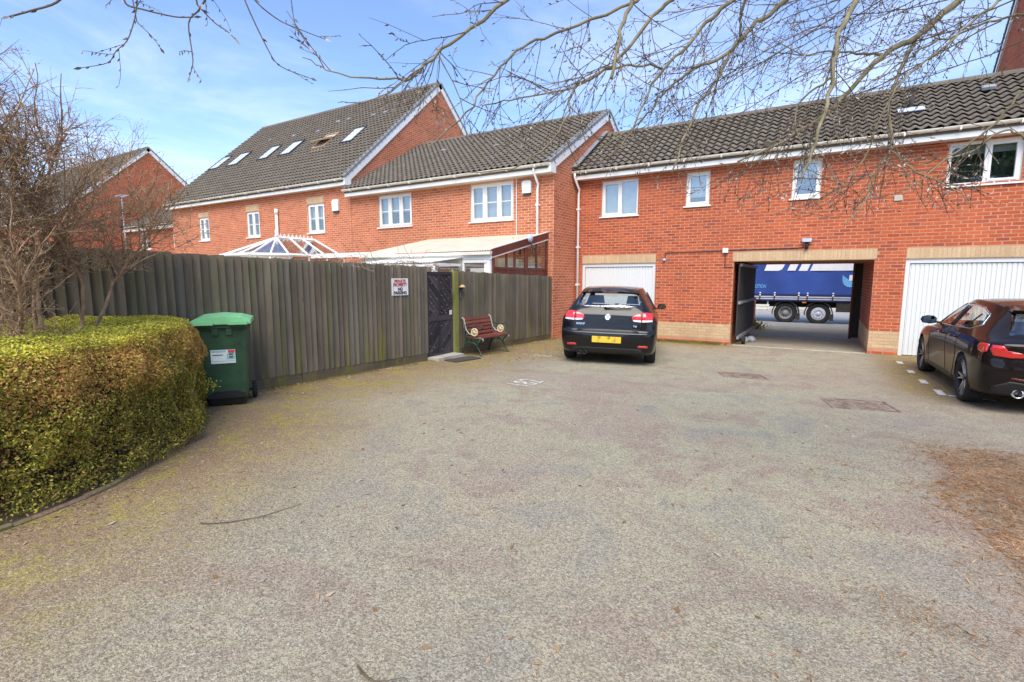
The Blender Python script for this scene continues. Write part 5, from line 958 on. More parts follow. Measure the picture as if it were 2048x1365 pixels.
for sg_ in (1, -1):
    P1 = [(.62, .845), (.80, .855), (.815, .93), (.79, .985), (.70, 1.0), (.62, .995)]; P2 = [(.43, .885), (.48, .848), (.605, .845), (.605, .99), (.52, .97), (.45, .935)]
    for P_ in (P1, P2): g.patch('tail_lamp', 'rear', [(sg_*a, c_) for a, c_ in P_], 'red_lamp', .012)
    for P_ in ([(.62, .825), (.80, .838), (.80, .868), (.62, .86)], [(.47, .835), (.605, .825), (.605, .86), (.45, .865)]): g.patch('reverse_lamp', 'rear', [(sg_*a, c_) for a, c_ in P_], 'lamp_clear', .013)
    g.patch('reflector', 'rear', [(sg_*.56, .365), (sg_*.74, .36), (sg_*.74, .40), (sg_*.57, .395)], 'red_lamp', .006)
    m = MB(); f = Fr((2.62, sg_*.93, 1.0), (1, 0, 0), (0, 1, 0)); loft(m, [[(2.55+.09*k+0*j, sg_*(.97+.085*a*(1-.35*k)), 1.035+.065*c_*(1-.3*k)) for a, c_ in ((-1, -.8), (0, -1), (1, -.7), (1.1, .2), (.7, .9), (-.3, 1), (-1, .6))] for k, j in ((0, 0), (1, 0), (1.9, 0))]); mr = g.sub('wing_mirror', m, 'black_paint', True); m = MB(); m.box((2.60, min(sg_*.80, sg_*.93), .975), (2.68, max(sg_*.80, sg_*.93), 1.0)); g.sub('mirror_arm', m, 'black_plastic'); m = MB(); m.prism([(-.07, -.05), (.07, -.045), (.075, .03), (.04, .055), (-.06, .05)], 0, .004, Fr((2.546, sg_*.97, 1.035), (0, -1, 0), (0, 0, 1))); g.sub('mirror_glass', m, 'dark_glass', False, mr)
g.patch('plate_recess', 'rear', [(-.58, .622), (.58, .622), (.55, .665), (-.55, .665)], 'black_plastic', .003); g.strip('tailgate_seam', 'rear', [(-.60, .82), (-.575, .64), (.575, .64), (.60, .82)], .004, 'dirty_black', .001)
g.patch('diffuser', 'rear', [(-.70, .235), (.70, .235), (.62, .33), (-.62, .33)], 'black_plastic', .004)
lp_, _n = g.hit('rear', 0, .50); m = MB(); m.box((lp_.x-.022, -.265, .435), (lp_.x-.012, .265, .55)); pl_ = g.sub('number_plate', m, 'plate_yellow')
lb_, _n = g.hit('rear', 0, .90); bf = Fr((lb_.x-.008, 0, .905), (0, -1, 0), (.09, 0, 1)); m = MB(); m.tube([bf.p(.052*math.cos(t), .052*math.sin(t), .004) for t in np.linspace(0, 2*math.pi, 25)], .006, .006, 6, False)
for q in ([(-.022, .045), (-.002, .004), (.002, .004), (.022, .045)], [(-.044, .02), (-.018, -.042), (0, -.004), (.018, -.042), (.044, .02)]): m.tube([bf.p(a, c_, .005) for a, c_ in q], .0055, .0055, 5)
m.lathe([(0, -.002), (.05, -.002)], bf, 20); g.sub('badge', m, 'chrome', True)
for t_, y, z, sz in (('GOLF', .50, .765, .052), ('TSI', -.50, .748, .042)):
    l, n = g.hit('rear', y, z); text('lettering', t_, sz, g.root, Fr((l.x-.006, y, z), (0, -1, 0), (.1, 0, 1)).mat(), 'chrome', width=1.25).matrix_parent_inverse = Matrix.Identity(4)
m = MB(); l, n = g.hit('rear', 0, 1.06); m.tube([(l.x-.02, .06, 1.06), (l.x-.03, -.15, 1.075), (l.x-.01, -.42, 1.07)], .013, .007, 6); m.lathe([(.03, -.02), (.03, .03), (0, .035)], Fr((l.x-.01, .05, 1.055), (0, 1, 0), (0, 0, 1)), 12); g.sub('wiper', m, 'black_plastic', True)
for y in (.40, .50): m = MB(); m.lathe([(.036, -.02), (.036, .09), (.03, .09), (.03, -.02)], Fr((.13, y, .225), (0, 1, 0), (0, 0, 1), (-1, 0, 0)), 18); g.sub('exhaust_pipe', m, 'dirty_black', True)
for x in (.80, 3.375):
    for y in (.80, -.80): g.wheel(x, y-.02*(1 if y > 0 else -1), .315, 5)
    g.liner(x, .36)
m = MB(); m.box((.5, -.78, .25), (3.2, .78, .45)); m.box((.32, -.76, .25), (.62, .76, .98)); m.box((2.75, -.74, .4), (3.1, .74, .93)); g.sub('cabin_floor', m, 'dirty_black')
def seat(c, x, y, z0, w_=.24, h_=.62, head=True):
    m = MB(); loft(m, [[(x+.05, y-w_, z0), (x+.05, y+w_, z0), (x+.18, y+w_, z0), (x+.18, y-w_, z0)], [(x-.12, y-w_*.9, z0+h_), (x-.12, y+w_*.9, z0+h_), (x-.02, y+w_*.9, z0+h_), (x-.02, y-w_*.9, z0+h_)]]); m.box((x+.05, y-w_, z0-.12), (x+.55, y+w_, z0))
    if head: loft(m, [[(x-.16, y-.13, z0+h_+.02), (x-.16, y+.13, z0+h_+.02), (x-.06, y+.13, z0+h_+.02), (x-.06, y-.13, z0+h_+.02)], [(x-.18, y-.10, z0+h_+.19), (x-.18, y+.10, z0+h_+.19), (x-.1, y+.10, z0+h_+.19), (x-.1, y-.10, z0+h_+.19)]])
    c.sub('seat', m, 'black_plastic')
for y in (.36, -.36): seat(g, 1.85, y, .46)
seat(g, .95, 0, .46, .62, .5, False)
for y in (.38, 0, -.38): m = MB(); m.box((.78, y-.12, .97), (.86, y+.12, 1.10)); g.sub('headrest', m, 'black_plastic')
for sg_ in (1, -1):
    for x in (1.62, 2.72): g.strip('door_seam', 'left' if sg_ > 0 else 'right', [(x, .95), (x-.0, .5), (x+.02, .26)], .004, 'dirty_black', .0005)

# --- dark brown-black hatchback at the right garage
b_loops = [
 [(.28, 0, .20), (.28, .45, .20), (.34, .72, .20), (.52, .80, .19), (.9, .80, .17), (2.1, .80, .17), (3.42, .80, .17), (3.95, .72, .18), (4.15, .45, .18), (4.18, 0, .18)],
 [(.12, 0, .27), (.125, .45, .27), (.17, .76, .27), (.40, .86, .26), (.88, .875, .25), (2.1, .86, .24), (3.42, .875, .25), (4.03, .78, .24), (4.24, .45, .24), (4.28, 0, .24)],
 [(.03, 0, .42), (.035, .46, .42), (.09, .79, .42), (.33, .893, .43), (.88, .90, .44), (2.1, .868, .44), (3.42, .90, .44), (4.06, .81, .42), (4.28, .46, .42), (4.32, 0, .42)],
 [(.0, 0, .58), (.005, .46, .58), (.06, .80, .59), (.30, .893, .61), (.88, .905, .63), (2.1, .885, .62), (3.42, .90, .62), (4.06, .81, .58), (4.28, .46, .58), (4.32, 0, .58)],
 [(.02, 0, .72), (.025, .46, .72), (.07, .79, .73), (.27, .885, .745), (.88, .905, .76), (2.1, .892, .75), (3.42, .895, .74), (4.05, .80, .66), (4.24, .46, .66), (4.28, 0, .66)],
 [(.0, 0, .90), (.005, .45, .90), (.05, .74, .90), (.27, .85, .90), (.88, .88, .90), (2.1, .875, .885), (3.42, .86, .85), (3.98, .74, .76), (4.14, .45, .77), (4.18, 0, .78)],
 [(.17, 0, 1.0), (.18, .42, 1.0), (.23, .66, .995), (.42, .79, .985), (.98, .835, .985), (2.1, .835, .955), (2.98, .80, .935), (3.08, .66, .95), (3.15, .40, .97), (3.18, 0, .98)],
 [(.52, 0, 1.30), (.53, .34, 1.295), (.58, .50, 1.28), (.74, .575, 1.265), (1.15, .61, 1.325), (1.8, .615, 1.35), (2.25, .58, 1.32), (2.36, .47, 1.32), (2.44, .28, 1.335), (2.46, 0, 1.34)],
 [(.72, 0, 1.375), (.73, .28, 1.372), (.78, .42, 1.355), (.92, .47, 1.36), (1.2, .49, 1.39), (1.8, .49, 1.405), (2.05, .45, 1.39), (2.12, .36, 1.39), (2.16, .2, 1.395), (2.18, 0, 1.40)],
 [(1.05, 0, 1.408), (1.07, 0, 1.409), (1.1, 0, 1.41), (1.15, 0, 1.412), (1.3, 0, 1.418), (1.65, 0, 1.424), (1.8, 0, 1.422), (1.85, 0, 1.42), (1.9, 0, 1.419), (1.95, 0, 1.418)]]
c = Car('hatchback', 'glossy dark brown black hatchback with alloy wheels parked at the right garage', b_loops, place(2.63, 8.52, 92.5), 'brown_black_paint'); c.hubz = .33
c.hole('rear', [(-.58, 1.02), (.58, 1.02), (.49, 1.26), (-.49, 1.26)])
SW = [(.74, 1.085), (.98, 1.025), (1.80, .995), (2.74, .975), (2.64, 1.07), (2.38, 1.25), (2.16, 1.318), (1.7, 1.338), (1.2, 1.302), (.86, 1.225)]
for vw in ('left', 'right'): c.hole(vw, SW)
c.hole('front', [(-.66, 1.0), (.66, 1.0), (.50, 1.30), (-.50, 1.30)])
for x in (.85, 3.52): c.arch(x, .33, .372)
c.body()
c.patch('rear_window', 'rear', [(-.61, 1.0), (.61, 1.0), (.51, 1.275), (-.51, 1.275)], 'dark_glass', .003)
def grow_poly(P, k): cx_ = sum(q[0] for q in P)/len(P); cy_ = sum(q[1] for q in P)/len(P); return [(cx_+(a-cx_)*k, cy_+(e-cy_)*(1+(k-1)*3)) for a, e in P]
for vw in ('left', 'right'):
    c.patch('side_window', vw, grow_poly(SW, 1.015), 'car_glass', .003, rings=6, center=(1.75, 1.14))
    PW = grow_poly(SW, 1.02); c.strip('window_trim', vw, PW+[PW[0]], .007, 'chrome', .004)
    c.strip('window_pillar', vw, [(1.88, .99), (1.80, 1.30)], .032, 'black_plastic', .0); c.strip('window_pillar', vw, [(1.18, 1.01), (1.06, 1.22)], .012, 'black_plastic', .0)
    c.strip('door_seam', vw, [(1.86, .98), (1.88, .6), (1.86, .27), (2.9, .27)], .005, 'dirty_black', .0); c.strip('door_seam', vw, [(2.86, .95), (2.95, .6), (2.90, .27)], .005, 'dirty_black', .0); c.strip('door_seam', vw, [(1.05, 1.0), (1.25, .82), (1.24, .6), (1.40, .3)], .005, 'dirty_black', .0)
    c.patch('sill_panel', vw, [(1.30, .225), (3.06, .225), (3.06, .285), (1.30, .285)], 'black_plastic', .006)
    for x in (1.36, 2.06): 
        l, n = c.hit(vw, x, .865); sg_ = 1 if vw == 'left' else -1; m = MB(); m.tube([(x, l.y-.0, .865), (x+.03, l.y+sg_*.035, .865), (x+.2, l.y+sg_*.033, .86), (x+.23, l.y, .86)], .014, .014, 6); c.sub('door_handle', m, 'brown_black_paint', True)
c.patch('windscreen', 'front', [(-.68, .99), (.68, .99), (.52, 1.315), (-.52, 1.315)], 'car_glass', .003)
for sg_ in (1, -1):
    c.patch('tail_lamp', 'rear', [(sg_*a, e) for a, e in [(.40, .745), (.62, .735), (.78, .755), (.81, .83), (.79, .885), (.70, .882), (.66, .825), (.52, .80), (.40, .80)]], 'red_lamp', .008, rings=5, center=(sg_*.70, .80), fine=3)
    c.patch('tail_lamp', 'left' if sg_ > 0 else 'right', [(.10, .80), (.16, .775), (.27, .80), (.31, .85), (.28, .885), (.2, .895), (.11, .89)], 'red_lamp', .008)
    c.patch('tail_lamp', 'rear', [(sg_*a, e) for a, e in [(.36, .745), (.385, .745), (.385, .80), (.14, .79), (.14, .765)]], 'red_lamp', .008); c.strip('lamp_bar', 'rear', [(sg_*.16, .782), (sg_*.5, .79)], .006, 'lamp_clear', .012)
    c.patch('bumper_insert', 'rear', [(sg_*a, e) for a, e in [(.20, .24), (.74, .25), (.76, .36), (.60, .44), (.28, .40)]], 'black_plastic', .004); c.patch('reflector', 'rear', [(sg_*.30, .425), (sg_*.60, .475), (sg_*.60, .495), (sg_*.30, .445)], 'dark_red', .004)
    m = MB(); m.lathe([(.060, .0), (.060, .12), (.052, .125), (.045, .12), (.045, .0)], Fr((.20, sg_*.50, .285), (0, 1, 0), (0, 0, 1), (-1, 0, 0)), 24); e_ = c.sub('exhaust_pipe', m, 'chrome', True); m = MB(); m.lathe([(0, .03), (.046, .03)], Fr((.20, sg_*.50, .285), (0, 1, 0), (0, 0, 1), (-1, 0, 0)), 24); c.sub('pipe_mouth', m, 'dirty_black', False, e_)
    m = MB(); loft(m, [[(2.58+.10*k, sg_*(.99+.105*a*(1-.3*k)), 1.025+.072*e*(1-.28*k)) for a, e in ((-1, -.75), (-.2, -1), (.8, -.8), (1.1, .0), (.9, .7), (.2, 1), (-.6, .9), (-1, .4))] for k in (0, .9, 1.8)]); mr = c.sub('wing_mirror', m, 'black_plastic', True); m = MB(); m.hexa([(2.63, sg_*.80, .955), (2.73, sg_*.80, .955), (2.73, sg_*.92, .97), (2.63, sg_*.92, .97), (2.63, sg_*.80, .985), (2.73, sg_*.80, .985), (2.73, sg_*.92, 1.0), (2.63, sg_*.92, 1.0)]); c.sub('mirror_arm', m, 'black_plastic'); m = MB(); m.prism([(-.085, -.05), (.085, -.05), (.095, .03), (.05, .06), (-.07, .055)], 0, .004, Fr((2.574, sg_*.99, 1.025), (0, -1, 0), (0, 0, 1))); c.sub('mirror_glass', m, 'dark_glass', False, mr)
m = MB(); yy = np.linspace(-.53, .53, 13); rws = [[(.40+.10*(abs(y)/.53)**2, y, 1.275), (.38+.10*(abs(y)/.53)**2, y, 1.305), (.55+.08*(abs(y)/.53)**2, y, 1.345-.02*(abs(y)/.53)**2), (.78, y, 1.385-.035*(abs(y)/.53)**2), (.7, y, 1.29)] for y in yy]; loft(m, rws); c.sub('spoiler', m, 'brown_black_paint', False)
l, n = c.hit('rear', 0, .56); m = MB(); m.box((l.x-.022, -.26, .52), (l.x-.012, .26, .63)); c.sub('number_plate', m, 'plate_yellow')
l, n = c.hit('rear', 0, .9); m = MB(); m.lathe([(.041, -.004), (.041, .004), (.03, .007), (0, .008)], Fr((l.x-.004, 0, .86), (0, -1, 0), (0, 0, 1)), 20); c.sub('badge', m, 'chrome', True)
m = MB(); l, n = c.hit('rear', 0, 1.03); m.tube([(l.x-.02, 0, 1.03), (l.x-.03, -.2, 1.05), (l.x-.01, -.45, 1.05)], .013, .007, 6); c.sub('wiper', m, 'black_plastic', True)
for x in (.85, 3.52):
    for y in (.80, -.80): c.wheel(x, y-.015*(1 if y > 0 else -1), .33, 5, 'alloy', .76)
    c.liner(x, .378)
m = MB(); m.box((.55, -.76, .25), (3.3, .76, .45)); m.box((.45, -.74, .25), (.72, .74, .96)); m.box((2.8, -.74, .4), (3.2, .74, .92)); c.sub('cabin_floor', m, 'dirty_black')
for y in (.36, -.36): seat(c, 1.85, y, .43, .24, .56)
seat(c, 1.0, 0, .43, .62, .48, False)
m = MB(); m.tube([(.42, 0, 1.36), (.55, 0, 1.41)], .03, .02, 6)

# ------------------------------------------------------------------ lorry in the street
LY = 25.3; zR = gz(0, LY+.4)
lo = thing('lorry', 'long blue curtain sided lorry standing in the street beyond the passage', 'lorry', (-.8, LY+1.2, zR)); lf = Fr((0, LY, 0), (1, 0, 0), (0, 0, 1))
m = MB(); n = 60; x0, x1 = -7.5, 4.6; vs = []
for j in range(9):
    for i in range(n+1): x = x0+(x1-x0)*i/n; z = .95+2.9*j/8; vs.append((x, LY+.018*math.sin(x*5.3+j*.9)*math.sin(j*.35+.4), z))
m.add(vs, [(j*(n+1)+i, j*(n+1)+i+1, (j+1)*(n+1)+i+1, (j+1)*(n+1)+i) for j in range(8) for i in range(n)]); m.build('side_curtain', 'lorry_blue', lo, True)
m = MB(); m.box((x0, LY+.05, .95), (x1, LY+2.5, 3.9)); m.build('trailer_body', 'lorry_navy', lo)
m = MB(); m.box((x0, LY-.02, .935), (x1, LY+.03, 1.03)); m.build('curtain_hem', 'lorry_navy', lo); m = MB(); m.box((x0, LY-.03, .79), (x1, LY+.06, .93)); m.build('side_rail', 'rail_grey', lo); m = MB(); m.box((x0, LY-.035, .845), (x1, LY-.031, .875)); m.build('rail_groove', 'lorry_navy', lo); m = MB(); m.box((x0, LY-.02, .72), (x1, LY+.06, .788)); m.build('lower_rail', 'lorry_navy', lo)
for x in (-6.2, -4.9, -3.7, -2.5, -1.92, -.99, -.66, .27, .93, 1.6, 2.8, 4.0):
    m = MB(); m.hexa([(x-.03, LY-.045, .76), (x+.02, LY-.045, .76), (x+.05, LY-.045, 1.09), (x-.0, LY-.045, 1.09), (x-.03, LY-.036, .76), (x+.02, LY-.036, .76), (x+.05, LY-.036, 1.09), (x-.0, LY-.036, 1.09)]); s_ = m.build('strap', 'dirty_black', lo)
    for z in (.955, 1.05): m = MB(); m.box((x-.015, LY-.06, z), (x+.045, LY-.046, z+.055)); m.build('buckle', 'print_white', s_)
m = MB(); m.box((x0, LY+.45, .45), (x1, LY+.55, .72)); m.box((x0, LY+1.9, .45), (x1, LY+2.0, .72)); m.build('chassis', 'dirty_black', lo)
pf2 = Fr((0, LY-.02, 0), (1, 0, 0), (0, 0, 1))
for P_ in ([(-2.38, 2.04), (-1.80, 2.04), (-1.68, 2.10), (-1.60, 2.26), (-1.42, 2.75), (-1.5, 2.9), (-2.1, 2.9)], [(-1.48, 2.04), (-1.17, 2.04), (-.85, 2.9), (-1.14, 2.9)], [(-1.05, 2.03), (-.72, 2.03), (-.40, 2.9), (-.70, 2.9)], [(-.62, 2.03), (1.6, 2.03), (1.9, 2.9), (-.30, 2.9)]): m = MB(); m.prism(P_, 0, .006, pf2); m.build('lettering', 'print_white', lo)
text('lettering', 'MOTION', .22, lo, pf2.mat(-2.27, 1.35, .004), 'print_light_blue', shear=.25, width=.60, right=True)
m = MB(); m.prism([(.56, 1.84), (.57, 1.62), (.62, 1.46), (.72, 1.37), (.86, 1.34), (1.06, 1.38), (1.12, 1.52), (.92, 1.56), (.78, 1.66)], 0, .006, pf2); m.build('emblem', 'print_light_blue', lo); m = MB(); m.prism([(.80, 1.62), (1.0, 1.60), (1.08, 1.84), (.80, 1.84)], .0, .008, pf2); m.build('emblem', 'print_white', lo)
for i, (x, mt_) in enumerate(((-1.46, 'lead'), (-.21, 'rail_grey'))):
    f = Fr((x, LY+.24, zR+.43), (1, 0, 0), (0, 0, 1)); e = bpy.data.objects.new('wheel', None); COL.objects.link(e); adopt(e, lo)
    m = MB(); m.lathe([(.27, .10), (.33, .13), (.42, .13), (.455, .10), (.46, -.14), (.27, -.14)], f, 36); o = m.build('tyre', 'rubber', e, True); o.matrix_parent_inverse = Matrix.Translation((0, 0, 0)); o.matrix_parent_inverse = world(lo).inverted() @ Matrix.Identity(4) if False else Matrix.Identity(4)
    e.matrix_parent_inverse = world(lo).inverted()
    prof = [(.272, .11), (.255, .12), (.24, .03), (.20, .0), (.12, .0), (.11, .05), (.08, .08), (0, .085)] if i == 0 else [(.272, .11), (.245, .115), (.22, .12), (.14, .16), (.125, .13), (.10, .13), (.08, .18), (0, .185)]
    m = MB(); m.lathe(prof, f, 30); o = m.build('rim', mt_, e, True); o.matrix_parent_inverse = Matrix.Identity(4)
    m = MB()
    for k in range(10): t = 2*math.pi*k/10; q = f.p(.17*math.cos(t), .17*math.sin(t), .0 if i == 0 else .13); m.lathe([(.018, -.02), (.018, .035), (0, .04)], Fr(q, (1, 0, 0), (0, 0, 1)), 6)
    o = stuff(m.build('nuts', 'dirty_black' if i == 0 else 'chrome', e)); o.matrix_parent_inverse = Matrix.Identity(4)
    m = MB(); pr = [(x+.54*math.cos(t), zR+.43+.54*math.sin(t)) for t in np.linspace(-.15, math.pi+.15, 15)]; pr2 = [(x+.52*math.cos(t), zR+.43+.52*math.sin(t)) for t in np.linspace(-.15, math.pi+.15, 15)]
    vs = [(a, LY+.06, z) for a, z in pr]+[(a, LY+.48, z) for a, z in pr]; m.add(vs, [(k, k+1, 16+k, 15+k) for k in range(14)]); vs = [(a, LY+.06, z) for a, z in pr]+[(a, LY+.06, z-.0) for a, z in [(x+.49*math.cos(t), zR+.43+.49*math.sin(t)) for t in np.linspace(-.15, math.pi+.15, 15)]]; m.add(vs, [(k, k+1, 16+k, 15+k) for k in range(14)]); m.build('mudguard', 'dirty_black', lo, False)
    m = MB(); m.box((x+.40, LY+.08, zR+.14), (x+.56, LY+.45, zR+.40)); m.build('mudflap', 'dirty_black', lo)
for z in (.48, .34): m = MB(); m.box((-5.5, LY+.02, z), (-2.1, LY+.05, z+.075)); m.build('side_guard', 'print_white', lo)
m = MB(); m.box((-2.45, LY+.012, .43), (-2.12, LY+.018, .47)); m.build('marker_tape', 'tape_yellow', lo); m = MB(); m.box((-2.2, LY+.05, .3), (-2.14, LY+.09, .72)); m.build('guard_post', 'rail_grey', lo)
m = MB(); m.box((.42, LY+.02, .30), (1.7, LY+.5, .68)); m.build('side_locker', 'dirty_black', lo); m = MB(); m.box((-.83, LY-.01, .655), (-.68, LY+.03, .70)); m.build('side_lamp', 'orange_lamp', lo)
m = MB(); m.box((1.4, LY-.045, 1.0), (1.401, LY-.04, 1.01))

# ------------------------------------------------------------------ hedge, kerb, shrub
def quads(name, C, A, B, mat, parent=None, smooth=False):
    """many leaf quads at once: centres C, half axes A and B (n,3)"""
    n = len(C); V = np.empty((n, 4, 3)); V[:, 0] = C-A-B*.35; V[:, 1] = C+B*.8-A*.1; V[:, 2] = C+A; V[:, 3] = C-B*.8-A*.1
    me = bpy.data.meshes.new(name); me.vertices.add(n*4); me.vertices.foreach_set('co', V.reshape(-1)); me.loops.add(n*4); me.loops.foreach_set('vertex_index', np.arange(n*4)); me.polygons.add(n); me.polygons.foreach_set('loop_start', np.arange(n)*4); me.polygons.foreach_set('loop_total', np.full(n, 4)); me.update(calc_edges=True); me.validate(); return put(name, me, mat, parent)
def rand_dirs(n): v = rng.normal(size=(n, 3)); return v/np.linalg.norm(v, axis=1, keepdims=True)
def smooth_line(P, n=8):
    P = np.array(P, float); Q = np.vstack([2*P[0]-P[1], P, 2*P[-1]-P[-2]]); out = []
    for i in range(1, len(Q)-2):
        for k in range(n): t = k/n; out.append(.5*(2*Q[i]+(Q[i+1]-Q[i-1])*t+(2*Q[i-1]-5*Q[i]+4*Q[i+1]-Q[i+2])*t*t+(3*Q[i]-Q[i-1]-3*Q[i+1]+Q[i+2])*t**3))
    return np.array(out+[Q[-2]])
KERB = smooth_line([(-3.78, -.9), (-3.86, 0.0), (-3.97, .80), (-4.10, 1.2), (-4.26, 1.51), (-4.63, 1.90), (-5.10, 2.37), (-5.72, 2.80), (-6.42, 3.0)], 8)
ke = thing('edging_kerb', 'low earthy edging strip curving along the foot of the hedge', 'kerb', (-4.3, 1.5, gz(-4.3, 1.5)))
acc = 0; i0 = 0
for i in range(1, len(KERB)):
    acc += np.linalg.norm(KERB[i]-KERB[i-1])
    if acc > .42 or i == len(KERB)-1:
        seg = KERB[i0:i+1]; m = MB(); vs = []; hh = random.uniform(.012, .03)
        for j, p in enumerate(seg):
            t = seg[min(j+1, len(seg)-1)]-seg[max(j-1, 0)]; t = t/np.linalg.norm(t); nn = np.array([t[1], -t[0]]); g_ = gz(*p); q = p-t*.004*(1 if j == len(seg)-1 else 0); a = q+nn*.012; e = q-nn*.045
            vs.append([(a[0], a[1], g_-.05), (a[0], a[1], g_+hh-.012), (q[0], q[1], g_+hh), (e[0], e[1], g_+hh-.01), (e[0], e[1], g_-.05)])
        loft(m, vs); m.build('edging_stone', 'edging_stone', ke); acc = 0; i0 = i
sb_ = MB(); sb_.add([(x, y, gz(x, y)+.012) for x, y in KERB]+[(-6.46, 3.0, gz(-6.5, 3)+.012), (-6.46, -.9, gz(-6.5, -.9)+.012)], [tuple(range(len(KERB)+2))]); structure(sb_.build('planting_bed', 'soil'))
hd = thing('hedge', 'clipped rounded hedge with yellow green top and browned upper front beside the bin', 'hedge', (-5.2, 1.2, gz(-5, 1)))
FRONT = smooth_line([(-4.02, -.9), (-4.06, 0.0), (-4.13, .80), (-4.24, 1.25), (-4.40, 1.60), (-4.74, 2.0), (-5.16, 2.42), (-5.62, 2.72), (-6.0, 2.80), (-6.40, 2.82)], 10)
seglen = np.r_[0, np.cumsum(np.linalg.norm(np.diff(FRONT, axis=0), axis=1))]
def on_front(s):
    i = np.clip(np.searchsorted(seglen, s)-1, 0, len(FRONT)-2); t = (s-seglen[i])/(seglen[i+1]-seglen[i]); p = FRONT[i]+(FRONT[i+1]-FRONT[i])*t[:, None]; d = FRONT[i+1]-FRONT[i]; d /= np.linalg.norm(d, axis=1, keepdims=True); return p, np.c_[d[:, 1], -d[:, 0]]
HT = 1.30
def lump(P, sc, k): return np.array([noise.noise(Vector(q)*sc+Vector((k, 0, 0))) for q in P])
def inside_bed(x, y):
    c_ = np.zeros(len(x), bool); Pp = np.vstack([FRONT, [(-6.42, 2.8), (-6.42, -.9)]])
    for i in range(len(Pp)):
        (x1, y1), (x2, y2) = Pp[i-1], Pp[i]; m_ = ((y1 > y) != (y2 > y)) & (x < (x2-x1)*(y-y1)/((y2-y1) or 1e-9)+x1); c_ ^= m_
    return c_
def side_pts(n, z0=.02, z1=1.0, depth=.14):
    s = rng.uniform(0, seglen[-1], n); p, nn = on_front(s); h = rng.uniform(z0, z1, n)**.9; zb = np.array([gz(*q) for q in p]); z = zb+h*(HT-zb); back = np.where(h > .78, ((h-.78)/.22)**2*.15, 0)+np.where(h < .2, (h-.2)*.25, 0)
    P = np.c_[p, z]; d = rng.exponential(depth*.5, n); off = .14*lump(P, 1.6, 3)+.09*lump(P, 4.5, 9); gap = lump(P, 2.3, 20); d = d+np.where((h > .2) & (h < .62) & (gap > .12), (gap-.12)*.25, 0)
    P[:, :2] += nn*(off-d-back+.11)[:, None]; return P, np.c_[nn, np.full(n, .25)], h, gap
def top_pts(n):
    x = rng.uniform(-6.42, -3.9, n*2); y = rng.uniform(-.9, 2.85, n*2); m_ = inside_bed(x, y); x, y = x[m_], y[m_]; d = np.array([np.min((FRONT[:, 0]-a)**2+(FRONT[:, 1]-e)**2) for a, e in zip(x, y)])**.5; P = np.c_[x, y, np.full(len(x), HT)]
    P[:, 2] += .06*lump(P, 1.7, 5)+.035*lump(P, 5, 2)-np.where(d < .3, ((.3-d)/.3)**2*.05, 0)-rng.exponential(.035, len(x))+.02; return P
def leaves(P, nrm, size, name, mat, spread=.9):
    n = len(P); d = rand_dirs(n)*spread+nrm; d /= np.linalg.norm(d, axis=1, keepdims=True); a = np.cross(d, rand_dirs(n)); a /= np.linalg.norm(a, axis=1, keepdims=True)+1e-9; b_ = np.cross(d, a); s = rng.uniform(.6, 1.25, (n, 1))*size; o = quads(name, P, a*s, b_*s*.55, mat, hd); return stuff(o)
P, nn, h, gap = side_pts(100000); kp_ = ~((h < .66) & (lump(P, 5.5, 60) > .22) & (rng.random(len(P)) < .72)); P, nn, h, gap = P[kp_], nn[kp_], h[kp_], gap[kp_]
up = np.clip((h-.48)/.22, 0, 1)*np.clip(1-(h-.90)/.10, 0, 1)*(.72+1.2*lump(P, 2.0, 40)); isb = rng.random(len(P)) < np.clip(up*1.0, .10, .9); new = (~isb) & (rng.random(len(P)) < np.clip((h-.80)/.2, .16, .85))
leaves(P[isb], nn[isb], .0118, 'browned_foliage', 'hedge_brown_leaf'); leaves(P[new], nn[new], .0118, 'new_foliage', 'hedge_new_leaf'); rest = ~(isb | new); leaves(P[rest], nn[rest], .0122, 'foliage', 'hedge_leaf')
P = top_pts(52000); k = rng.random(len(P)) < .22
upv = np.tile([.1, -.2, 1.3], (len(P), 1)); leaves(P[~k], upv[~k], .0122, 'new_foliage', 'hedge_new_leaf'); leaves(P[k], upv[k], .012, 'foliage', 'hedge_leaf')
# inner mass of stems
mb = MB(); ins = [FRONT[i] for i in range(0, len(FRONT), 4)]; rows = []
for zf in (0, .3, .7, .93):
    rows.append([(p[0]-.34, p[1]-(.30 if p[0] < -4.5 else .0), gz(*p)+zf*(HT-gz(*p))) for p in ins]+[(-6.42, 2.5, gz(-6.4, 2)+zf*1.05), (-6.42, -.9, gz(-6.4, -.9)+zf*1.05)])
loft(mb, rows); mb.build('stem_mass', 'hedge_stem', hd)
mb = MB()
for i in range(420):
    s = rng.uniform(0, seglen[-1], 1); p, n_ = on_front(s); p = p[0]; n_ = n_[0]; z0 = gz(*p)+rng.uniform(.0, .85); q = p-n_*rng.uniform(.08, .26); e = p+n_*rng.uniform(-.10, .03)+rng.normal(0, .05, 2); mb.tube([(q[0], q[1], z0), ((q[0]+e[0])/2+rng.normal(0, .02), (q[1]+e[1])/2, z0+.07), (e[0], e[1], z0+rng.uniform(.06, .2))], .0032, .0015, 3, False)
stuff(mb.build('twigs', 'shrub_bark', hd))
# a small sprig that leans out in front of the bin
n = 60; P = np.array([-5.72, 2.93, .55])+rng.normal(0, 1, (n, 3))*[.055, .05, .035]; leaves(P, np.tile([.3, -.3, .5], (n, 1)), .02, 'new_foliage', 'hedge_new_leaf')
mb = MB(); mb.tube([(-5.85, 2.66, .45), (-5.78, 2.82, .52), (-5.70, 2.96, .56)], .005, .003, 4); mb.build('sprig', 'shrub_bark', hd)

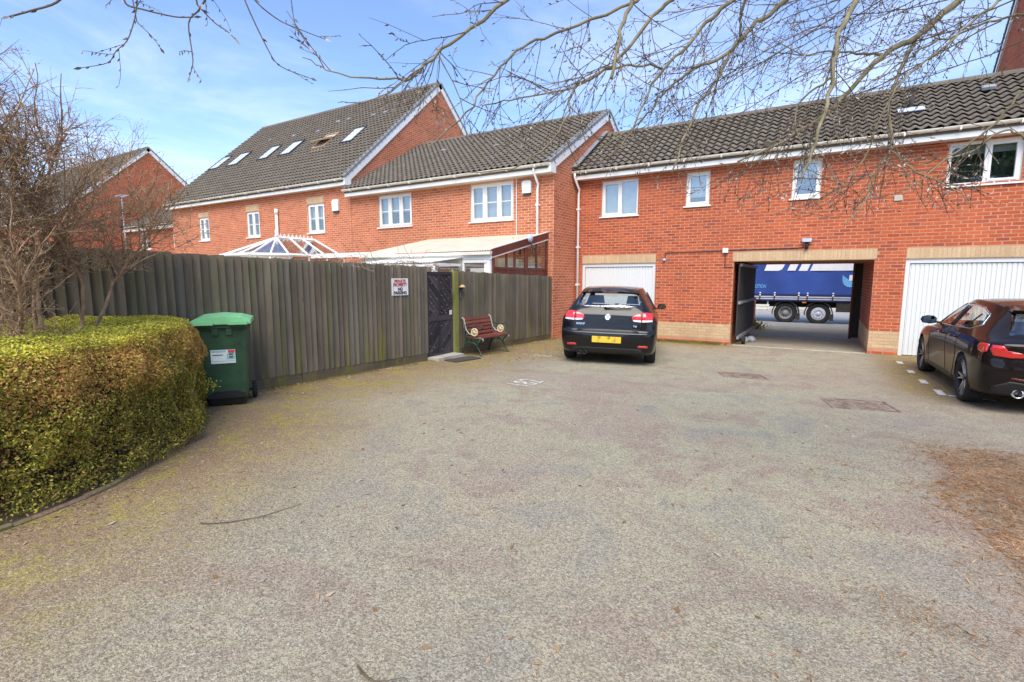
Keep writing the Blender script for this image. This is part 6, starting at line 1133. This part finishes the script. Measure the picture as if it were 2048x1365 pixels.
def twig_path(p, d, L, n, wob=.12, grav=0., up=0.):
    pts = [Vector(p)]; d = Vector(d).normalized()
    for i in range(n):
        d = (d+Vector((random.gauss(0, wob), random.gauss(0, wob), random.gauss(0, wob)-grav+up))).normalized(); pts.append(pts[-1]+d*(L/n))
    return pts
BUD = []
def bud_at(p, d, s):
    BUD.append((tuple(p), tuple(d), s))
def flush_buds(name, mat, parent):
    n = len(BUD)
    if not n: return
    Cc = np.array([q[0] for q in BUD]); D = np.array([q[1] for q in BUD]); D /= np.linalg.norm(D, axis=1, keepdims=True)+1e-9; Sz = np.array([q[2] for q in BUD])[:, None]; a = np.cross(D, rand_dirs(n)); a /= np.linalg.norm(a, axis=1, keepdims=True)+1e-9; b_ = np.cross(D, a)
    V = np.stack([Cc-D*Sz*.2, Cc+D*Sz*.8+a*Sz*.34, Cc+D*Sz*.8+(-.5*a+.87*b_)*Sz*.34, Cc+D*Sz*.8+(-.5*a-.87*b_)*Sz*.34, Cc+D*Sz*1.9], 1).reshape(-1, 3)
    F = (np.array([(0, 2, 1), (0, 3, 2), (0, 1, 3), (4, 1, 2), (4, 2, 3), (4, 3, 1)])[None]+(np.arange(n)*5)[:, None, None]).reshape(-1, 3)
    me = bpy.data.meshes.new(name); me.from_pydata(V.tolist(), [], F.tolist()); me.update(); stuff(put(name, me, mat, parent)); BUD.clear()
# bare shrub growing out of the hedge
sh = thing('bare_shrub', 'tall bare brown shrub with many stems growing up through the hedge', 'shrub', (-5.35, 1.45, gz(-5.3, 1.4)))
tw = MB()
def shrub_branch(p, d, L, r, lev):
    n = max(3, int(L/.09)); pts = twig_path(p, d, L, n, .11 if lev < 2 else .16, 0, .03 if lev < 2 else .0)
    if True:
        sl_ = random.uniform(-.30, .06)-(.32 if lev == 0 else 0)+.12; pts = [q for q in pts if (q.x+5.36)*.852+(q.y-1.42)*.524 < sl_+(.80 if q.z < 2.25 else .80-.62*(q.z-2.25))-.5*max(0, 1.7-q.z)]
        if len(pts) < 3: return
    if lev == 0: m = MB(); m.tube(pts, r, r*.45, 6); m.build('stem', 'shrub_bark', sh, True)
    else: tw.tube(pts, r, r*.4, 4 if lev == 1 else 3, False)
    if lev >= 2:
        for q, q2 in zip(pts[1:], pts[2:]+[pts[-1]+(pts[-1]-pts[-2])]):
            if random.random() < .75: bud_at(q, (q2-q)*.6+Vector(rand_dirs(1)[0])*.05, random.uniform(.006, .011))
    if lev < 3:
        k = {0: 22, 1: 9, 2: 4}[lev]
        for i in range(k):
            t = random.uniform(.50 if lev == 0 else .15, 1); j = min(len(pts)-2, int(t*(len(pts)-1))); q = pts[j]; dd = (pts[j+1]-pts[j]).normalized(); side_ = dd.cross(Vector(rand_dirs(1)[0])).normalized()
            nd = dd*(.55 if lev == 0 else .5)+side_*(.75 if lev == 0 else .85)+Vector((0, 0, .42 if lev == 0 else .25)); shrub_branch(q, nd, L*random.uniform(.16, .34) if lev == 0 else L*random.uniform(.3, .5), r*(.36 if lev == 0 else .55), lev+1)
for i in range(17):
    a = 2*math.pi*i/17+random.uniform(-.3, .3); rr_ = random.uniform(.03, .30); ln = random.uniform(.04, .40); bx_, by_ = -5.36+rr_*math.cos(a), 1.42+rr_*math.sin(a); rt = math.cos(a)*.852+math.sin(a)*.524; ln = min(ln, .22) if rt > .2 else ln; shrub_branch((bx_, by_, gz(bx_, by_)), (math.cos(a)*ln, math.sin(a)*ln, 1.05), random.uniform(.9, 1.1)*(2.62-.55*rt), random.uniform(.012, .022), 0)
stuff(tw.build('twigs', 'shrub_bark', sh)); flush_buds('buds', 'shrub_bud', sh)

# ------------------------------------------------------------------ willow overhead
wl_ = thing('willow_tree', 'willow tree reaching bare budding branches across the sky from the right', 'tree', (2.7, 4.3, gz(2.7, 4.3)))
m = MB(); m.tube([(2.75, 4.25, -.05), (2.72, 4.28, .6), (2.62, 4.36, 1.6), (2.60, 4.40, 2.6), (2.45, 4.45, 3.5)], .20, .13, 14); m.build('trunk', 'willow_bark', wl_, True)
BR = [
 (.034,.006,[(.79,5.79,4.01),(.63,5.57,3.82),(.49,5.37,3.63),(.27,5.12,3.46),(.09,4.88,3.19),(-.06,4.67,2.98),(-.23,4.46,2.81),(-.43,4.22,2.64),(-.59,4.01,2.54)], [(2.5,4.5,3.3),(1.9,5.2,4.3)]),
 (.018,.004,[(.49,5.41,3.64),(.41,5.21,3.4),(.33,5.01,3.13),(.32,4.85,2.89),(.34,4.71,2.65),(.24,4.51,2.45),(.2,4.34,2.26),(.08,4.12,2.07)], None),
 (.008,.003,[(.33,4.59,2.62),(.48,4.54,2.44),(.66,4.52,2.34),(.79,4.46,2.18)], None),
 (.014,.004,[(.28,5.16,3.47),(.13,5.25,3.54),(-.05,5.33,3.62),(-.33,5.35,3.67),(-.63,5.35,3.76)], None),
 (.006,.002,[(.24,4.39,2.43),(.09,4.21,2.35),(-.07,4.01,2.24),(-.12,3.89,2.14)], None),
 (.02,.006,[(.05,4.07,3.46),(-.03,3.87,3.21),(-.04,3.71,2.99),(-.05,3.55,2.76),(-.09,3.38,2.52),(-.12,3.21,2.33),(-.15,3.06,2.23)], [(2.5,4.4,3.4),(1.3,4.35,4.4),(.5,4.25,4.1)]),
 (.008,.003,[(-.05,3.63,2.88),(-.14,3.6,2.81),(-.22,3.59,2.72),(-.19,3.62,2.55),(-.15,3.69,2.5)], None),
 (.02,.004,[(-.37,4.32,3.68),(-.51,4.21,3.54),(-.62,4.12,3.42),(-.69,4.07,3.31),(-.85,3.95,3.22),(-.97,3.87,3.13),(-1.08,3.78,3.01),(-1.16,3.71,2.87),(-1.29,3.61,2.73),(-1.45,3.5,2.62)], [(2.5,4.4,3.4),(1.3,4.6,4.7),(.3,4.6,4.4)]),
 (.013,.005,[(-.69,4.07,3.31),(-.72,3.83,3.06),(-.79,3.58,2.81),(-.81,3.35,2.57),(-.82,3.14,2.34)], None),
 (.012,.01,[(-.3,3.9,4.1),(-.6,4.05,3.62),(-.63,4.08,3.55),(-.63,4.12,3.42)], None),
 (.016,.004,[(-.65,3.89,3.57),(-.79,3.76,3.41),(-.89,3.66,3.24),(-1.01,3.54,3.08),(-1.09,3.44,2.88),(-1.15,3.36,2.68),(-1.27,3.24,2.48)], [(2.45,4.4,3.5),(1.2,4.3,4.7),(.1,4.1,4.4)]),
 (.01,.004,[(-1.02,3.57,3.1),(-1.16,3.45,3.11),(-1.31,3.32,3.07),(-1.46,3.17,2.95),(-1.62,3.03,2.89),(-1.78,2.89,2.85),(-1.92,2.76,2.8)], None),
 (.014,.003,[(-.88,3.24,3.35),(-.96,3.19,3.29),(-1.05,3.11,3.13),(-1.14,3.03,2.99),(-1.25,2.95,2.9),(-1.34,2.89,2.84),(-1.38,2.84,2.65),(-1.45,2.77,2.5),(-1.63,2.64,2.36),(-1.85,2.5,2.34)], [(2.4,4.4,3.5),(1.1,3.9,4.6),(-.2,3.5,4.1)]),
 (.012,.009,[(-.94,2.7,3.13),(-.94,2.56,2.93),(-.93,2.41,2.66)], [(-.2,3.5,4.1),(-.7,3.0,3.7)]),
 (.012,.002,[(-1.54,2.46,3.19),(-1.72,2.28,2.98),(-1.85,2.14,2.82),(-1.9,2.05,2.72),(-2.03,1.93,2.73),(-2.18,1.81,2.75),(-2.27,1.72,2.8)], [(2.4,4.35,3.5),(.9,3.5,4.7),(-.6,2.9,4.1)]),
 (.005,.002,[(-1.82,2.11,2.8),(-1.94,1.98,2.66),(-2.04,1.87,2.59),(-2.11,1.79,2.58)], None),
 (.012,.003,[(-1.13,3.34,3.45),(-1.42,3.09,3.28),(-1.61,2.91,3.17),(-1.71,2.78,3.06),(-1.8,2.65,2.88),(-1.86,2.53,2.69),(-1.98,2.37,2.5),(-2.02,2.3,2.46)], [(2.45,4.4,3.5),(1.0,4.0,4.8),(-.4,3.6,4.2)]),
 (.004,.002,[(-1.85,2.23,2.94),(-1.73,2.32,2.61),(-1.71,2.37,2.45)], None),
 (.01,.003,[(1.01,4.9,3.47),(.8,4.77,3.42),(.53,4.58,3.3),(.34,4.44,3.15),(.17,4.32,3.02),(.08,4.25,2.94)], [(2.5,4.5,3.4),(1.6,4.9,3.7)]),
 (.01,.003,[(.76,4.26,3.35),(.62,4.13,3.21),(.46,3.99,3.03),(.3,3.84,2.85),(.21,3.74,2.64),(.13,3.63,2.39),(.02,3.51,2.22)], [(2.5,4.4,3.2),(1.5,4.4,3.7)]),
 (.008,.003,[(.88,3.96,2.48),(.79,3.98,2.55),(.65,3.93,2.43),(.5,3.9,2.4),(.39,3.88,2.38)], [(2.6,4.4,2.4),(1.6,4.2,2.5)]),
 (.009,.003,[(.86,3.88,2.75),(.78,3.86,2.65),(.7,3.83,2.53),(.57,3.79,2.43),(.42,3.72,2.27),(.34,3.71,2.19)], [(2.6,4.4,2.7),(1.6,4.1,3.0)]),
]
HANG = [(.005,.002,[(-2.32,.98,2.81),(-2.3,.98,2.74),(-2.25,1.01,2.72),(-2.14,1.07,2.69),(-2.08,1.11,2.69)]), (.005,.0015,[(-1.93,1.09,2.75),(-1.93,1.07,2.69),(-1.94,1.05,2.65),(-1.95,1.02,2.6),(-1.92,1.01,2.47),(-1.91,.99,2.41)]), (.003,.0015,[(-1.96,1.06,2.68),(-1.91,1.09,2.62),(-1.87,1.11,2.59),(-1.84,1.12,2.56)]), (.003,.0012,[(-2.09,.93,2.71),(-2.08,.92,2.65),(-2.07,.9,2.58),(-2.08,.88,2.52),(-2.09,.85,2.48),(-2.11,.83,2.44),(-2.17,.78,2.42)]),
 (.004,.0015,[(-2.04,1.28,2.87),(-2.02,1.28,2.8),(-1.94,1.31,2.62),(-1.89,1.33,2.55),(-1.78,1.38,2.5)]), (.004,.0015,[(-2.13,1.35,2.92),(-2.08,1.37,2.85),(-2.0,1.41,2.78),(-1.92,1.45,2.74),(-1.83,1.5,2.7)]), (.003,.0015,[(-2.07,1.51,2.98),(-2.05,1.51,2.91),(-2.03,1.51,2.81),(-1.97,1.53,2.71)]), (.005,.003,[(-2.21,.79,2.7),(-2.26,.76,2.64),(-2.33,.71,2.61),(-2.39,.67,2.59)]), (.002,.001,[(-2.09,.92,2.6),(-2.04,.94,2.55),(-2.01,.95,2.51)])]
tw = MB()
def grow_twigs(pts, dens, L0, r, lev, fr0=0.):
    tot = sum((b_-a).length for a, b_ in zip(pts, pts[1:])); n = int(tot*dens+random.random())
    for i in range(n):
        t = fr0+(1-fr0)*random.random(); d_ = t*tot; j = 0
        while j < len(pts)-2 and d_ > (pts[j+1]-pts[j]).length: d_ -= (pts[j+1]-pts[j]).length; j += 1
        q = pts[j]+(pts[j+1]-pts[j]).normalized()*d_; dd = (pts[j+1]-pts[j]).normalized(); sd_ = dd.cross(Vector(rand_dirs(1)[0])).normalized(); L = L0*random.uniform(.35, 1.25)
        if shown(q) == 0 and lev > 0: continue
        nd = dd*random.uniform(.4, 1.1)+sd_*random.uniform(.5, .9)+Vector((0, 0, -.12)); k = max(3, int(L/.07)); ps = twig_path(q, nd, L, k, .10, .02); zl = 2.12+.3*max(0, -(ps[-1].x+.5)); ps = [z_ for z_ in ps if z_.z > zl]
        if len(ps) < 3: continue
        tw.tube(ps, r, r*.45, 3, False)
        for a, b_ in zip(ps[1:], ps[2:]+[ps[-1]+(ps[-1]-ps[-2])]):
            if random.random() < .72: bud_at(a, (b_-a).normalized()*.8+Vector(rand_dirs(1)[0])*.6, random.uniform(.007, .0155))
        if lev < 2: grow_twigs(ps, 6.5 if lev == 0 else 4.5, L*.42, r*.66, lev+1, .2)
for r0, r1, pts, feed in BR:
    ps = [Vector(p) for p in smooth_line(pts, 4)]
    for k in range(1, len(ps)-1): ps[k] += Vector(rng.normal(0, .006, 3))
    m = MB()
    if feed: fp = [Vector(p) for p in smooth_line(feed+[pts[0]], 5)]; m.tube(fp, r0*1.5, r0*.84, 8, False)
    m.tube(ps, r0*.84, r1*.9, 8); m.build('branch', 'willow_bark', wl_, True)
    for a, b_ in zip(ps, ps[1:]):
        if r0 < .0125 and random.random() < .5: bud_at(a, (b_-a).normalized()+Vector(rand_dirs(1)[0])*.7, random.uniform(.006, .011))
    grow_twigs(ps, 12.5, .58, .0031, 0)
# extra fans of fine twigs high on the right
for i in range(30):
    q = Vector((random.uniform(-.2, 1.6), random.uniform(4.6, 6.2), random.uniform(3.7, 4.6))); ps = twig_path(q, (-.75, -.55, -.42), random.uniform(1.2, 2.2), 14, .06, .0); tw.tube(ps, .0055, .002, 4, False); grow_twigs(ps, 5.5, .40, .0028, 0)
stuff(tw.build('twigs', 'twig_bark', wl_)); flush_buds('buds', 'willow_bud', wl_)
m = MB(); lead = [Vector(p) for p in smooth_line([(2.4, 4.3, 3.5), (.9, 3.0, 5.0), (-.9, 1.7, 4.6), (-1.7, 1.2, 3.75), (-2.0, 1.1, 3.5), (-2.35, .9, 3.4)], 6)]; m.tube(lead, .03, .006, 8); m.build('branch', 'willow_bark', wl_, True)
tw = MB()
for r0, r1, pts in HANG:
    ps = [Vector(p) for p in smooth_line(pts, 4)]; top = min(lead, key=lambda q: (q-ps[0]).length); tw.tube([top, (top+ps[0])/2, ps[0]], r0, r0, 5, False); tw.tube(ps, r0*.8, r1, 5)
    for a, b_ in zip(ps[1::2], ps[2::2]+[ps[-1]]):
        d = (b_-a); d = d.normalized() if d.length > 1e-6 else Vector((0, 0, -1)); bud_at(a, d+Vector(rand_dirs(1)[0])*.55, random.uniform(.007, .015))
        if random.random() < .25: e = twig_path(a, d+Vector(rand_dirs(1)[0])*.9, random.uniform(.05, .13), 4, .1, .03); tw.tube(e, r1*.9, r1*.5, 4); [bud_at(q, d+Vector(rand_dirs(1)[0])*.4, .008) for q in e[1:]]
    bud_at(ps[-1], ps[-1]-ps[-2], .016)
stuff(tw.build('twigs', 'twig_bark', wl_)); flush_buds('buds', 'willow_bud', wl_)

# ------------------------------------------------------------------ climber over the long fence
cl = thing('climber', 'tangle of dead pale climber stems trailing over the fence top by the sign', 'climber', (-6.55, 6.6, 1.9)); tw = MB()
for i in range(130):
    y = random.uniform(5.0, 8.1); p = (-6.6+random.uniform(-.35, .02), y, 1.90+random.uniform(-.04, .10)); d = (random.uniform(-.5, .3), random.choice((-1, 1)), random.uniform(.0, .5)); tw.tube(twig_path(p, d, random.uniform(.3, .9), 8, .22, .06), .005, .002, 3, False)
for i in range(14): y = random.uniform(5.2, 7.2); tw.tube(twig_path((-6.47, y, 1.97), (.1, .1, -1), random.uniform(.05, .22), 4, .15), .004, .002, 3, False)
stuff(tw.build('stems', 'climber_bark', cl)); n = 500; P = np.c_[rng.uniform(-6.9, -6.5, n), rng.uniform(5.0, 8.0, n), 1.92+rng.normal(.03, .045, n)]; d = rand_dirs(n); a = np.cross(d, rand_dirs(n)); s = rng.uniform(.006, .016, (n, 1)); stuff(quads('dead_leaves', P, a*s, np.cross(d, a)*s*.6, 'litter_leaf', cl))

# ------------------------------------------------------------------ loose litter, chips, moss, pebbles on the yard
def scatter(name, P, size, mat, flat=.25, asp=.5, lift=.006):
    n = len(P); z = np.array([gz(*q) for q in P])+lift; C = np.c_[P, z]; th_ = rng.uniform(0, 6.28, n); tilt = rng.normal(0, flat, n); a = np.c_[np.cos(th_), np.sin(th_), tilt]; b_ = np.c_[-np.sin(th_), np.cos(th_), rng.normal(0, flat, n)]; s = size if np.ndim(size) else np.full(n, size); s = (s*rng.uniform(.5, 1.5, n))[:, None]; o = quads(name, C, a*s, b_*s*asp, mat); return stuff(o)
def ring(n, f): return np.array([f() for _ in range(n)])
def band_fence(n): y = rng.uniform(3.2, 13.8, n); return np.c_[-6.46+np.abs(rng.exponential(.16, n)), y]
def tagl(o, l, c_): tag(o, l, c_); return o
P = np.vstack([band_fence(900), np.c_[rng.uniform(-6.3, -4.4, 500), rng.uniform(12.0, 13.9, 500)], np.c_[rng.normal(-5.2, .5, 420), rng.normal(9.6, .9, 420)], np.c_[rng.uniform(-4.1, -2.2, 250), 14.0-rng.exponential(.18, 250)]]); P = P[(P[:, 0] > -6.45) & ~((P[:, 1] > 12.6) & (P[:, 0] < -6.4))]
tagl(scatter('fallen_leaves', P, .020, 'litter_leaf', .35), 'small pale fallen leaves gathered along the foot of the fence', 'leaves')
kp = KERB[rng.integers(6, len(KERB)-4, 420)]+np.c_[rng.exponential(.20, 420), rng.normal(0, .12, 420)]
P = np.vstack([np.c_[rng.uniform(-5, 2.5, 900), rng.uniform(1.0, 10, 900)], kp]); tagl(scatter('scattered_leaves', P, .012, 'litter_leaf', .3), 'tiny dry leaf scraps scattered over the open asphalt', 'leaves')
P = np.c_[rng.uniform(-5, 1.5, 260), rng.uniform(1.1, 7, 260)]; P = P[~((P[:, 0] < -3.8) & (P[:, 1] < 3))]; tagl(scatter('pale_leaf_scraps', P, .021, 'litter_leaf', .25, .6, .008), 'pale curled leaf scraps dotted over the asphalt nearer the camera', 'leaves')
hull = np.array([(.92, 6.35), (1.5, 6.75), (2.9, 6.6), (3.2, 2.6), (1.25, 2.9), (1.12, 3.75), (.98, 4.55), (.80, 5.2), (1.05, 5.7)])
def in_poly(P, poly):
    c_ = np.zeros(len(P), bool)
    for i in range(len(poly)):
        (x1, y1), (x2, y2) = poly[i-1], poly[i]; m_ = ((y1 > P[:, 1]) != (y2 > P[:, 1])) & (P[:, 0] < (x2-x1)*(P[:, 1]-y1)/((y2-y1) or 1e-9)+x1); c_ ^= m_
    return c_
P = np.c_[rng.uniform(.2, 3.3, 130000), rng.uniform(2.4, 7.2, 130000)]; Q0 = P; P = P+rng.normal(0, .22, P.shape)*(rng.random(len(P)) < .5)[:, None]; dn = np.array([noise.noise(Vector((a*1.6, e*1.6, 0))) for a, e in P]); P = Q0[in_poly(P, hull) & (dn > rng.normal(-.36, .16, len(P)))]
tagl(scatter('wood_chip_litter', P, rng.choice([.013, .021, .038], len(P), p=[.45, .4, .15]), 'wood_chip', .2, .10, .010), 'brown drift of wood chips and dead needles on the asphalt at right', 'wood chips')
P = []
for cx_, cy_, s, n in [(.15, 5.1, .22, 200), (.35, 4.3, .3, 260), (.45, 3.2, .16, 130), (.62, 3.05, .12, 90), (.3, 5.7, .15, 80), (-.15, 3.6, .2, 90), (.75, 2.3, .12, 90), (.35, 2.2, .1, 50), (1.1, 7.1, .2, 120), (.5, 2.75, .10, 60), (-1.0, 1.7, .1, 24), (-.5, 2.4, .14, 30), (.55, 2.15, .13, 260), (.28, 1.95, .12, 220), (.12, 1.75, .08, 120), (.7, 2.65, .12, 180), (.05, 2.35, .10, 120), (.62, 3.1, .10, 160), (.4, 3.25, .12, 160)]: P.append(np.c_[rng.normal(cx_, s, n), rng.normal(cy_, s*.7, n)])
tagl(scatter('loose_chips', np.vstack(P), rng.choice([.008, .014, .026], sum(map(len, P)), p=[.5, .38, .12]), 'wood_chip', .25, .12, .007), 'small loose patches of brown chips strewn nearer the camera', 'wood chips')
P = np.vstack([np.c_[rng.uniform(-5.5, 2.5, 4200), rng.uniform(.9, 9, 4200)], np.c_[rng.uniform(-2.6, 1.2, 2600), rng.uniform(.9, 3.2, 2600)]]); P = P[~((P[:, 0] < -3.9) & (P[:, 1] < 2.2))]; tagl(scatter('loose_grit', P, .0034, 'pebble', .5, .8, .003), 'pale grit and pinhead stones lying loose over the asphalt', 'grit')
def tufts(P, hgt, name, label, size=.012):
    n = len(P); z = np.array([gz(*q) for q in P]); C = np.c_[P, z+rng.uniform(0, 1, n)*hgt]; d = rand_dirs(n)+[0, 0, .6]; d /= np.linalg.norm(d, axis=1, keepdims=True); b_ = np.cross(d, rand_dirs(n)); s = rng.uniform(.5, 1.4, (n, 1))*size; tagl(stuff(quads(name, C, d*s, b_*s*.5, 'moss')), label, 'moss')
P = np.c_[rng.uniform(-4.05, -2.1, 9000), 14.12-np.abs(rng.normal(0, .22, 9000))]; dn = np.array([noise.noise(Vector((a*3, e*3, 2))) for a, e in P]); P = P[(dn > -.2)]; tufts(P, .05, 'moss', 'green moss growing along the foot of the brick between garage and passage')
y = rng.uniform(3.3, 13.6, 9000); P = np.c_[-6.47+np.abs(rng.normal(0, .10, 9000))+np.where(y > 12.7, .05, 0), y]; dn = np.array([noise.noise(Vector((a*3, e*1.5, 5))) for a, e in P]); P = P[dn > -.05]; tufts(P, .03, 'moss', 'yellow green moss in the angle between fence and asphalt', .009)
for i, (p, L, a, lb_, r) in enumerate([((-3.15, 1.50), .62, 34, 'long thin fallen twig lying curved on the asphalt near the hedge', .0035), ((.30, 2.26), .22, -30, 'short brown stick at the bottom right of the asphalt', .006), ((-1.55, 1.30), .22, -12, 'forked pale twig at the bottom left of the asphalt', .006), ((1.72, 6.15), .16, 60, 'short dark stick at the right edge beyond the wood chips', .012)]):
    q = Vector((p[0], p[1], gz(*p)+.012)); ps = [q]; ca = R(a)
    for k in range(8): ca += random.gauss(.05, .08); ps.append(ps[-1]+Vector((math.cos(ca), math.sin(ca), 0))*L/8); ps[-1].z = gz(ps[-1].x, ps[-1].y)+.008
    m = MB(); m.tube(ps, r, r*.4, 5); m.tube([ps[4], ps[4]+Vector((.05, .03, .004)), ps[4]+Vector((.09, .08, .0))], r*.6, r*.3, 4); tag(m.build('fallen_twig', 'twig_bark'), lb_, 'twig')
# low plant beyond the passage
pl2 = thing('verge_plant', 'yellow green weed at the foot of the pier beyond the passage', 'plant', (-2.0, 20.3, gz(-2, 20.3))); n = 260; P = np.array([-2.05, 20.3, gz(-2, 20.3)+.14])+rng.normal(0, 1, (n, 3))*[.16, .14, .09]; d = rand_dirs(n)+[0, 0, .5]; a = np.cross(d, rand_dirs(n)); s = .05; stuff(quads('foliage', P, d*s, a*s*.4, 'moss', pl2)); m = MB(); [m.tube(twig_path((-2.05, 20.3, gz(-2, 20.3)), (random.gauss(0, .5), random.gauss(0, .5), 1), .25, 4), .008, .004, 4) for _ in range(5)]; m.build('stem', 'moss', pl2)
"""plants behind the lean-to glass"""
for i, (x, y, z, s, lb_) in enumerate([(-7.0, 11.75, 2.3, .16, 'leafy green pot plant behind the lean-to glass beside the mullion'), (-6.95, 12.3, 2.32, .2, 'darker bushy pot plant behind the lean-to glass nearest the house')]):
    t = thing('pot_plant', lb_, 'plant', (x, y, z-.2)); m = MB(); m.lathe([(0, 0), (.07, 0), (.09, .12), (.08, .12), (.0, .1)], Fr((x, y, 2.125), (1, 0, 0), (0, 1, 0)), 14); m.build('pot', 'concrete', t, True); n = 260; P = np.array([x, y, z+.12])+rng.normal(0, 1, (n, 3))*s*[.5, .5, .7]; d = rand_dirs(n); a = np.cross(d, rand_dirs(n)); stuff(quads('foliage', P, d*.04, a*.025, 'foliage_green', t))

# the evergreen behind the camera that darkens the right window's reflection
ev = thing('evergreen_tree', 'dark evergreen tree behind the camera, seen only as a reflection in the right window', 'tree', (7.0, -9.5, gz(7, -6))); m = MB(); m.tube([(7, -9.5, -.1), (7, -9.5, 3), (7.05, -9.5, 9.5)], .22, .04, 10); m.build('trunk', 'willow_bark', ev, True)
n = 16000; hh = rng.uniform(0, 1, n)**.8; rad = (1-hh**2)*5.2*np.sqrt(rng.uniform(.25, 1, n)); an = rng.uniform(0, 6.283, n); P = np.c_[7+rad*np.cos(an), -9.5+rad*np.sin(an), 1.6+hh*8.6-rad*.25]; d = rand_dirs(n); a = np.cross(d, rand_dirs(n)); s = rng.uniform(.10, .24, (n, 1)); stuff(quads('crown', P, d*s, a*s*.5, 'foliage_green', ev))
